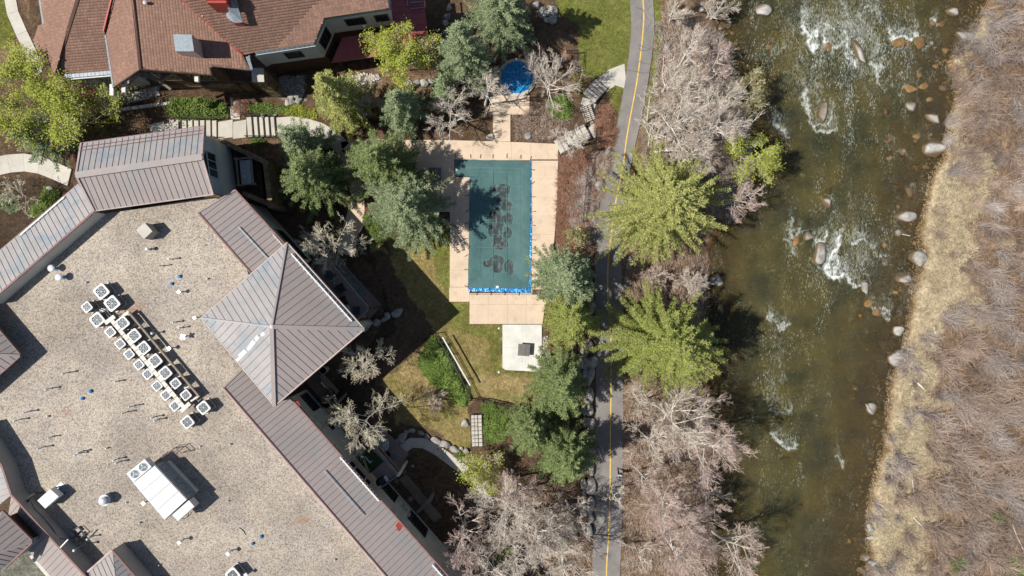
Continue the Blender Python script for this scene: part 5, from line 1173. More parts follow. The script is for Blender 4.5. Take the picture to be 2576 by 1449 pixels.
AC += [(*q, f'{ORD[i]} condenser from the top in the right row of the rack') for i, q in enumerate(Rr)] + [(*q, f'{ORD[i]} condenser from the top in the left row of the rack') for i, q in enumerate(Ll)]
AC += [(2045,1205,122,'lone condenser right of the foot of the rack'),(1883,1350,122,'lone condenser below the foot of the rack')]
for i, (x, y, s_, lab) in enumerate(AC): condenser(T02(x, y), s_ / 4 * KPX * (1 - 9.2 / CAM_H) * .93, lab, i * 1.3, zb=G + .03)
condenser(T03(2340, 1440), 1.05, 'condenser cut by the bottom edge of the picture', .5, zb=G + .03)
rack = thing('pipe_rack', 'long beige cable tray and timber platform between two rows of condensers', 'rack', P(*T02(1500, 750), G))
a, b_ = P(*T02(1125, 325), G + .95), P(*T02(1865, 1215), G + .95); bar(rack, 'cable_tray', [a, b_], .34, .10, 'beige_metal')
for k in range(34):
    p = a.lerp(b_, (k + .5) / 34); B().box(p, RU, .02, .19, G + 1.0, G + 1.02).make('tray_joint', MAT['wood_grey'], rack) if k % 2 else None
for (p, q) in (((1060, 355), (1155, 285)), ((1825, 1240), (1912, 1158))): bar(rack, 'cross_tray', [P(*T02(*p), G + .98), P(*T02(*q), G + .98)], .36, .12, 'beige_metal')
bar(rack, 'dark_rail', [P(*T02(1300, 245), G + .7), P(*T02(2000, 1085), G + .7)], .16, .22, 'wood_grey')
bar(rack, 'rail_end', [P(*T02(1240, 285), G + .6), P(*T02(1300, 240), G + .6)], .3, .1, 'beige_metal'); bar(rack, 'rail_end', [P(*T02(1920, 1140), G + .5), P(*T02(2005, 1082), G + .5)], .16, .1, 'beige_metal')
for i in range(8):
    f_ = (i + .3) / 7.6; p = Vector(T02(1100 + 640 * f_, 420 + 800 * f_)); q = Vector(T02(1340 + 640 * f_, 260 + 800 * f_ + 30)); bar(rack, 'platform_beam', [P(p.x + 6, p.y + 5, G + .12), P(q.x + 6, q.y + 5, G + .12)], .42, .14, 'beige_metal')
for i in range(9):
    p = a.lerp(b_, (i + .3) / 9); B().box(p, RU, .04, .14, G, G + .9).make('leg', MAT['wood_grey'], rack)
    s_ = rnd.choice((-1, 1)); n_ = Vector((-RU.y, RU.x)) * s_; bb = B(); bb.tube([p + Vector((n_.x * .15, n_.y * .15, .02)), p + Vector((n_.x * .4, n_.y * .4, -.2)), p + Vector((n_.x * .6 + .1, n_.y * .6, -.6))], .03, 6); bb.make('pipe', MAT['galv'], rack)
bb = B(); bb.tube([P(*T02(970, 210), G + .3), P(*T02(1040, 230), G + .35), P(*T02(1100, 300), G + .8)], .035, 6); bb.tube([P(*T02(980, 200), G + .3), P(*T02(1060, 215), G + .3), P(*T02(1130, 290), G + .8)], .03, 6); bb.tube([P(*T02(1180, 215), G + .4), P(*T02(1210, 270), G + .5), P(*T02(1150, 300), G + .9)], .03, 6); bb.make('pipe', MAT['galv'], rack)
def vent(D, label, h=.95, r_=.06, cap='dome', capr=.1, capmat='white'):
    zt = G + h; c = P(*D, zt); t = thing('roof_vent', label, 'vent', (c.x, c.y, G), 'vents on the pebble roof')
    B().lathe((c.x, c.y, G), [(r_ * 2.2, 0), (r_ * 1.1, .08), (r_, .10), (r_, h - .08)], 10).make('pipe', MAT['galv'] if capmat != 'blue' else MAT['blue'], t)
    if cap == 'dome': B().lathe((c.x, c.y, zt), [(capr, -.12), (capr * 1.1, -.04), (capr * .8, .02), (.0, .05)], 14).make('cap', MAT[capmat], t, True)
    elif cap == 'box': B().box((c.x, c.y), RU, capr, capr, zt - .12, zt).make('cap', MAT[capmat], t)
    elif cap == 'cross': B().box((c.x, c.y), RU, capr * 1.5, capr * .5, zt - .1, zt - .01).box((c.x, c.y), RU, capr * .5, capr * 1.5, zt - .1, zt).make('cap', MAT[capmat], t)
    return t
vent(T01(1475,1055), 'silver capped vent below the square curb box', .7, .07, 'dome', .16, 'silver'); vent(T01(510,1250), 'upper of two big shiny round caps near the north-west parapet', .75, .12, 'dome', .30, 'silver'); vent(T01(585,1340), 'lower of two big shiny round caps near the north-west parapet', .75, .12, 'dome', .32, 'silver')
vent(T01(862,1392), 'tiny white cap below the two big shiny caps', .2, .05, 'dome', .08); vent(T01(2083,1355), 'tiny white cap left of the square tower roof', .2, .05, 'dome', .08); vent(T01(1805,1332), 'right-hand of two blue caps left of the tower', .15, .05, 'dome', .15, 'blue'); vent(T01(1723,1407), 'left-hand of two blue caps left of the tower', .15, .05, 'dome', .13, 'blue')
vent(T01(1690,1155), 'thin twin-armed vent pipe, upper of the pair below the curb box', .9, .04, 'cross', .07); vent(T01(1600,1222), 'thin vent pipe, lower of the pair below the curb box', .9, .04, 'dome', .07); vent(T01(2045,1016), 'bare dark stub near the north-east metal strip', .4, .03, None)
for (x, y, h, kind, cr, mt, lab) in [(1797,40,.7,'box',.13,'silver','square bright cap halfway between rack and tower'),(1955,300,.6,'box',.12,'silver','square cap at the west tip of the tower roof'),(1737,345,.8,'dome',.1,'white','upper slim white vent right of the rack'),(1800,402,.8,'dome',.09,'white','slim white vent under the upper slim one'),
  (1525,457,.9,'dome',.12,'silver','shiny vent touching the dark rail of the rack'),(1838,490,.7,'cross',.17,'silver','four-lobed bright cap right of the rack'),(1698,608,.7,'box',.14,'silver','square bright cap under the four-lobed one'),(625,862,1.0,'dome',.09,'white','tall white vent left of the rack middle'),
  (1155,945,.7,'dome',.09,'white','short white vent close to the left row of condensers'),(455,1022,.95,'dome',.1,'silver','tall vent left of the two middle blue caps'),(1298,1200,1.0,'dome',.08,'white','upper tall vent of the pair below the rack'),(1225,1265,1.0,'dome',.08,'white','lower tall vent of the pair below the rack'),
  (233,1258,.95,'dome',.1,'silver','right-hand tall vent near the left frame edge'),(140,1340,.95,'dome',.1,'silver','left-hand tall vent near the left frame edge'),(475,1292,.2,'dome',.08,'white','tiny white cap near the left edge vents'),(1520,1310,.9,'dome',.1,'silver','upper vent of the pair near the foot of the rack'),(1550,1338,.9,'dome',.1,'silver','lower vent of the pair near the foot of the rack'),
  (907,1040,.15,'dome',.15,'blue','right-hand blue cap left of the rack'),(823,1113,.15,'dome',.14,'blue','left-hand blue cap left of the rack')]: vent(T02(x, y), lab, h, .045, kind, cr, mt)
for (x, y, h, kind, cr, mt, lab) in [(485,62,.8,'dome',.07,'white','slim vent between the left edge and the big rooftop unit'),(377,173,1.0,'dome',.1,'silver','tall vent above the small white unit'),(778,213,.9,'dome',.1,'silver','upper vent of the pair left of the big rooftop unit'),(748,235,.9,'dome',.1,'silver','lower vent of the pair left of the big rooftop unit'),
  (1138,290,.9,'dome',.1,'silver','upper vent of the pair beside the big rooftop unit fans'),(1162,318,.9,'dome',.1,'silver','lower vent of the pair beside the big rooftop unit fans'),(1440,720,.6,'box',.15,'silver','square cap against the long side of the big rooftop unit'),(1400,918,.2,'dome',.08,'white','tiny white cap below the big rooftop unit'),
  (2312,127,.2,'dome',.08,'white','tiny white cap right of the big rooftop unit'),(873,1083,.9,'dome',.1,'white','white vent right of the block weighted mast'),(740,1195,1.6,'dome',.12,'white','tallest white pipe behind the south-west parapet'),(1800,1115,.9,'box',.14,'silver','left square capped vent near the bottom'),(2290,1228,.9,'box',.15,'silver','right square capped vent near the bottom'),
  (2540,1127,.15,'dome',.13,'blue','lone blue cap at the lower right of the pebble roof'),(1055,172,.45,None,0,'white','dark stub left of the big rooftop unit'),(2005,152,.3,None,0,'white','dark stub right of the big rooftop unit ladder'),(2290,703,.3,None,0,'white','dark stub right of the big rooftop unit shadow'),(1590,1348,.35,None,0,'white','dark stub near the bottom gable'),
  (2470,1440,.8,'box',.14,'silver','square capped vent beside the bottom edge condenser'),(1260,720,.3,None,0,'white','dark stub between exhaust fan and big rooftop unit')]: vent(T03(x, y), lab, h, .045, kind, cr, mt)
vent(T13(50, 1055), 'second lone blue cap close to the wing roof', .15, .05, 'dome', .14, 'blue'); vent(T13(790, 1290), 'tiny white cap near the wing roof at the bottom', .2, .05, 'dome', .08)
# curb box
hb = thing('curb_box', 'square pale capped curb box under the north hall', 'roof hatch', P(*T01(1452, 880), G)); q = [P(*T01(*p), G + 1.3) for p in ((1373, 867), (1455, 792), (1532, 878), (1450, 955))]
B().prism([(p.x, p.y, G) for p in q][::-1], [(p.x, p.y, G + 1.28) for p in q][::-1]).make('box', MAT['stucco_tan'], hb); c = sum(q, Vector((0, 0, 0))) / 4; q2 = [c + (p - c) * 1.03 for p in q]; B().ext([Vector((p.x, p.y, G + 1.33)) for p in q2][::-1], .08).make('lid', MAT['concrete'], hb)
# exhaust fan
ex = thing('exhaust_fan', 'white domed exhaust fan on a square curb left of the big rooftop unit', 'exhaust fan', P(*T03(1040, 690), G)); c = P(*T03(1022, 702), G + 1.1)
B().box(c, RU, .36, .36, G, G + .35).make('curb', MAT['galv'], ex); B().lathe((c.x, c.y, G + .35), [(.30, 0), (.30, .25), (.50, .28), (.50, .36), (.33, .4)], 24).make('shroud', MAT['white'], ex); B().lathe((c.x, c.y, G + .72), [(.34, 0), (.34, .30), (.30, .38), (0, .4)], 24).make('dome', MAT['silver'], ex, True)
# small white unit left
su = thing('rooftop_unit', 'small white unit on a stand beside the south-west parapet', 'air conditioner', P(*T03(480, 675), G)); q = [P(*T03(*p), G + 1.15) for p in ((375, 690), (505, 575), (590, 650), (455, 770))]
B().prism([(p.x, p.y, G + .45) for p in q][::-1], [(p.x, p.y, G + 1.15) for p in q][::-1]).make('casing', MAT['white'], su); c = sum(q, Vector((0, 0, 0))) / 4
for p in q: B().box(c + (p - c) * .85, RU, .05, .05, G + .02, G + .5).make('leg', MAT['dark_metal'], su)
q2 = [c + (p - c) * 1.12 for p in q]; B().ext([Vector((p.x, p.y, G + .04)) + Vector((.2, .2, 0)) for p in q2][::-1], .08).make('pad', MAT['galv'], su)
bb = B(); bb.tube([P(*T03(285, 690), 9.0), P(*T03(300, 650), 9.6), P(*T03(350, 620), 9.5), P(*T03(440, 610), 9.0)], .12, 8); bb.make('duct', MAT['dark_metal'], su)
# big rooftop unit
hv = thing('rooftop_air_handler', 'big white rooftop air handler with two condenser fans', 'air handler', P(*T03(1600, 600), G)); HZ = G + 2.1
W_, N_, E_, S_ = [P(*T03(*p), HZ) for p in ((1340, 515), (1560, 335), (1885, 678), (1655, 885))]
B().prism([(p.x, p.y, G + .5) for p in (W_, S_, E_, N_)], [(p.x, p.y, HZ - .02) for p in (W_, S_, E_, N_)]).make('body', MAT['galv'], hv)
for k in range(4):
    q = [W_.lerp(S_, k / 4), W_.lerp(S_, (k + 1) / 4), N_.lerp(E_, (k + 1) / 4), N_.lerp(E_, k / 4)]; c = sum(q, Vector((0, 0, 0))) / 4; q = [c + (p - c) * (1 - .05 / (p - c).length) for p in q]
    B().ext([Vector((p.x, p.y, HZ + .03)) for p in q], .04).make('roof_panel', MAT['white'], hv)
c = (W_ + N_ + E_ + S_) / 4; q = [c + (p - c) * .92 + Vector((.25, .12, 0)) for p in (W_, S_, E_, N_)]; B().prism([(p.x, p.y, G) for p in q], [(p.x, p.y, G + .5) for p in q]).make('curb', MAT['beige_metal'], hv)
cs = [P(*T03(*p), HZ - .1) for p in ((1270, 420), (1340, 508), (1525, 352), (1455, 272))]
B().prism([(p.x, p.y, HZ - .85) for p in cs], [(p.x, p.y, HZ - .1) for p in cs]).make('condenser_section', MAT['white'], hv)
for t in (.27, .73):
    p = (cs[0].lerp(cs[3], t) + cs[1].lerp(cs[2], t)) / 2; r0 = .40
    fn = B().lathe((p.x, p.y, HZ - .1), [(r0, 0), (r0, .03), (r0 * .9, .035), (r0 * .88, -.0)], 24).make('fan_ring', MAT['white'], hv); B().lathe((p.x, p.y, HZ - .062), [(r0 * .88, 0), (.01, .004)], 24).make('fan_well', MAT['fan'], hv)
    bb = B()
    for k in range(5): yy = -.3 + k * .15; hw = math.sqrt(.34 ** 2 - yy * yy) if abs(yy) < .34 else .05; bb.beam((p.x - hw, p.y + yy, HZ - .04), (p.x + hw, p.y + yy, HZ - .04), .02, .02)
    for k in range(3): a = 2.1 * k; bb.beam((p.x, p.y, HZ - .048), (p.x + math.cos(a) * .3, p.y + math.sin(a) * .3, HZ - .048), .13, .012)
    bb.make('fan_guard', MAT['blade'], hv)
hd = [P(*T03(*p), HZ - .25) for p in ((1730, 832), (1790, 897), (1955, 750), (1900, 686))]; B().prism([(p.x, p.y, HZ - 1.2) for p in hd], [(p.x, p.y, HZ - .25) for p in hd]).make('air_hood', MAT['white'], hv)
dE = (E_ - N_).normalized(); nE = Vector((-dE.y, dE.x, 0)); nE = nE if nE.dot(E_ - W_) > 0 else -nE
for (t0, t1, za, zb) in ((.05, .22, 1.0, 1.7), (.48, .66, .8, 1.5), (.74, .92, .8, 1.5)):
    p = N_.lerp(E_, (t0 + t1) / 2) + nE * .02; B().box(p, dE.xy, (t1 - t0) / 2 * (E_ - N_).length, .02, G + za, G + zb).make('access_panel', MAT['galv'], hv)
    for t in (t0 + .03, t1 - .03): p = N_.lerp(E_, t) + nE * .05; B().box(p, dE.xy, .04, .03, G + za + .3, G + za + .38).make('latch', MAT['black'], hv)
bb = B(); lad = P(*T03(1700, 190), G + .9)
q = [P(*T03(*p), G + 1.0) for p in ((1580, 300), (1710, 190), (1765, 155), (1825, 215), (1785, 235), (1725, 180))]
for i in range(5): bb.beam(q[i], q[i + 1], .05, .05)
for p in q: bb.beam(p, Vector((p.x, p.y, G)), .04, .04)
bb.beam(q[0] - Vector((0, 0, .5)), q[1] - Vector((0, 0, .5)), .04, .04); bb.make('guard_rail', MAT['fascia'], hv)
bb = B(); bb.tube([P(*T03(1800, 880), G + .6), P(*T03(1870, 865), G + .1), P(*T03(1900, 840), G + .06), P(*T03(1895, 815), G + .3)], .025, 6); bb.make('hose', MAT['black'], hv)
# ballast mast
bm_ = thing('ballast_mast', 'antenna mast frame weighted with concrete blocks by the south-west parapet', 'mast', P(*T03(770, 1030), G)); 
for (x, y) in ((775, 990), (740, 1015), (815, 1045), (785, 1075)):
    c = P(*T03(x, y), G + .25); B().box(c, RU, .2, .24, G + .05, G + .27).make('concrete_block', MAT['stucco_tan'], bm_)
bb = B()
for (p, q) in (((690, 1080), (870, 1015)), ((720, 1000), (840, 1100)), ((730, 990), (790, 960)), ((790, 960), (850, 1020)), ((850, 1020), (780, 1110))): bb.beam(P(*T03(*p), G + .35), P(*T03(*q), G + .35), .05, .05)
bb.make('frame', MAT['dark_metal'], bm_); bb = B(); bb.beam(P(*T03(685, 1080), G + 1.9), P(*T03(605, 1165), G + 1.9), .10, .05); bb.make('white_pole', MAT['white'], bm_)
bb = B(); bb.tube([P(*T03(310, 700), 9.5), P(*T03(340, 760), 9.1), P(*T03(430, 850), 9.1), P(*T03(520, 960), 9.1), P(*T03(590, 1070), 9.2), P(*T03(680, 1082), 9.2)], .03, 6); o = bb.make('cable', MAT['black']); tag(o, 'black cable draped along the south-west parapet wall', 'cable')
bb = B(); bb.tube([P(*T03(2410, 962), G + .03), P(*T03(2445, 990), G + .04), P(*T03(2472, 1035), G + .03)], .03, 6); o = bb.make('hose', MAT['black']); tag(o, 'short dark hose lying on the pebbles right of the big unit', 'hose')

# ================================================================== brown shingled house (top left)
house = thing('shingled_house', 'brown shingled house with red valley flashings at the top left', 'building', (-28, 24, 0))
MAT['deck_roof'] = M('brown_roof_felt', (.085, .045, .034), .9, .1)
SHG = []      # all shingles: (distance to nadir, verts, parent)
def shingle_plane(pts, e0, e1, row=.235, tab=.31):
    pts = [Vector(p) for p in pts]; nrm = Vector((0, 0, 0))
    for i in range(len(pts)): nrm += pts[i].cross(pts[(i + 1) % len(pts)])
    nrm.normalize(); nrm = nrm if nrm.z > 0 else -nrm
    o, u, v = uvframe(pts, nrm, pts[e1] - pts[e0])
    uv = [((p - o).dot(u), (p - o).dot(v)) for p in pts]
    if sum(a[1] for a in uv) < uv[e0][1] * len(uv): v = -v; uv = [(a, -b) for a, b in uv]
    q = pts; c = sum(q, Vector((0, 0, 0))); a2 = sum(q[i].x * q[(i + 1) % len(q)].y - q[(i + 1) % len(q)].x * q[i].y for i in range(len(q)))
    base = B().ext(q if a2 > 0 else q[::-1], .18).make('roof', MAT['shingle'], house); a = base.data.attributes.new('tone', 'FLOAT', 'POINT'); a.data.foreach_set('value', np.full(len(base.data.vertices), .6, 'f'))
    us = np.array([a[0] for a in uv]); vs = np.array([a[1] for a in uv]); poly = [(a[0], a[1]) for a in uv]
    r_ = 0; vv = vs.min()
    while vv < vs.max():
        uu = us.min() - rnd.uniform(0, tab)
        while uu < us.max():
            w_ = tab * rnd.uniform(.8, 1.15); m_ = .03
            cu = np.array([uu + m_, uu + w_ - m_, uu + w_ - m_, uu + m_]); cv = np.array([vv + .02, vv + .02, vv + row, vv + row])
            if in_poly(cu, cv, poly).sum() >= 3:
                h = .022 + rnd.uniform(0, .012); t0 = rnd.random() ** 1.5; x0, x1 = uu + .008, uu + w_ - .008
                tv = [o + u * x0 + v * vv + nrm * h, o + u * x1 + v * vv + nrm * h, o + u * x1 + v * (vv + row) + nrm * .006, o + u * x0 + v * (vv + row) + nrm * .006]
                bv = [o + u * x0 + v * vv - nrm * .01, o + u * x1 + v * vv - nrm * .01]
                cc = sum(tv, Vector((0, 0, 0))) / 4; ca = math.hypot(cc.x, cc.y); SHG.append((ca, tv + bv, base, t0))
            uu += w_
        vv += row; r_ += 1
    return base
hp = Plane(P(332, 0, 11.6), P(353, 174, 11.6), P(620, 150, 8.1)); hl = Plane(P(332, 0, 11.6), P(353, 174, 11.6), P(284, 215, 9.2))
he = Plane(P(645, 135, 8.1), P(800, 113, 8.1), P(620, 0, 10.5))
pB = Plane(P(137, 190, 8.0), P(279, 178, 8.0), P(240, 0, 10.4)); pA = Plane(P(100, 0, 8.4), P(109, 60, 8.4), P(195, 0, 10.2))
shingle_plane([hp.at(532, 190), hp.at(353, 175), hp.at(328, -60), hp.at(400, -60), hp.at(459, 0), hp.at(611, 140), hp.at(630, 177), hp.at(527, 166)], 1, 2)
shingle_plane([hl.at(286, 221), hl.at(353, 175), hl.at(328, -60), hl.at(300, -60), hl.at(281, 0), hl.at(265, 81)], 0, 5, .3, .36)
shingle_plane([he.at(611, 139), he.at(640, 131), he.at(790, 109), he.at(815, 45), he.at(978, 20), he.at(970, -60), he.at(400, -60), he.at(459, 0)], 1, 2)
shingle_plane([pB.at(137, 190), pB.at(279, 178), pB.at(262, 81), pB.at(285, -60), pB.at(215, -60), pB.at(195, 0)], 0, 1)
shingle_plane([pA.at(109, 60), pA.at(100, 0), pA.at(95, -60), pA.at(212, -60), pA.at(193, 0), pA.at(163, 95), pA.at(137, 189), pA.at(124, 150)], 0, 1)
pS = Plane(P(112, 164, 7.4), P(84, 101, 7.4), P(160, 91, 8.6)); shingle_plane([pS.at(120, 57), pS.at(160, 91), pS.at(135, 165), pS.at(112, 164), pS.at(84, 101), pS.at(96, 64)], 3, 4)
SHG.sort(key=lambda s_: s_[0]); first, rest = SHG[:300], SHG[300:]
FF = [(0, 1, 2, 3), (4, 5, 1, 0)]
for (_, v_, base, t0) in first:
    mesh_obj('shingle', v_, FF, MAT['shingle'], base, tone=[t0] * 6)
if rest:
    V = np.array([[tuple(p) for p in s_[1]] for s_ in rest]).reshape(-1, 3); n_ = len(rest); off = (np.arange(n_) * 6)[:, None, None]; F = (np.array(FF)[None] + off).reshape(-1, 4)
    o = np_mesh('shingle_field', V, F, MAT['shingle'], house, tone=np.repeat([s_[3] for s_ in rest], 6)); o['kind'] = 'stuff'
def hbar(name, pts, w_, h_, mt, lift=.05): return bar(house, name, pts, w_, h_, mt, lift)
hbar('red_flashing', [hp.at(400, -60), hp.at(459, 0), hp.at(611, 140)], .14, .05, 'red'); hbar('red_flashing', [pB.at(285, -60), pB.at(281, 0), pB.at(261, 80)], .14, .05, 'red', .1)
hbar('red_flashing', [pS.at(120, 57), pS.at(160, 91), pS.at(135, 165)], .13, .05, 'red'); hbar('barge_trim', [hl.at(265, 81), hl.at(286, 221)], .14, .10, 'galv'); hbar('barge_trim', [hl.at(286, 221), hl.at(353, 175)], .10, .16, 'wood_dark', 0); hbar('barge_trim', [hp.at(353, 175), hp.at(532, 190)], .10, .16, 'wood_dark', 0)
hbar('ridge_line', [hp.at(328, -60), hp.at(353, 175)], .22, .05, 'deck_roof', .02); hbar('valley', [pB.at(212, -60), pB.at(195, 0), pB.at(137, 190)], .30, .03, 'deck_roof', .03)
# galvanised eave aprons
EV = [he.at(611, 139), he.at(640, 131), he.at(790, 109), he.at(815, 45), he.at(978, 20)]
EO = [P(630, 145, 7.95), P(644, 138, 7.9), P(793, 115, 7.9), P(821, 50, 7.9), P(984, 26, 7.9)]
for i in range(1, 4):
    n = max(2, int((EV[i + 1] - EV[i]).length / .45))
    for k in range(n):
        q = [EV[i].lerp(EV[i + 1], k / n + .003), EV[i].lerp(EV[i + 1], (k + 1) / n - .003), EO[i].lerp(EO[i + 1], (k + 1) / n - .003), EO[i].lerp(EO[i + 1], k / n + .003)]
        B().ext([p + Vector((0, 0, .03)) for p in q][::-1], .03).make('eave_apron', MAT['galv'], house)
    hbar('gutter', [EO[i] - Vector((0, 0, .05)), EO[i + 1] - Vector((0, 0, .05))], .07, .10, 'white', 0)
hbar('gutter', [EO[4], P(975, -60, 7.9)], .14, .10, 'galv', 0)
for k in range(12):
    a, b_ = pB.at(160, 188), pB.at(279, 178); q = [a.lerp(b_, k / 12 + .003), a.lerp(b_, (k + 1) / 12 - .003)]; q2 = [Vector((p.x, p.y - .30, p.z - .12)) for p in q]; B().ext([q[0] + Vector((0, 0, .04)), q[1] + Vector((0, 0, .04)), q2[1] + Vector((0, 0, .04)), q2[0] + Vector((0, 0, .04))][::-1], .03).make('eave_apron', MAT['galv'], house)
a, b_ = pB.at(160, 196), pB.at(279, 186); hbar('gutter', [a - Vector((0, .1, .2)), b_ - Vector((0, .1, .2))], .10, .1, 'white', 0)
hbar('gutter', [pA.at(109, 60), pA.at(100, 0), pA.at(95, -60)], .14, .1, 'galv', 0)
for k in range(3):
    q = [P(618 + k * 4, 143 + k * 11, 8.02), P(626 + k * 3.4, 141 + k * 11, 7.98), P(630 + k * 3, 152 + k * 11, 7.98), P(621 + k * 3, 154 + k * 11, 8.02)]; B().ext(q[::-1], .03).make('eave_apron', MAT['galv'], house)
hbar('gutter', [P(627, 140, 7.9), P(632, 178, 7.9)], .12, .1, 'galv', 0); hbar('gutter', [P(530, 166, 8.4), P(632, 178, 8.0)], .08, .12, 'black', 0); hbar('gutter', [P(528, 167, 8.4), P(533, 190, 8.4)], .1, .12, 'galv', 0)
# walls of the right wing
WL = [P(x, y, 7.9) for x, y in ((632, 140), (643, 134), (790, 112), (818, 47), (981, 23), (975, -60))]
def offs(pl, d):
    out = []
    for i, p in enumerate(pl):
        a = (pl[i] - pl[max(i - 1, 0)]).xy; b_ = (pl[min(i + 1, len(pl) - 1)] - pl[i]).xy; t = (a.normalized() if a.length else b_.normalized()) + (b_.normalized() if b_.length else a.normalized()); t.normalize(); n = Vector((-t.y, t.x)); out.append(Vector((p.x + n.x * d, p.y + n.y * d, p.z)))
    return out
WO = offs(WL, .55)
if (WO[2] - WL[2]).y < 0: WO = offs(WL, -.55)
for i in range(5):
    wall(house, WO[i], WO[i + 1], 0, 3.3, 'wood_dark', .3, side=-1); a_, b2_ = WO[i].copy(), WO[i + 1].copy()
    wall(house, a_, b2_, 3.3, 6.5, 'stucco', .28, side=-1, name='stucco_wall'); wall(house, a_, b2_, 6.5, 7.85, 'wood_dark', .3, side=-1)
window(house, WO[1], WO[2], .38, .68, 4.2, 5.6, side=-1, mull=3); window(house, WO[2], WO[3], .22, .82, 3.9, 5.9, side=-1, mull=2); window(house, WO[3], WO[4], .28, .58, 4.6, 6.0, side=-1, mull=3); window(house, WO[3], WO[4], .76, .96, 4.6, 6.0, side=-1, mull=2)
window(house, WO[2], WO[3], .1, .9, 1.2, 2.6, side=-1, mull=3)
# red porch roof
pr = Plane(P(861, 92, 3.9), P(955, 80, 3.9), P(834, 157, 3.1))
metal_plane(house, [pr.at(834, 157), pr.at(905, 148), pr.at(1083, 122), pr.at(1055, 84), pr.at(990, 78), pr.at(861, 94)], .6, 1, 2, 'red_roof', name='porch_roof_panel')
p2 = Plane(P(985, 60, 3.9), P(981, 0, 3.9), P(1060, 60, 3.1)); metal_plane(house, [p2.at(1081, 122), p2.at(1069, 22), p2.at(1066, -60), p2.at(978, -60), p2.at(981, 0), p2.at(988, 72)], .6, 0, 1, 'red_roof', name='porch_roof_panel')
hbar('porch_gutter', [pr.at(834, 157), pr.at(1083, 122)], .1, .1, 'fascia', -.02)
for y_ in (24, 9): bar(house, 'snow_rail', [p2.at(1032, y_), p2.at(1066, y_ - 4)], .06, .1, 'galv', .1)
bar(house, 'snow_rail', [p2.at(1024, -10), p2.at(1026, 17)], .06, .1, 'galv', .1)
for p in ((850, 150), (930, 142), (1010, 131), (1078, 122), (1066, 40)):
    q = pr.at(*p); B().box(Vector((q.x - .3, q.y + .4)), (1, 0), .1, .1, 0, 3.0).make('post', MAT['wood_dark'], house)
# left wing walls
for (A_, B_, zt) in ((pB.at(137, 186), pB.at(279, 174), 7.9), (pA.at(100, -60), pA.at(112, 60), 8.2), (pS.at(86, 101), pS.at(113, 160), 7.2)):
    c_ = Vector((pB.at(200, 60).x, pB.at(200, 60).y, 0)); mid = (A_ + B_) / 2; d = (c_ - mid).xy.normalized() * .5; a = Vector((A_.x + d.x, A_.y + d.y)); b2_ = Vector((B_.x + d.x, B_.y + d.y)); wall(house, a, b2_, 0, zt - .1, 'stucco', .3, side=-1 if (b2_ - a).cross(Vector(d)) > 0 else 1)
# south gable front with timber braces and stone base
GA, GB, GR = hl.at(286, 221), hp.at(532, 190), hp.at(353, 175); sh = Vector((0, .9, 0))
ga, gb = Vector((GA.x, GA.y + .9)), Vector((GB.x, GB.y + .9)); gr_ = Vector((GR.x, GR.y + .9))
fy = max(ga.y, gb.y) + .3; ga.y = gb.y = fy
B().prism([(ga.x + .3, fy, 2.6), (gb.x - .3, fy, 2.6), (gb.x - .3, fy, GB.z - .2), (GR.x, fy, GR.z - .25), (ga.x + .3, fy, GA.z - .2)], [(ga.x + .3, fy + .3, 2.6), (gb.x - .3, fy + .3, 2.6), (gb.x - .3, fy + .3, GB.z - .2), (GR.x, fy + .3, GR.z - .25), (ga.x + .3, fy + .3, GA.z - .2)]).make('gable_wall', MAT['wood_dark'], house)
stone_wall(house, (ga.x + .3, fy), (gb.x - .3, fy), 0, 2.6, .35, -1, bl=.8, bh=.42)
window(house, (ga.x, fy), (gb.x, fy), .2, .42, 4.0, 6.4, side=1, frame='wood_grey', mull=3); window(house, (ga.x, fy), (gb.x, fy), .55, .8, 4.0, 6.2, side=1, frame='wood_grey', mull=3)
for (p, q) in (((353, 181), (318, 214)), ((353, 181), (400, 205)), ((400, 205), (440, 180)), ((365, 178), (430, 225))):
    a, b_ = P(*p, 8.6), P(*q, 7.6); hbar('timber_brace', [a, b_], .22, .26, 'wood_grey', 0)
for (x, y, z) in ((364, 183, 9.0), (496, 192, 8.9), (313, 219, 8.9), (283, 227, 8.9)):
    p = P(x, y, z); B().box(p, (1, 0), .17, .5, z - .18, z + .16).make('beam_end', MAT['wood_grey'] if z > 8.95 else MAT['beige_metal'], house)
# stone pier and stone skirt right of the gable
pier = [P(635, 174, 5.6), P(662, 174, 5.6), P(664, 205, 5.6), P(637, 205, 5.6)]
for i in range(4): stone_wall(house, pier[i], pier[(i + 1) % 4], .5, 5.6, .3, 1, bl=.7, bh=.5)
q = [Vector((p.x, p.y, 5.72)) for p in pier]; c = sum(q, Vector((0, 0, 0))) / 4; q = [c + (p - c) * 1.12 for p in q]; B().ext(q[::-1], .12).make('pier_cap', MAT['concrete'], house)
st0, st1 = P(505, 215, 3.2), P(600, 210, 3.2); stone_wall(house, st0, st1, .5, 3.2, .35, -1, bl=.8, bh=.45)
wall(house, P(600, 208, 3.2), P(640, 200, 3.2), .5, 3.2, 'stone', .3)
bb = B()
for k in range(9): p = P(592 + k * 5, 191 + k * .3, 4.6); q = P(595 + k * 5, 203, 4.6); bb.beam(p, q, .07, .16)
bb.make('pergola_slats', MAT['wood_dark'], house); hbar('pergola_beam', [P(585, 203, 4.5), P(640, 205, 4.5)], .14, .2, 'wood_dark', 0); hbar('pergola_beam', [P(585, 190, 4.5), P(640, 190, 4.5)], .14, .2, 'wood_dark', 0)
for x in (585, 615): B().box(P(x, 204, 4.4), (1, 0), .12, .12, .5, 4.4).make('post', MAT['wood_dark'], house)
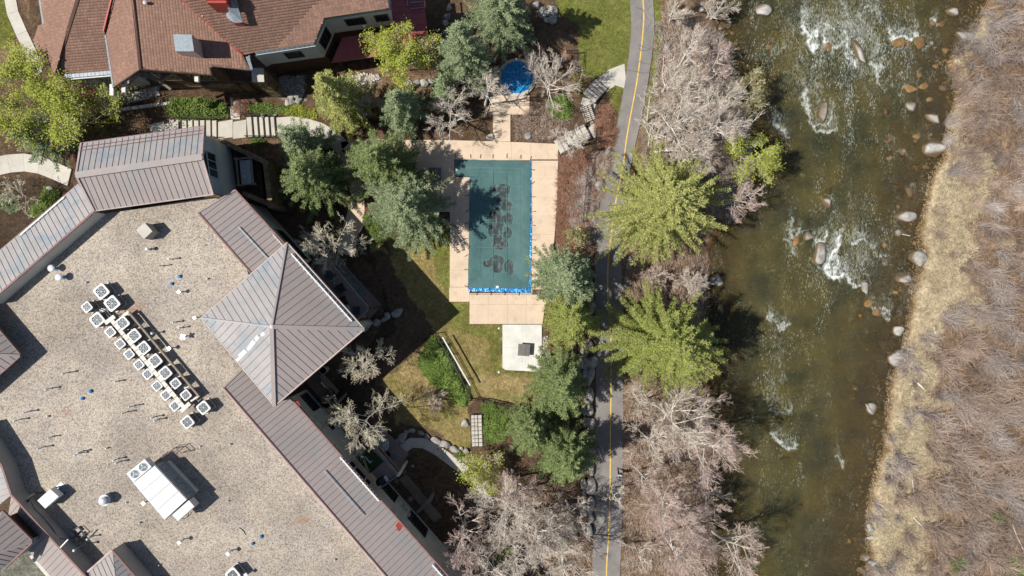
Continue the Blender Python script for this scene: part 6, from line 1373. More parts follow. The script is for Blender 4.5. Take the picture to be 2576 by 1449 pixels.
# skylight box, dormer and chimney, small vent
q = [hp.at(*p) for p in ((435, 86), (482, 87), (488, 129), (441, 129))]; tz = max(p.z for p in q) + .9; t4 = [P(*p, tz) for p in ((435, 86), (482, 87), (488, 129), (441, 129))]
B().prism([(p.x, p.y, tz - 2.2) for p in t4][::-1], [(p.x, p.y, tz - .06) for p in t4][::-1]).make('chimney_box', MAT['trim'], house); B().ext([p for p in t4][::-1], .08).make('chimney_lid', MAT['galv'], house)
dz0 = he.at(600, 57).z; dr = [P(533, 18, dz0 + .7), P(562, -10, dz0 + 2.0), P(590, -20, dz0 + 2.0), P(611, 55, dz0 + .6), P(588, 58, dz0 + .6)]
B().poly([P(530, 16, dz0 + .5), P(590, 58, dz0 + .2), P(575, 25, dz0 + 1.3), P(562, 0, dz0 + 1.5), P(560, -40, dz0 + 1.6), P(525, -40, dz0 + 1.5)]).make('cricket_metal', MAT['galv'], house)
B().poly([P(562, -40, dz0 + 1.9), P(562, 0, dz0 + 1.9), P(575, 25, dz0 + 1.6), P(590, 58, dz0 + .9), P(611, 56, dz0 + .9), P(592, 0, dz0 + 1.9), P(585, -40, dz0 + 1.9)]).make('chimney_metal', MAT['galv'], house)
B().box(P(540, -22, dz0 + 3), (1, 0), .8, .8, dz0 - .5, dz0 + 2.6).make('chimney_box', MAT['red'], house); B().box(P(540, -10, dz0 + 2.9), (1, 0), .85, .28, dz0 + 2.6, dz0 + 2.75).make('chimney_cap', MAT['red'], house)
B().box(P(600, 57, dz0 + .5), (1, 0), .42, .06, dz0 - .1, dz0 + .6).make('red_flashing', MAT['red'], house)
p = hp.at(368, 9); B().lathe(p, [(.10, 0), (.08, .25), (.16, .28), (.02, .36)], 10).make('vent', MAT['silver'], house); p = he.at(510, 41); B().lathe(p, [(.05, 0), (.05, .1)], 8).make('vent', MAT['white'], house)
# red roof corner under the leafy tree
q = [P(197, 215, 3.2), P(213, 207, 3.2), P(232, 218, 3.0), P(249, 232, 2.8), P(220, 238, 2.8), P(197, 238, 2.9)]; B().ext(q[::-1], .08).make('porch_roof', MAT['red_roof'], house)
wall(house, P(250, 232, 3), P(285, 224, 3), 0, 6, 'stucco', .2, side=-1)
# planting strip of cobbles and stone kerb in front of the gable
kb = bpy.data.objects.new('stone_kerb', None); link(kb); tag(kb, 'pale stone kerb and slabs along the house front', kind='structure')
def up(x, y): q = P(x, y, 0); z = gz(q.x, q.y); return Vector((q.x, q.y, z)) * 1
def gp_(x, y, dz=.1):
    p = P(x, y, 1.4); z = gz(p.x, p.y); return P(x, y, z + dz)
for k in range(9):
    a, b_ = Vector((274, 279)).lerp(Vector((442, 258)), k / 9), Vector((274, 279)).lerp(Vector((442, 258)), (k + 1) / 9); bar(kb, 'kerb_stone', [gp_(a.x + 1, a.y), gp_(b_.x - 1, b_.y)], .28, .25, 'white_concrete')
for (x0, x1) in ((378, 412), (413, 450)):
    q = [gp_(x0, 313), gp_(x1, 305), gp_(x1, 328), gp_(x0, 334)]; z_ = max(p.z for p in q); B().ext([Vector((p.x, p.y, z_)) for p in q][::-1], .3).make('slab', MAT['concrete'], kb)
q = [gp_(590, 250), gp_(612, 248), gp_(612, 276), gp_(590, 278)]
def cobbles(poly, n, seed, label, smin=.08, smax=.2):
    r = np.random.default_rng(seed); xs_ = [p[0] for p in poly]; ys_ = [p[1] for p in poly]; Vs, Fs, k = [], [], 0; c = 0
    while c < n:
        x, y = r.uniform(min(xs_), max(xs_)), r.uniform(min(ys_), max(ys_))
        if not in_poly(np.array([x]), np.array([y]), poly)[0]: continue
        c += 1; p = P(x, y, 0); z = gz(p.x, p.y); s_ = r.uniform(smin, smax); V_, F_ = rock_shape(c % 30, s_, s_ * r.uniform(.6, 1), s_ * .6, r.uniform(0, 180), 1); Vs.append(V_ + np.array([p.x, p.y, z + s_ * .3 + r.uniform(0, .05)])); Fs.append(F_ + k); k += len(V_)
    o = np_mesh('cobbles', np.concatenate(Vs), np.concatenate(Fs), MAT['cobble'], smooth=False); tag(o, label, kind='stuff')
cobbles([(285, 256), (330, 246), (420, 232), (424, 254), (350, 268), (286, 276)], 420, 1, 'pale cobbles along the house front')
cobbles([(705, 192), (765, 192), (765, 240), (730, 246), (705, 230)], 420, 2, 'grey cobbles by the stone pier')
cobbles([(866, 200), (905, 185), (952, 188), (958, 198), (925, 212), (880, 224)], 420, 3, 'pale cobbles in front of the wing')
cobbles([(1366, 850), (1378, 846), (1378, 920), (1366, 926)], 200, 4, 'small pebbles beside the white pad', .05, .12)

# ================================================================== garden boulders
WB_ = [(1470,884,9,17,15),(1483,872,9,20,-25),(1458,912,8,17,0),(1473,914,10,14,5),(1490,910,11,14,20),(1456,944,8,16,5),(1472,950,10,20,8),(1485,948,9,21,10),(1482,994,10,20,2),(1469,1032,8,10,0),(1483,1033,9,14,0),(1472,1064,7,14,8),(1485,1068,10,17,5),
 (1473,1102,8,12,0),(1486,1107,9,12,0),(1472,1135,7,16,0),(1488,1145,10,19,0),(1487,1178,9,16,5),(1470,1218,9,12,0),(1484,1220,12,23,-8),(1471,1256,9,21,-3),(1486,1272,9,20,0),(1467,1295,8,8,0),(1487,1306,8,10,0),(1485,748,9,14,0),(1488,775,9,17,-5),(1484,1335,8,12,0)]
WB_.sort(key=lambda r: r[1])
for i, (x, y, rx, ry, a) in enumerate(WB_):
    rock('wall_boulder', (x, y), rx, ry, a, .25, f'{ORD[i] if i < 20 else ["twenty first", "twenty second", "twenty third", "twenty fourth", "twenty fifth", "twenty sixth", "twenty seventh"][i - 20]} boulder from the top in the boulder wall along the cycle path', 'boulder', 'boulder', 'boulders in the wall along the cycle path', 500 + i, .42)
SB = [(1494,585,6,10,8,'sun lit boulder west of the cycle path, lowest beside the big spruce'),(1497,560,7,13,10,'upright grey boulder between red brush and big spruce'),(1503,602,6,10,-35,'slim boulder tucked under the big spruce'),(1485,432,8,14,-10,'striped grey boulder in the scrub east of the pool deck'),(1517,420,8,12,0,'boulder below the tall bare white tree shadow'),(1528,385,7,18,8,'tall dark edged rock at the bend of the cycle path'),
 (1507,470,10,12,0,'boulder in shrubs above the big spruce'),(1492,455,9,10,0,'flat grey boulder in brown scrub'),(1584,660,9,15,10,'pale boulder below the big spruce on the river side'),(1573,621,7,8,0,'small white boulder at the path edge under the big spruce'),(1578,704,6,12,0,'pale stone by the path south of the big spruce'),(1570,722,6,7,0,'white stone at the path edge above the second spruce'),(1678,116,8,7,0,'lone white stone in the scrub north of the bare trees'),
 (1390,28,11,15,-20,'boulder at the top beside the lawn, upper of the group'),(1366,31,10,12,0,'pale boulder left in the lawn edge group'),(1380,33,7,9,0,'middle boulder of the lawn edge group'),(1391,48,9,11,0,'bright white boulder lowest in the lawn edge group'),(1376,50,7,6,0,'small stone under the middle of the lawn edge group'),(1350,12,8,8,0,'boulder left of the lawn edge group near the top'),
 (1329,148,8,9,0,'round brown boulder touching the spa rim'),(1361,885,8,9,20,'grey boulder straddling the edge of the white pad'),(1377,894,8,10,20,'tan boulder on the pebbles beside the white pad'),(1169,1065,9,9,20,'pale boulder alone on the lawn left of the stone steps'),(1233,345,8,8,10,'white boulder in the bed left of the spa walk'),(1328,341,7,9,0,'reddish stone in the bed right of the spa walk'),
 (1013,1101,10,12,-10,'large pale boulder at the start of the curved boulder row'),(1022,1086,5,5,0,'small round stone above the large pale boulder'),(1031,1083,5,5,0,'second small round stone of the curved row'),(1040,1083,6,5,0,'third small round stone of the curved row'),(1001,1110,6,6,0,'small grey stone left of the large pale boulder'),(1058,1090,10,5,32,'long flat boulder first in the curved row above the walk'),(1074,1097,9,6,30,'long flat boulder second in the curved row above the walk'),(1094,1108,14,7,22,'longest pale boulder in the curved row'),(1120,1119,14,8,25,'angular pale boulder in the curved row'),(1142,1129,13,7,15,'grey boulder near the end of the curved row'),(1172,1136,7,7,0,'round pale stone ending the curved row'),(1161,1128,4,4,0,'tiny stone before the end of the curved row'),
 (1158,1158,4,4,0,'small white stone beside the curved walk'),(1068,208,10,9,0,'boulder in cobbles, left of the pile beneath the yellow tree'),(1084,205,10,6,-15,'long boulder at the end of the cobble bed'),(1049,208,10,8,-20,'second boulder of the pile at the cobble bed'),(1040,214,9,7,0,'lower boulder of the pile at the cobble bed'),(1025,206,11,7,-20,'pale boulder inside the cobble bed'),
 (730,243,10,9,0,'upper left shaded boulder below the stone pier cobbles'),(751,240,10,9,0,'upper right shaded boulder below the stone pier cobbles'),(734,256,8,7,0,'lower left shaded boulder below the stone pier cobbles'),(752,252,9,7,0,'lower right shaded boulder below the stone pier cobbles'),(722,258,6,7,0,'brown shaded boulder beside the shaded pile'),
 (1130,18,6,9,20,'white stone in the shade right of the red porch roof, upper'),(1126,40,7,8,20,'white stone in the shade right of the red porch roof, second'),(1121,58,6,8,-20,'white stone in the shade right of the red porch roof, third'),(1119,82,5,5,0,'white stone in the shade right of the red porch roof, lowest'),
 (660,292,5,6,-30,'pale stone beside low shrubs above the eastern steps'),(690,290,5,3,0,'small white block above the eastern steps'),(124,475,8,6,-20,'tan stone in the dark bed near the left edge'),(1560,1232,4,4,0,'small stone beside the path below the walker'),(1795,20,7,6,0,'pale stone under the grey bush at the top'),(1765,25,6,6,0,'round stone under the grey bush at the top')]
for i, (x, y, rx, ry, a, lab) in enumerate(SB):
    p = P(x, y, .15); rock('garden_boulder', (x, y), rx, ry, a, gz(p.x, p.y) + .12, lab, 'boulder' if rx > 6 else 'rock', 'boulder', 'loose boulders in the gardens', 700 + i)

# ================================================================== plants
def ribbons(P0, P1, w0, w1, up=None):
    """flat slivers between P0 and P1 arrays -> verts (n*4), quads"""
    d = P1 - P0; side = np.stack([-d[:, 1], d[:, 0], np.zeros(len(d))], -1); l = np.linalg.norm(side, axis=1, keepdims=True); side = np.where(l > 1e-6, side / np.maximum(l, 1e-6), np.array([1., 0, 0]))
    if up is not None: side = side + up; side /= np.linalg.norm(side, axis=1, keepdims=True)
    w0 = np.asarray(w0).reshape(-1, 1) * np.ones((len(d), 1)); w1 = np.asarray(w1).reshape(-1, 1) * np.ones((len(d), 1))
    V = np.stack([P0 - side * w0, P0 + side * w0, P1 + side * w1, P1 - side * w1], 1).reshape(-1, 3)
    F = np.arange(len(V)).reshape(-1, 4); return V, F
def tris(c, d, l, w, r, droop=0.):
    """leaf slivers: base c, direction d (unit), length l, half width w"""
    n = len(c); side = np.cross(d, np.array([0, 0, 1.]) + r.normal(0, .45, (n, 3))); side /= np.maximum(np.linalg.norm(side, axis=1, keepdims=True), 1e-6)
    w = np.asarray(w).reshape(-1, 1); l = np.asarray(l).reshape(-1, 1); a = c - side * w; b = c + side * w; t = c + d * l; t[:, 2] -= droop
    V = np.stack([a, b, t], 1).reshape(-1, 3); return V, np.arange(len(V)).reshape(-1, 3)
def trunk_mesh(name, parent, p0, p1, r0, r1, mat, bend=.0, n=7):
    pts = [p0.lerp(p1, k / 5) + Vector((math.sin(k * 1.7) * bend, math.cos(k * 2.3) * bend, 0)) * (k / 5) for k in range(6)]
    b_ = B(); b_.tube(pts, [r0 + (r1 - r0) * k / 5 for k in range(6)], n); return b_.make(name, MAT[mat], parent, True)
def spruce(apex, h, R, mat, label, seed, dens=1.0, lowz=.8, tipmat=None, wob=0.):
    r = np.random.default_rng(seed); a = P(apex[0], apex[1], h); g = gz(a.x, a.y); a.z = h + max(g, -.5)
    base = Vector((a.x, a.y, g)); root = thing('spruce_tree', label, 'tree', base, 'spruces and other evergreens of the grounds')
    trunk_mesh('trunk', root, base - Vector((0, 0, .1)), a - Vector((0, 0, .3)), .05 + R * .05, .03, 'bark')
    C0, D0, L0, W0, tone = [], [], [], [], []; LB0, LB1 = [], []
    z = lowz; k = 0; azim_r = 1 + .16 * np.sin(np.arange(0, 8) * 1.3 + seed)
    while z < h - .15:
        f = z / h; L = R * (1 - f) ** .72 * (1.0 if f > .12 else .78 + f * 1.8); nb = int(np.clip(5 + L * 1.25, 5, 11)) if R < 5 else int(np.clip(6 + L * .9, 6, 11)); a0 = r.uniform(0, 6.28)
        for b_ in range(nb):
            az = a0 + 6.283 * b_ / nb + r.normal(0, .14); Lb = L * r.uniform(.66, 1.20) * (1 + .10 * math.sin(az * 2 + seed) + .07 * math.sin(az * 3 + seed * 2)); zb = z + r.uniform(-.2, .2)
            if Lb < .12: continue
            dr = np.array([math.cos(az), math.sin(az), 0.]); sd = np.array([-dr[1], dr[0], 0.])
            curve = lambda t: np.array([a.x, a.y, zb + g]) + dr * (Lb * t) + np.array([0, 0, 1.]) * Lb * ((.25 + .3 * f) * t - .38 * t * t + (.25 * t ** 3))
            pc = [curve(t) for t in (0, .35, .7, 1)]
            for i in range(3): LB0.append(pc[i]); LB1.append(pc[i + 1])
            ns = max(2, int(Lb / .20)); 
            for i in range(ns):
                t = .16 + .84 * (i + .5) / ns; p = curve(t); sl = (min(.47, Lb * .18) * (1.12 - t) ** .35 + .06) if R > 5 else (min(.46, Lb * .22) * (1.10 - t) ** .5 + .06)
                for s in (-1, 1):
                    d = dr * math.cos(.95) + sd * s * math.sin(.95); d = d + r.normal(0, .12, 3) + np.array([0, 0, -.12]); d /= np.linalg.norm(d)
                    q = max(2, int(sl / .13 * dens)); tn = r.uniform(0, 1)
                    for j in range(q):
                        cpt = p + d * sl * (j / q); C0.append(cpt); C0.append(cpt); e = d + sd * s * .3 + r.normal(0, .42, 3) + np.array([0, 0, .18]); e2 = d * .6 + dr * .6 + r.normal(0, .42, 3) + np.array([0, 0, .12])
                        D0.append(e / np.linalg.norm(e)); D0.append(e2 / np.linalg.norm(e2)); L0 += [.24, .20]; W0 += [.045, .045]; tone += [np.clip(tn * .6 + .35 * f + r.uniform(-.2, .25), 0, 1)] * 2
            # leader needles along the branch top
            for i in range(ns):
                t = (i + .6) / ns; p = curve(t) + r.normal(0, .03, 3); e = dr + r.normal(0, .3, 3) + np.array([0, 0, .25]); C0.append(p); D0.append(e / np.linalg.norm(e)); L0.append(.28); W0.append(.06); tone.append(np.clip(.5 + .4 * f + r.uniform(-.2, .3), 0, 1))
        z += (.30 + .22 * (1 - f)) * (1.12 if R > 5 else 1 if R > 2.8 else .85); k += 1
    for j in range(14):
        C0.append(np.array([a.x, a.y, a.z - .5 + j * .03])); e = r.normal(0, .6, 3) + np.array([0, 0, 1.]); D0.append(e / np.linalg.norm(e)); L0.append(.3); W0.append(.05); tone.append(.9)
    V, F = tris(np.array(C0), np.array(D0), np.array(L0), np.array(W0), r, 0); np_mesh('crown', V, F, MAT[mat], root, tone=np.repeat(tone, 3))
    V, F = ribbons(np.array(LB0), np.array(LB1), .035, .022); o = np_mesh('branches', V, F, MAT['bark'], root); o['kind'] = 'stuff'
    return root
SP = [((1708, 492), 11.5, 6.9, 'needle_yellow', 'largest spruce, yellow green and starry, north of its twin beside the river', 1, 1.0),
 ((1722, 880), 13, 6.3, 'needle_tip', 'second giant yellow green spruce, beside the river at mid height of the picture', 2, 1.0),
 ((1434, 699), 12, 3.8, 'needle_blue', 'blue green spruce overhanging the lower right pool deck', 3, 1.0),
 ((1450, 812), 10.5, 3.4, 'needle_tip', 'bright yellow green spruce right of the white pad', 4, 1.0),
 ((1420, 995), 12, 3.8, 'needle_green', 'green spruce below the white pad', 5, 1.0),
 ((1334, 1102), 8.5, 3.2, 'needle_green', 'soft green fir directly right of the stone steps juniper', 6, 1.0),
 ((1440, 1196), 12, 3.4, 'needle_green', 'dark green spruce lowest along the boulder wall', 7, 1.0),
 ((928, 383), 9.8, 4.2, 'needle_green', 'yellow topped spruce above the largest blue one beside the pool', 8, 1.0),
 ((998, 503), 10.8, 4.9, 'needle_blue', 'broad blue green spruce shading the left pool deck', 9, 1.0),
 ((716, 338), 9, 3.1, 'needle_blue', 'upper blue spruce right of the northern steps', 10, 1.0),
 ((742, 423), 9.8, 4.2, 'needle_green', 'full green spruce below the upper blue one near the terrace', 11, 1.0),
 ((800, 190), 13, 3.1, 'needle_yellow', 'tall leaning yellow green spruce beside the shingled house', 12, 1.0),
 ((985, 235), 10, 2.6, 'needle_blue', 'dark blue green spruce left of the bare twin trees by the spa', 13, 1.0),
 ((1148, 60), 14, 3.2, 'needle_blue', 'tall silver blue spruce left of the spa', 14, 1.0),
 ((1258, -55), 13, 3.6, 'needle_blue', 'silver blue spruce above the spa cut by the top edge', 15, 1.0),
 ((55, 330), 7, 3.2, 'needle_blue', 'dark blue spruce at the left edge under the leafy tree', 16, 1.0),
 ((1108, 200), 7, 1.9, 'needle_blue', 'small blue green spruce at the foot of the tall silver one', 17, 1.0)]
for (ap, h, R_, mt, lab, sd, dn) in SP: spruce(ap, h, R_, mt, lab, sd, dn)
# yellow top of the big blue spruce catches new growth

def grow(base, h, Rc, r, lean=(0, 0), n1=8, levels=5, trunk_f=.30, r0=.13, stems=1, upb=.35):
    """returns arrays P0,P1,w0,w1,lvl and tip points"""
    S = []; tips = []
    def branch(p, d, L, rad, lv):
        n = (6, 6, 4, 3, 2, 2)[lv]; q = p.copy(); d = d / np.linalg.norm(d)
        kids = (0, n1 + 1, 6, 5, 0, 0)[lv] if lv < levels else 0
        pts = [q]
        for i in range(n):
            d = d + r.normal(0, (.05, .08, .10, .13, .16, .2)[lv], 3); d[2] += (.02, .06, .04, .03, .02, 0)[lv] * upb * 3; d /= np.linalg.norm(d); q = q + d * L / n; pts.append(q)
        for i in range(n):
            S.append((pts[i], pts[i + 1], rad * (1 - .75 * i / n), rad * (1 - .75 * (i + 1) / n), lv))
        if lv >= levels - 1: tips.append((pts[-1], d))
        for k in range(kids):
            t = .22 + .78 * (k + r.uniform(.1, .9)) / kids; x = min(t * n, n - .001); i = int(x); bp = pts[i] + (pts[i + 1] - pts[i]) * (x - i); dd = pts[i + 1] - pts[i]; dd = dd / np.linalg.norm(dd)
            ax = r.normal(0, 1, 3); ax -= dd * ax.dot(dd); ax /= np.linalg.norm(ax); ang = r.uniform(.42, .85); nd = dd * math.cos(ang) + ax * math.sin(ang); nd[2] += .12
            branch(bp, nd, L * r.uniform(.40, .58) * (1.2 - .5 * t), rad * (1 - .7 * t) * .58, lv + 1)
    for s_ in range(stems):
        b0 = np.array(base) + (r.normal(0, .22, 3) * np.array([1, 1, 0]) if stems > 1 else 0); d = np.array([lean[0] + (r.normal(0, .22) if stems > 1 else 0), lean[1] + (r.normal(0, .22) if stems > 1 else 0), 1.]); d /= np.linalg.norm(d)
        # trunk
        p = b0; TL = h * .80; n = 7; pts = [p]
        for i in range(n): d = d + r.normal(0, .05, 3); d /= np.linalg.norm(d); p = p + d * TL / n; pts.append(p)
        for i in range(n): S.append((pts[i], pts[i + 1], r0 * (1 - .72 * i / n), r0 * (1 - .72 * (i + 1) / n), 0))
        nk = max(5, int(n1 * 1.9 / (stems ** .5)))
        for k in range(nk):
            t = trunk_f + (1 - trunk_f) * (k + r.uniform(.1, .9)) / nk; x = min(t * n, n - .001); i = int(x); bp = pts[i] + (pts[i + 1] - pts[i]) * (x - i); az = k * 2.4 + r.normal(0, .35); el = .35 + .75 * (t - trunk_f) / (1 - trunk_f)
            nd = np.array([math.cos(az) * math.cos(el), math.sin(az) * math.cos(el), math.sin(el)]); Lr = Rc * (1.12 - .55 * ((t - trunk_f) / (1 - trunk_f)) ** 1.5) / stems ** .25
            branch(bp, nd, Lr * r.uniform(.75, 1.15), r0 * (1 - .72 * t) * .62, 2 if levels < 5 else 1) if False else branch(bp, nd, Lr * r.uniform(.75, 1.15), r0 * (1 - .6 * t) * .55, 1)
    return S, tips
def bare_tree(cD, rpx, h, label, seed, mat='pale_bark', stems=1, zc=.62, name='bare_tree', cat='tree', levels=4, tw=.017, r0=None, n1=7, trunk_f=.3, leaves=None, nleaf=0, grp='leafless trees', lsize=.07, lspread=.22):
    r = np.random.default_rng(seed); c = P(cD[0], cD[1], h * zc); g = gz(c.x, c.y); c = P(cD[0], cD[1], h * zc + g); Rc = rpx * KPX * 1.12 * (1 - h * .7 / CAM_H); base = (c.x, c.y, g - .05)
    root = thing(name, label, cat, (c.x, c.y, g), grp); r0 = r0 or (.03 + h * .012 if mat != 'yellow_bark' else .02 + h * .006)
    S, tips = grow(base, h, Rc, r, n1=n1, levels=levels, r0=r0, stems=stems, trunk_f=trunk_f)
    P0 = np.array([s[0] for s in S]); P1 = np.array([s[1] for s in S]); w0 = np.array([s[2] for s in S]); w1 = np.array([s[3] for s in S]); lv = np.array([s[4] for s in S])
    # clamp below-ground twigs
    P0[:, 2] = np.maximum(P0[:, 2], g - .05); P1[:, 2] = np.maximum(P1[:, 2], g)
    thick = lv <= 1; mn = np.array([.034, .026, .016, .0105, .008, .006])[lv]; w0t = np.maximum(w0, mn); w1t = np.maximum(w1, mn * .8)
    tn = np.clip((lv - 1) / 3.0, 0, 1)
    def prisms(sel):
        a, b_ = P0[sel], P1[sel]; d = b_ - a; d /= np.maximum(np.linalg.norm(d, axis=1, keepdims=True), 1e-6); up_ = np.where(np.abs(d[:, 2:3]) > .9, np.array([[1., 0, 0]]), np.array([[0, 0, 1.]])); x = np.cross(d, up_); x /= np.linalg.norm(x, axis=1, keepdims=True); y = np.cross(x, d); k = 5
        V = []
        for (pt, w_) in ((a, w0t[sel]), (b_, w1t[sel])):
            for i in range(k): an = 2 * math.pi * i / k; V.append(pt + (x * math.cos(an) + y * math.sin(an)) * w_[:, None])
        V = np.stack(V, 1).reshape(-1, 3); m_ = sel.sum(); off = (np.arange(m_) * 2 * k)[:, None, None]; F = np.array([(i, (i + 1) % k, k + (i + 1) % k, k + i) for i in range(k)])[None] + off; return V, F.reshape(-1, 4)
    V, F = prisms(thick); np_mesh('trunk', V, F, MAT[mat], root, tone=np.repeat(tn[thick], 10))
    V, F = ribbons(P0[~thick], P1[~thick], w0t[~thick], w1t[~thick], r.normal(0, .5, ((~thick).sum(), 3))); np_mesh('crown', V, F, MAT[mat], root, tone=np.repeat(tn[~thick], 4))
    if leaves:
        T = np.array([t[0] for t in tips]); n = nleaf; idx_ = r.integers(0, len(T), n); c_ = T[idx_] + r.normal(0, lspread, (n, 3)); d = r.normal(0, 1, (n, 3)); d[:, 2] *= .4; d /= np.linalg.norm(d, axis=1, keepdims=True)
        V, F = tris(c_, d, r.uniform(lsize, lsize * 2, n), r.uniform(lsize * .5, lsize * .9, n), r); np_mesh('leaves', V, F, MAT[leaves], root, tone=np.repeat(r.random(n), 3))
    return root
BT = [((838,606),76,9.5,'small bare whitish tree beside the lodge wall north of the tower','yellow_bark',1,7),((925,905),64,10,'bare tree just below the tower shadow','yellow_bark',1,7),((905,1052),82,10,'larger bare tree beside the wing roof','yellow_bark',1,7),
 ((1140,270),64,8,'left one of two leaning bare birches near the spa','pale_bark',2,6),((1215,225),58,9,'right one of two leaning bare birches reaching over the spa','pale_bark',1,6),((912,248),52,5,'fine twigged bare shrub tree between two spruces','pale_bark',3,5),((1385,200),74,8,'spreading white limbed bare tree right of the spa','pale_bark',1,7),((1437,350),46,6,'small bare birch at the pool deck corner steps','pale_bark',1,5),
 ((1700,22),50,4,'grey bare bush at the top beside the path','pale_bark',4,5),((1805,25),48,4,'grey bare bush at the top beside the river','pale_bark',4,5),((1745,115),58,10,'tall thin bare tree north end of the riverside thicket','pale_bark',1,6),((1810,150),58,9,'pinkish bare tree nearest the rapids','pink_bark',1,6),((1695,195),62,8,'bare tree overhanging the path edge','pale_bark',1,6),((1710,290),80,12,'big bare cottonwood in the middle of the riverside thicket','pale_bark',1,8),
 ((1800,320),92,11,'widest bare cottonwood with tan tips beside the river','pale_bark',1,8),((1660,345),48,6,'low bare tree between cottonwoods and path','pale_bark',2,5),((1740,395),64,9,'bare cottonwood with a thick leaning trunk above the large spruce','pale_bark',1,6),((1858,500),56,8,'pinkish bare tree right of the largest spruce','pink_bark',1,6),((1850,225),40,6,'slender bare limb cluster over the water','pale_bark',1,4),
 ((1745,722),56,4,'grey leafless thicket between the two giant spruces','pale_bark',5,6),((1650,700),45,3,'brown leafless scrub left of the grey thicket','pink_bark',5,5),((1700,1045),88,11,'pale bare tree directly below the second giant spruce','pale_bark',1,8),((1790,1025),56,9,'red tipped bare tree at the river edge below the second giant spruce','pink_bark',1,6),((1765,1150),95,11,'pink bare tree leaning out over the river','pink_bark',1,8),((1645,1120),66,8,'bare tree close to the path above the walker','pale_bark',1,6),
 ((1690,1275),85,9,'bare tree right of the path below the walker','pink_bark',1,7),((1790,1260),50,6,'short bare tree in the gap at the river edge','pink_bark',1,5),((1700,1395),86,10,'broad bare tree at the bottom beside the path','pink_bark',1,8),((1840,1395),84,10,'bare tree at the bottom reaching over the water','pink_bark',1,7),((1610,1400),46,6,'thin bare tree touching the path at the bottom','pale_bark',1,5),((1548,1255),34,6,'slender bare twigs rising over the cycle path','pale_bark',1,4),
 ((1300,1240),60,9,'bare aspen with pinkish twigs north in the bottom grove','pink_bark',1,7),((1395,1345),64,10,'bare aspen between the boulder wall and the tall middle aspen','pale_bark',1,7),((1300,1410),72,10,'bare aspen low in the middle of the bottom grove','pale_bark',1,8),((1180,1410),60,9,'bare pinkish tree in the corner below the wing patio','pink_bark',1,7),((1630,1215),58,8,'bare tree beside the path just above the walker','pink_bark',1,6),((1730,1340),70,9,'bare tree in the low middle of the riverside thicket','pink_bark',1,7),((1620,1020),44,6,'thin bare tree at the foot of the second giant spruce','pale_bark',1,5),((1745,230),66,10,'tall bare cottonwood in the heart of the riverside thicket','pale_bark',1,7),((1650,270),52,8,'bare sapling cluster along the path edge','pale_bark',2,5),((1160,1345),66,9,'bare tree at the bottom nearest the wing roof','pink_bark',1,7),((1262,1300),84,11,'tall bare aspen below the yellow shrub','pale_bark',1,8),((1350,1345),84,12,'tall bare aspen in the middle of the bottom grove','pale_bark',1,8),((1235,1415),74,10,'bare aspen cut by the bottom edge','pale_bark',1,7),((1420,1410),70,10,'bare aspen right in the bottom grove','pale_bark',1,7),((1435,1300),56,8,'bare aspen beside the boulder wall','pale_bark',1,6),((40,490),42,5,'small bare tree over the dark bed at the left edge','yellow_bark',1,5),((1085,1010),36,3,'low pinkish bare shrub between lawn and junipers','pink_bark',4,5),((1160,470+0),1,.1,'',None,0,0)]
for i, (cD, rp_, h, lab, mt, st_n, n1) in enumerate(BT):
    if mt is None: continue
    bare_tree(cD, rp_, h, lab, 40 + i, mt, st_n, n1=n1, levels=4, name='bare_shrub' if h <= 4 else 'bare_tree', cat='shrub' if h <= 4 else 'tree', trunk_f=.05 if h <= 4 else (.22 if h < 9 else .32))
for (cD, rp_, h, lab, lf, nl, st_n, grp) in [((75,260),105,8,'lime green leafing tree at the left edge','leaf_lime',9500,2,'a'),((190,285),100,7,'lime green leafing tree right of its left edge neighbour','leaf_lime',8000,2,'a'),((250,190),50,6,'small lime green leafing crown in front of the house eave','leaf_lime',1800,1,'a'),
  ((1010,135),72,8,'lime green tree in front of the red porch roof','leaf_lime',6500,1,'a'),((1085,115),40,6,'thin olive leafing tree right of the porch roof','leaf_olive',900,1,'a'),((1215,1185),60,5,'pale yellow leafing shrub below the stone steps','leaf_lime',2600,3,'a'),((1925,388),66,7,'yellow green willow leaning over the river','leaf_lime',3600,2,'a'),((1872,240),50,5,'olive green willow by the rapids','leaf_olive',1500,2,'a'),
  ((1455,605),34,3,'small yellow green shrub above the overhanging spruce','leaf_olive',900,2,'a'),((1255,1385),36,3,'green shrub among the bottom aspens','leaf_green',1500,3,'a'),((2275-150,1449+60),1,.1,'', None,0,0,'')]:
    if lf is None: continue
    bare_tree(cD, rp_, h, lab, int(cD[0]) + 5, 'yellow_bark', st_n, n1=6, leaves=lf, nleaf=nl, name='leafing_tree' if h > 4 else 'leafing_shrub', cat='tree' if h > 4 else 'shrub', grp='trees and shrubs coming into leaf', lsize=.075 if nl < 3000 else .09, lspread=.25)

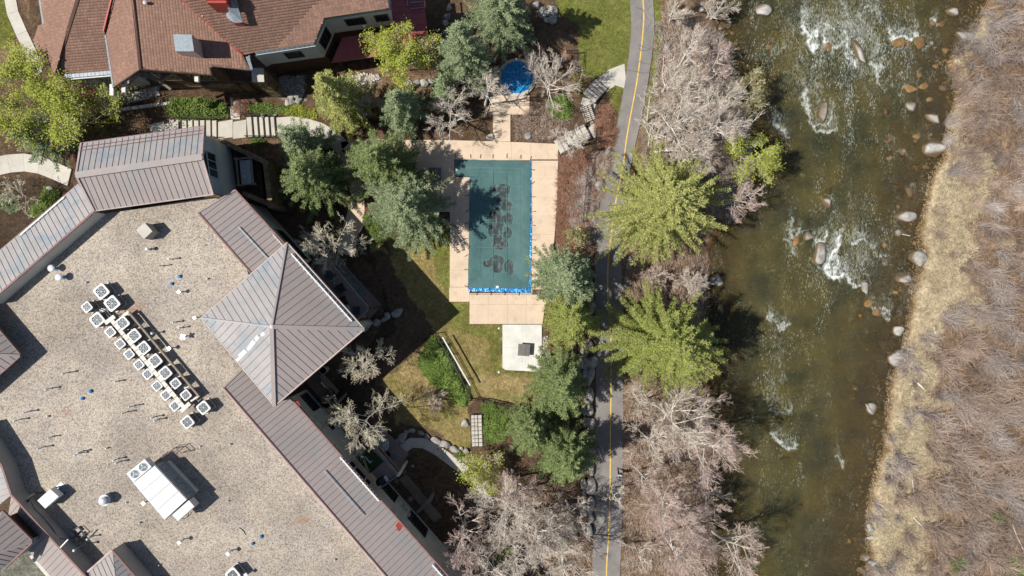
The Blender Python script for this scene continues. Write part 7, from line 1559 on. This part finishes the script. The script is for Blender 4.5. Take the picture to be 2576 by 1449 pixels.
def mound(name, label, polyD, n, mat, seed, h=.9, ln=.35, w=.05, cat='shrub', kind=None, radial=True, grp=None, z0=None, out=.6, upv=.7, tone_hi=1.0, core=True):
    """low spiky mass filling a photo-pixel polygon"""
    r = np.random.default_rng(seed); xs_ = np.array([p[0] for p in polyD]); ys_ = np.array([p[1] for p in polyD]); pts = []
    while len(pts) < n:
        q = np.stack([r.uniform(xs_.min(), xs_.max(), n), r.uniform(ys_.min(), ys_.max(), n)], -1); ok = in_poly(q[:, 0], q[:, 1], polyD); pts += list(q[ok])
    q = np.array(pts[:n]); X_ = (q[:, 0] - 1288) * KPX; Y_ = -(q[:, 1] - 724.5) * KPX
    lump = vnoise(X_, Y_, .9, seed) * .6 + vnoise(X_, Y_, .4, seed + 3) * .4
    # height falls to the outline
    e = np.full(n, 1e9)
    for i in range(len(polyD)):
        a, b_ = np.array(polyD[i], float), np.array(polyD[(i + 1) % len(polyD)], float); ab = b_ - a; t = np.clip(((q - a) @ ab) / (ab @ ab), 0, 1); e = np.minimum(e, np.linalg.norm(q - (a + t[:, None] * ab), axis=1))
    f = sstep(0, 14, e); Zc = hgt(X_, Y_) + h * (.25 + .75 * lump) * (.25 + .75 * f) * r.uniform(.55, 1.0, n)
    cen = np.array([X_.mean(), Y_.mean()]); fa = vnoise(X_, Y_, 1.1, seed + 9) * 9; d = np.stack([np.cos(fa) + r.normal(0, .5, n) + out * (X_ - cen[0]) * .3, np.sin(fa) + r.normal(0, .5, n) + out * (Y_ - cen[1]) * .3, np.full(n, upv) + r.normal(0, .2, n)], -1); d /= np.linalg.norm(d, axis=1, keepdims=True)
    V, F = tris(np.stack([X_, Y_, Zc], -1), d, r.uniform(ln * .6, ln * 1.3, n), np.full(n, w), r, ln * .15)
    c = Vector((cen[0], cen[1], gz(*cen)))
    if kind: o = np_mesh(name, V, F, MAT[mat], tone=np.repeat(np.clip(r.random(n) * .7 + .3 * lump, 0, tone_hi), 3)); tag(o, label, kind=kind); return o
    root = thing(name, label, cat, c, grp); np_mesh('foliage', V, F, MAT[mat], root, tone=np.repeat(np.clip(r.random(n) * .7 + .3 * lump, 0, 1), 3))
    b_ = B()
    for k in range(14):
        a = rnd.uniform(0, 6.28); rr = rnd.uniform(.2, .9); p = polyD[k % len(polyD)]; e_ = P(p[0], p[1], 0); m_ = c.lerp(Vector((e_.x, e_.y, c.z)), rnd.uniform(.4, .85)); b_.tube([c + Vector((0, 0, -.05)), c.lerp(m_, .5) + Vector((0, 0, h * .4)), m_ + Vector((0, 0, h * .45))], [.05, .03, .015], 4, caps=False)
    b_.make('stems', MAT['bark'], root); return root
mound('juniper', 'large bright green juniper mound left of the metal fence', [(1072,865),(1090,845),(1110,855),(1130,890),(1150,930),(1170,960),(1182,1005),(1168,1025),(1140,1010),(1120,985),(1085,965),(1065,940),(1052,905)], 8500, 'leaf_green', 1, 1.0, .34, .045, out=.5, grp='green junipers')
mound('juniper', 'green juniper bed right of the stone steps', [(1215,1015),(1240,1012),(1272,1025),(1290,1040),(1285,1080),(1262,1110),(1225,1112),(1212,1070)], 4500, 'leaf_green', 2, .9, .32, .045, grp='green junipers')
mound('juniper', 'green shrub at the left edge bed, larger', [(112,500),(132,470),(165,480),(160,505),(135,530),(105,545),(80,545),(82,525)], 2200, 'leaf_green', 3, .9, .25, .045, grp='green junipers')
mound('juniper', 'dark green hedge behind the metal roofed hall', [(450,262),(500,252),(560,262),(585,275),(582,302),(540,306),(470,310),(440,300)], 4200, 'leaf_green', 4, 1.1, .25, .05, grp='green junipers')
mound('groundcover_shrub', 'low bright green shrub strip above the eastern steps', [(628,275),(650,263),(690,264),(720,262),(745,270),(715,285),(680,292),(640,288)], 2000, 'leaf_green', 5, .5, .2, .045)
mound('groundcover_shrub', 'yellow green perennials above the curved north walk', [(712,268),(760,262),(790,275),(800,300),(770,298),(715,290)], 900, 'leaf_lime', 6, .35, .2, .04)
mound('groundcover_shrub', 'small round green shrub in the bark bed below the eastern steps', [(642,352),(660,348),(672,356),(670,370),(652,374),(643,366)], 900, 'leaf_green', 7, .6, .18, .04)
mound('juniper', 'green shrub between tan walk and fence under the spruce', [(912,545),(935,530),(965,560),(975,600),(950,620),(930,600)], 1800, 'leaf_green', 8, .7, .25, .045, grp='green junipers')
mound('groundcover_shrub', 'dark evergreen shrub below the white limbed bare tree', [(1370,250),(1420,235),(1440,260),(1435,300),(1400,310),(1380,285)], 2200, 'leaf_green', 9, .9, .25, .045)
mound('groundcover_shrub', 'green shrub left of the hall seen past the leafy trees', [(240,250),(300,300),(330,315),(300,345),(240,340),(200,300)], 2500, 'leaf_olive', 10, .8, .25, .045)
mound('groundcover_shrub', 'olive shrub mass left of the handrail steps', [(1440,180),(1462,195),(1480,215),(1460,245),(1440,235)], 1200, 'leaf_olive', 11, .7, .22, .04)
mound('groundcover_shrub', 'bluish perennial clump in the left dark bed', [(5,500),(30,485),(55,500),(60,525),(30,540),(8,525)], 900, 'needle_blue', 12, .5, .22, .04)
mound('groundcover_shrub', 'green tuft beside the last stone of the curved row', [(1140,1145),(1160,1135),(1172,1150),(1160,1165)], 500, 'leaf_green', 13, .4, .2, .04)
mound('groundcover_shrub', 'bright green bush on the far bank near the bottom, left one', [(2395,1415),(2420,1408),(2445,1415),(2440,1440),(2410,1450)], 900, 'leaf_green', 14, .6, .22, .045, z0=-.7)
mound('groundcover_shrub', 'bright green bush on the far bank near the right edge', [(2500,1305),(2520,1298),(2545,1308),(2540,1328),(2512,1325)], 900, 'leaf_green', 15, .6, .22, .045)
mound('groundcover_shrub', 'bright green bush in the bottom right corner', [(2530,1415),(2570,1405),(2600,1430),(2590,1470),(2540,1460)], 1200, 'leaf_green', 16, .7, .22, .045)
for (nm, lab, poly, n, mt, sd, h_) in [
 ('brush', 'reddish leafless scrub between pool deck and boulders', [(1406,392),(1440,385),(1480,385),(1500,420),(1500,560),(1480,640),(1398,640),(1400,500)], 9000, 'twig_red', 21, .7),
 ('brush', 'grey tan leafless clumps between pool deck and boulders', [(1445,440),(1500,410),(1508,600),(1470,640),(1440,600),(1420,520)], 4200, 'twig_grey', 41, .8),
 ('brush', 'reddish brown leafless shrub by the landing', [(1492,300),(1520,262),(1545,280),(1550,330),(1540,372),(1505,372),(1500,335)], 3800, 'twig_red', 22, .9),
 ('brush', 'brown leafless hedge left of the upper handrail steps', [(1420,130),(1436,128),(1434,175),(1418,170)], 700, 'twig_red', 23, 1.0),
 ('brush', 'leafless undergrowth in the riverside thicket', [(1640,60),(1700,50),(1830,70),(1850,130),(1900,300),(1900,420),(1850,560),(1620,440),(1615,330),(1650,180)], 12000, 'twig_grey', 24, .6),
 ('brush', 'brown undergrowth along the river side of the path', [(1568,650),(1790,640),(1795,740),(1790,1060),(1800,1300),(1820,1500),(1568,1500)], 17000, 'twig_brown', 25, .5),
 ('brush', 'leafless shrubs in the bed right of the spa', [(1290,295),(1400,240),(1440,290),(1410,350),(1300,352)], 2200, 'twig_brown', 26, .4),
 ('brush', 'low shrubs in the bed near the stone pier', [(590,230),(640,262),(625,300),(600,290)], 600, 'twig_red', 27, .5),
 ('brush', 'brown scrub under the bottom aspens', [(1150,1230),(1300,1190),(1480,1230),(1490,1449),(1160,1480)], 4500, 'twig_brown', 28, .4),
 ('brush', 'dark scrub west of the cycle path bend', [(1485,385),(1545,380),(1530,440),(1522,480),(1500,520),(1492,440)], 2200, 'twig_brown', 29, .6),
 ('lawn_grass', 'green lawn beside the cycle path', [(1400,-20),(1590,-20),(1596,100),(1576,168),(1500,200),(1460,190),(1450,60)], 16000, 'grass_lawn', 30, .05),
 ('lawn_grass', 'straw coloured lawn left of the white pad', [(1140,765),(1262,820),(1262,935),(1360,940),(1345,1015),(1205,995),(1110,840),(1000,660),(1130,640)], 14000, 'grass_dry', 31, .05),
 ('lawn_grass', 'straw coloured lawn below the tower shadow', [(960,950),(1060,880),(1110,990),(1170,1020),(1190,1110),(1090,1085),(1000,1060)], 8000, 'grass_dry', 32, .05)]:
    mound(nm, lab, poly, n, mt, sd, h_,   .52 if nm == 'brush' else .10, .018 if nm == 'brush' else .012, kind='stuff', upv=.35 if nm == 'brush' else .6)
# far bank: straw grass and leaning bare willow brush (one mass nobody could count)
r = np.random.default_rng(77)
def bankpts(n, lo, hi):
    y = r.uniform(-32, 32, n); x = east_bank(y) + r.uniform(lo, hi, n); k = x < 56; return x[k], y[k]
x, y = bankpts(60000, -.2, 16); wob = (vnoise(x, y, 3, 31) - .5) * 7 + (vnoise(x, y, .9, 32) - .5) * 2; dyy = 724.5 - y / KPX
width = np.interp(dyy, [0, 250, 420, 520, 760, 900, 1100, 1449], [1.0, 1.5, 4.5, 7.0, 6.0, 4.5, 3.0, 3.0]); k = (x - east_bank(y) + wob - width) < 1.2; x, y = x[k], y[k]; n = len(x)
a_ = vnoise(x, y, 1.4, 90) * 8; d = np.stack([np.cos(a_) + r.normal(0, .5, n), np.sin(a_) + r.normal(0, .5, n), r.uniform(.2, .9, n)], -1); d /= np.linalg.norm(d, axis=1, keepdims=True)
V, F = tris(np.stack([x, y, hgt(x, y) + r.uniform(0, .12, n)], -1), d, r.uniform(.15, .5, n), np.full(n, .02), r, .03); o = np_mesh('straw_grass', V, F, MAT['grass_tan'], tone=np.repeat(np.clip(r.random(n) * .5 + .5 * vnoise(x, y, .8, 91), 0, 1), 3)); tag(o, 'flattened straw grass on the far bank', kind='stuff')
n = 1900; cy_ = r.uniform(-32, 32, n); cx_ = east_bank(cy_) + r.uniform(-.3, 26, n); k = cx_ < 57; cx_, cy_ = cx_[k], cy_[k]
wob = (vnoise(cx_, cy_, 3, 31) - .5) * 7 + (vnoise(cx_, cy_, .9, 32) - .5) * 3; dyy = 724.5 - cy_ / KPX; width = np.interp(dyy, [0, 250, 420, 520, 760, 900, 1100, 1449], [1.0, 1.5, 4.5, 7.0, 6.0, 4.5, 3.0, 3.0])
dens_ = cx_ - east_bank(cy_) + wob - width; k = (dens_ > .3) | ((vnoise(cx_, cy_, 1.2, 333) > .55) & (r.random(len(cx_)) < .55)) | (r.random(len(cx_)) < .10) | ((dyy < 400) & (r.random(len(cx_)) < .7)); cx_, cy_ = cx_[k], cy_[k]
for gi, (mt, lab) in enumerate((('twig_grey', 'grey leafless willow brush on the far bank'), ('twig_brown', 'brown leafless willow brush on the far bank'))):
    sel = (vnoise(cx_, cy_, 2.6, 44) + r.normal(0, .12, len(cx_)) + .22 * (1 - np.clip((724.5 - cy_ / KPX) / 700, 0, 1)) > .60) == (gi == 0); ax_, ay_ = cx_[sel], cy_[sel]; m_ = len(ax_); nt_ = 62
    la = vnoise(ax_, ay_, 5, 66) * 5 + 2.2
    bx_ = np.repeat(ax_, nt_); by_ = np.repeat(ay_, nt_); N_ = len(bx_); az = np.repeat(la, nt_) + r.normal(0, 1.15, N_); L_ = r.uniform(.45, 1.5, N_) * np.repeat(r.uniform(.7, 1.25, m_), nt_)
    p0 = np.stack([bx_ + r.normal(0, .16, N_), by_ + r.normal(0, .16, N_), np.zeros(N_)], -1); p0[:, 2] = hgt(p0[:, 0], p0[:, 1])
    hd = np.stack([np.cos(az), np.sin(az), np.zeros(N_)], -1); p1 = p0 + hd * (L_ * .45)[:, None] + np.array([0, 0, 1.]) * (L_ * .75)[:, None]; az2 = az + r.normal(0, .35, N_); p2 = p1 + np.stack([np.cos(az2), np.sin(az2), np.zeros(N_)], -1) * (L_ * .55)[:, None] + np.array([0, 0, 1.]) * (L_ * r.uniform(.0, .3, N_))[:, None]
    V1, F1 = ribbons(p0, p1, .014, .012, r.normal(0, .3, (N_, 3))); V2, F2 = ribbons(p1, p2, .012, .006, r.normal(0, .3, (N_, 3)))
    tn = np.clip(np.repeat(r.random(m_), nt_) * .6 + r.uniform(0, .5, N_), 0, 1); o = np_mesh('willow_brush', np.concatenate([V1, V2]), np.concatenate([F1, F2 + len(V1)]), MAT[mt], tone=np.concatenate([np.repeat(tn, 4), np.repeat(tn, 4)])); tag(o, lab, kind='stuff')
# driftwood sticks on the far bank
for i, (pts, lab) in enumerate([([(2352,823),(2354,835),(2358,843)], 'curved bleached stick on the straw bank'), ([(2296,1210-2),(2298,1225),(2301,1240),(2303,1250)], 'thin bleached branch lower on the straw bank'), ([(2300,1303),(2312,1314),(2328,1331)], 'dark fallen branch near the lower straw bank'), ([(2550,1320),(2560,1350),(2576,1385)], 'long pale fallen stem at the right edge'), ([(2180+88,585),(2300,592)], 'driftwood twigs beside the small pale stone'), ([(2291,968),(2305,958),(2318,970),(2325,978)], 'tangle of bleached sticks on the straw bank'), ([(2300,952),(2310,965),(2328,982)], 'crossing stick in the bleached tangle'), ([(2306,990),(2312,1005)], 'short white stick below the tangle')]):
    q = []
    for p in pts: w_ = P(p[0], p[1], -.5); q.append(Vector((w_.x, w_.y, gz(w_.x, w_.y) + .14)))
    o = B().tube(q, [.05] * (len(q) - 1) + [.025], 6).make('fallen_branch', MAT['pale_bark']); tag(o, lab, 'branch')
o = B().tube([P(2178, 1017, -.55), P(2195, 1042, -.75)], [.05, .03], 6).make('fallen_branch', MAT['cobble']); tag(o, 'pale stick lying across a grey river rock', 'branch')

# ================================================================== fences
def fence(label, pts, h=1.2, sp_=.14, postsp=2.0, zz=0.0):
    q = [P(x, y, 0) for x, y in pts]; root = thing('metal_fence', label, 'fence', (q[0].x, q[0].y, 0))
    for i in range(len(q) - 1):
        a, b_ = q[i], q[i + 1]; L = (b_ - a).length; a = Vector((a.x, a.y, gz(a.x, a.y))); b_ = Vector((b_.x, b_.y, gz(b_.x, b_.y))); up_ = Vector((0, 0, 1))
        for zr_ in (h, h * .82, .15): bar(root, 'rail', [a + up_ * zr_, b_ + up_ * zr_], .045, .04, 'dark_metal', 0)
        npst = max(1, round(L / postsp))
        for k in range(npst + (1 if i == len(q) - 2 else 0)): p = a.lerp(b_, k / npst); B().box(p, (1, 0), .035, .035, p.z - .1, p.z + h + .08).make('post', MAT['dark_metal'], root)
        n = int(L / sp_)
        for k in range(n): p = a.lerp(b_, (k + .5) / n); B().box(p, (1, 0), .012, .012, p.z + .1, p.z + h).make('picket', MAT['dark_metal'], root)
    return root
fence('long dark metal fence along the juniper mound, running down to the steps', [(1098, 838), (1130, 892), (1165, 955), (1187, 1003), (1216, 1006)], sp_=.16)
fence('dark metal fence running right above the second juniper bed', [(1217, 1006), (1262, 1016), (1300, 1030), (1340, 1022)], sp_=.17)
fence('dark metal fence between the tan walk and the lawn', [(905, 600), (918, 570), (935, 545), (962, 580), (985, 640)], sp_=.2)
fence('short dark fence at the corner of the green lawn', [(1424, 137), (1452, 135), (1450, 182)], sp_=.2)
fence('dark metal fence beside the boulders right of the white pad', [(1436, 858), (1434, 905), (1430, 955)], sp_=.16)
fence('dark fence from the landing down past the red scrub', [(1500, 325), (1497, 378), (1482, 400), (1472, 470), (1465, 560)], sp_=.25)
ro = B().beam(P(1113, 848, 1.25), P(1183, 970, 1.25), .12, .1).make('pool_pole', MAT['white']); tag(ro, 'long white pole lying along the top of the juniper fence', 'pole')
for (pts, lab) in (([(600, 255), (601, 300), (575, 305)], 'thin handrail left of the short north walk'), ([(621, 268), (622, 292), (640, 296)], 'thin handrail right of the short north walk'), ([(1095, 1150), (1102, 1128)], 'upper pair of dark handrails on the curved walk'), ([(1168, 1190), (1176, 1165)], 'lower pair of dark handrails on the curved walk')):
    t_ = thing('handrail', lab, 'handrail', P(*pts[0], 0)); q = [P(x, y, 0) for x, y in pts]; q = [Vector((p.x, p.y, gz(p.x, p.y))) for p in q]
    bar(t_, 'rail', [p + Vector((0, 0, .95)) for p in q], .05, .05, 'dark_metal', 0)
    for p in q: B().box(p, (1, 0), .03, .03, p.z, p.z + .95).make('post', MAT['dark_metal'], t_)
    if len(pts) == 2:
        s_ = Vector((.3, .12, 0)); bar(t_, 'rail', [p + Vector((0, 0, .95)) + s_ for p in q], .05, .05, 'dark_metal', 0)
        for p in q: B().box(p + s_, (1, 0), .03, .03, p.z, p.z + .95).make('post', MAT['dark_metal'], t_)
# small garden bits
o = B().box(P(1094, 437, .8), (1, 0), .62, .62, .72, .80).box(P(1094, 437, .8), (1, 0), .45, .45, .1, .72).make('patio_table', MAT['plank']); tag(o, 'dark square table in spruce shade on the left pool deck', 'table')
o = B().box(P(1240, 194, .6), Vector((.99, -.1)), .35, .28, .45, .5).box(P(1234, 190, .6), Vector((.99, -.1)), .05, .28, .2, .85).box(P(1240, 194, .6), Vector((.99, -.1)), .3, .24, .1, .45).make('garden_chair', MAT['cloth']); tag(o, 'pale seat left of the spa', 'chair')
for i, (x, y, lab) in enumerate([(1255, 826, 'small white sprinkler head left of the white pad top'), (1255, 936, 'small white sprinkler head below the white pad corner')]):
    tag(B().lathe(P(x, y, 0), [(.10, 0), (.11, .06), (.03, .09)], 10).make('sprinkler', MAT['white']), lab, 'sprinkler')
t_ = thing('bird_bath', 'pale round bird bath in the dark bed under the spruces', 'bird bath', P(793, 531, 0)); B().lathe(P(793, 531, 0), [(.2, 0), (.09, .1), (.08, .6)], 12).make('stand', MAT['cloth'], t_); B().lathe(P(793, 531, 0), [(.1, .6), (.30, .68), (.32, .74), (.26, .72), (.02, .66)], 20).make('bowl', MAT['cloth'], t_)

# ================================================================== person walking on the path
def person():
    base = P(1556, 1187, .08); X0, Y0 = base.x, base.y; root = thing('person', 'person in a pale grey shirt and dark trousers walking on the cycle path', 'person', (X0, Y0, .08))
    # facing north (+y); mid-stride
    J = {'pel': (0, 0, .95), 'waist': (0, .01, 1.10), 'chest': (0, .03, 1.32), 'neck': (0, .04, 1.50), 'head0': (0, .06, 1.58),
         'lsh': (-.19, .03, 1.42), 'lel': (-.27, -.10, 1.17), 'lwr': (-.25, .08, 1.00), 'rsh': (.19, .03, 1.42), 'rel': (.27, .04, 1.15), 'rwr': (.23, .24, 1.06),
         'lhip': (-.10, 0, .90), 'lkn': (-.11, .22, .52), 'lan': (-.11, .30, .09), 'lto': (-.11, .46, .05), 'rhip': (.10, 0, .90), 'rkn': (.11, -.05, .50), 'ran': (.11, -.34, .14), 'rto': (.11, -.22, .04)}
    def skin(name, chain, radii, mat, sub=2):
        names = list(radii); me = bpy.data.meshes.new(name); me.from_pydata([J[n] for n in names], [(names.index(a), names.index(b)) for a, b in chain], []); me.materials.append(MAT[mat])
        o = bpy.data.objects.new(name, me); link(o, root); md = o.modifiers.new('skin', 'SKIN'); md.use_smooth_shade = True
        for i, n in enumerate(names): me.skin_vertices[0].data[i].radius = radii[n] if isinstance(radii[n], tuple) else (radii[n], radii[n])
        me.skin_vertices[0].data[0].use_root = True; o.modifiers.new('sub', 'SUBSURF').levels = sub; o.modifiers['sub'].render_levels = sub; return o
    body_r = {'pel': .12, 'waist': .115, 'chest': .14, 'neck': .055, 'head0': .055, 'lsh': .06, 'lel': .042, 'lwr': .03, 'rsh': .06, 'rel': .042, 'rwr': .03, 'lhip': .085, 'lkn': .055, 'lan': .04, 'lto': .035, 'rhip': .085, 'rkn': .055, 'ran': .04, 'rto': .035}
    ch = [('pel', 'waist'), ('waist', 'chest'), ('chest', 'neck'), ('neck', 'head0'), ('chest', 'lsh'), ('lsh', 'lel'), ('lel', 'lwr'), ('chest', 'rsh'), ('rsh', 'rel'), ('rel', 'rwr'), ('pel', 'lhip'), ('lhip', 'lkn'), ('lkn', 'lan'), ('lan', 'lto'), ('pel', 'rhip'), ('rhip', 'rkn'), ('rkn', 'ran'), ('ran', 'rto')]
    skin('body', ch, body_r, 'skin')
    skin('shirt', [('waist', 'pel'), ('waist', 'chest'), ('chest', 'lsh'), ('chest', 'rsh'), ('lsh', 'lel'), ('rsh', 'rel')], {'waist': .135, 'pel': .135, 'chest': .165, 'lsh': .085, 'rsh': .085, 'lel': .062, 'rel': .062}, 'shirt')
    skin('trousers', [('pel', 'lhip'), ('pel', 'rhip'), ('lhip', 'lkn'), ('rhip', 'rkn'), ('lkn', 'lan'), ('rkn', 'ran')], {'pel': .14, 'lhip': .105, 'rhip': .105, 'lkn': .075, 'rkn': .075, 'lan': .058, 'ran': .058}, 'trouser')
    for s in ('l', 'r'):
        a, t = Vector(J[s + 'an']), Vector(J[s + 'to']); B().beam(a - Vector((0, .06, .04)), t, .095, .08).make('shoe', MAT['black'], root, local=True)
        w = Vector(J[s + 'wr']); d = (w - Vector(J[s + 'el'])).normalized(); hb_ = B(); sx = -1 if s == 'l' else 1
        hb_.beam(w - d * .01, w + d * .09, .028, .075)
        for k in range(4): st = w + d * .085 + Vector((0, 0, .027 - k * .018)); hb_.tube([st, st + d * (.045 - abs(k - 1.4) * .006), st + d * .07 + Vector((-sx * .02, 0, -.012))], [.009, .0085, .006], 5)
        st = w + d * .03 + Vector((0, .01, .035)); hb_.tube([st, st + d * .035 + Vector((0, .015, .02)), st + d * .065 + Vector((-sx * .008, .012, .022))], [.011, .010, .007], 5); hb_.make('hand', MAT['skin'], root, True, local=True)
    V, F = ico(3); V = V.copy() * np.array([.078, .098, .118]); V[:, 1] += np.where(V[:, 2] < 0, .012 * (-V[:, 2] / .1), 0); V += np.array([0, .075, 1.66]); mesh_obj('head', [tuple(v) for v in V], [tuple(f) for f in F], MAT['skin'], root, smooth=True, local=True)
    fb = B(); fb.tube([(0, .165, 1.68), (0, .185, 1.65), (0, .178, 1.635)], [.008, .016, .012], 6)
    for sx in (-1, 1): fb.lathe((sx * .078, .075, 1.645), [(.004, -.03), (.014, 0), (.004, .03)], 6)
    fb.make('nose_and_ears', MAT['skin'], root, True, local=True)
    for sx in (-1, 1): B().lathe((sx * .032, .163, 1.668), [(.003, -.008), (.010, 0), (.003, .008)], 8).make('eye', MAT['black'], root, local=True)
    B().beam((-.022, .168, 1.605), (.022, .168, 1.605), .008, .008).make('mouth', MAT['red'], root, local=True)
    V, F = ico(3); V = V.copy() * np.array([.088, .105, .10]); V[:, 2] = np.maximum(V[:, 2], -.01); V += np.array([0, .062, 1.695]); mesh_obj('cap', [tuple(v) for v in V], [tuple(f) for f in F], MAT['cloth'], root, smooth=True, local=True)
    B().prism([(-.06, .14, 1.70), (.06, .14, 1.70), (.05, .24, 1.685), (-.05, .24, 1.685)], [(-.06, .14, 1.712), (.06, .14, 1.712), (.05, .24, 1.697), (-.05, .24, 1.697)]).make('cap_visor', MAT['black'], root, local=True)
    V, F = ico(2); V = V.copy() * np.array([.084, .07, .09]) + np.array([0, .035, 1.655]); mesh_obj('hair', [tuple(v) for v in V], [tuple(f) for f in F], MAT['black'], root, smooth=True, local=True)
    B().box((0, -.15, 0), (1, 0), .14, .08, 1.12, 1.45).make('backpack', MAT['trouser'], root, local=True)
person()
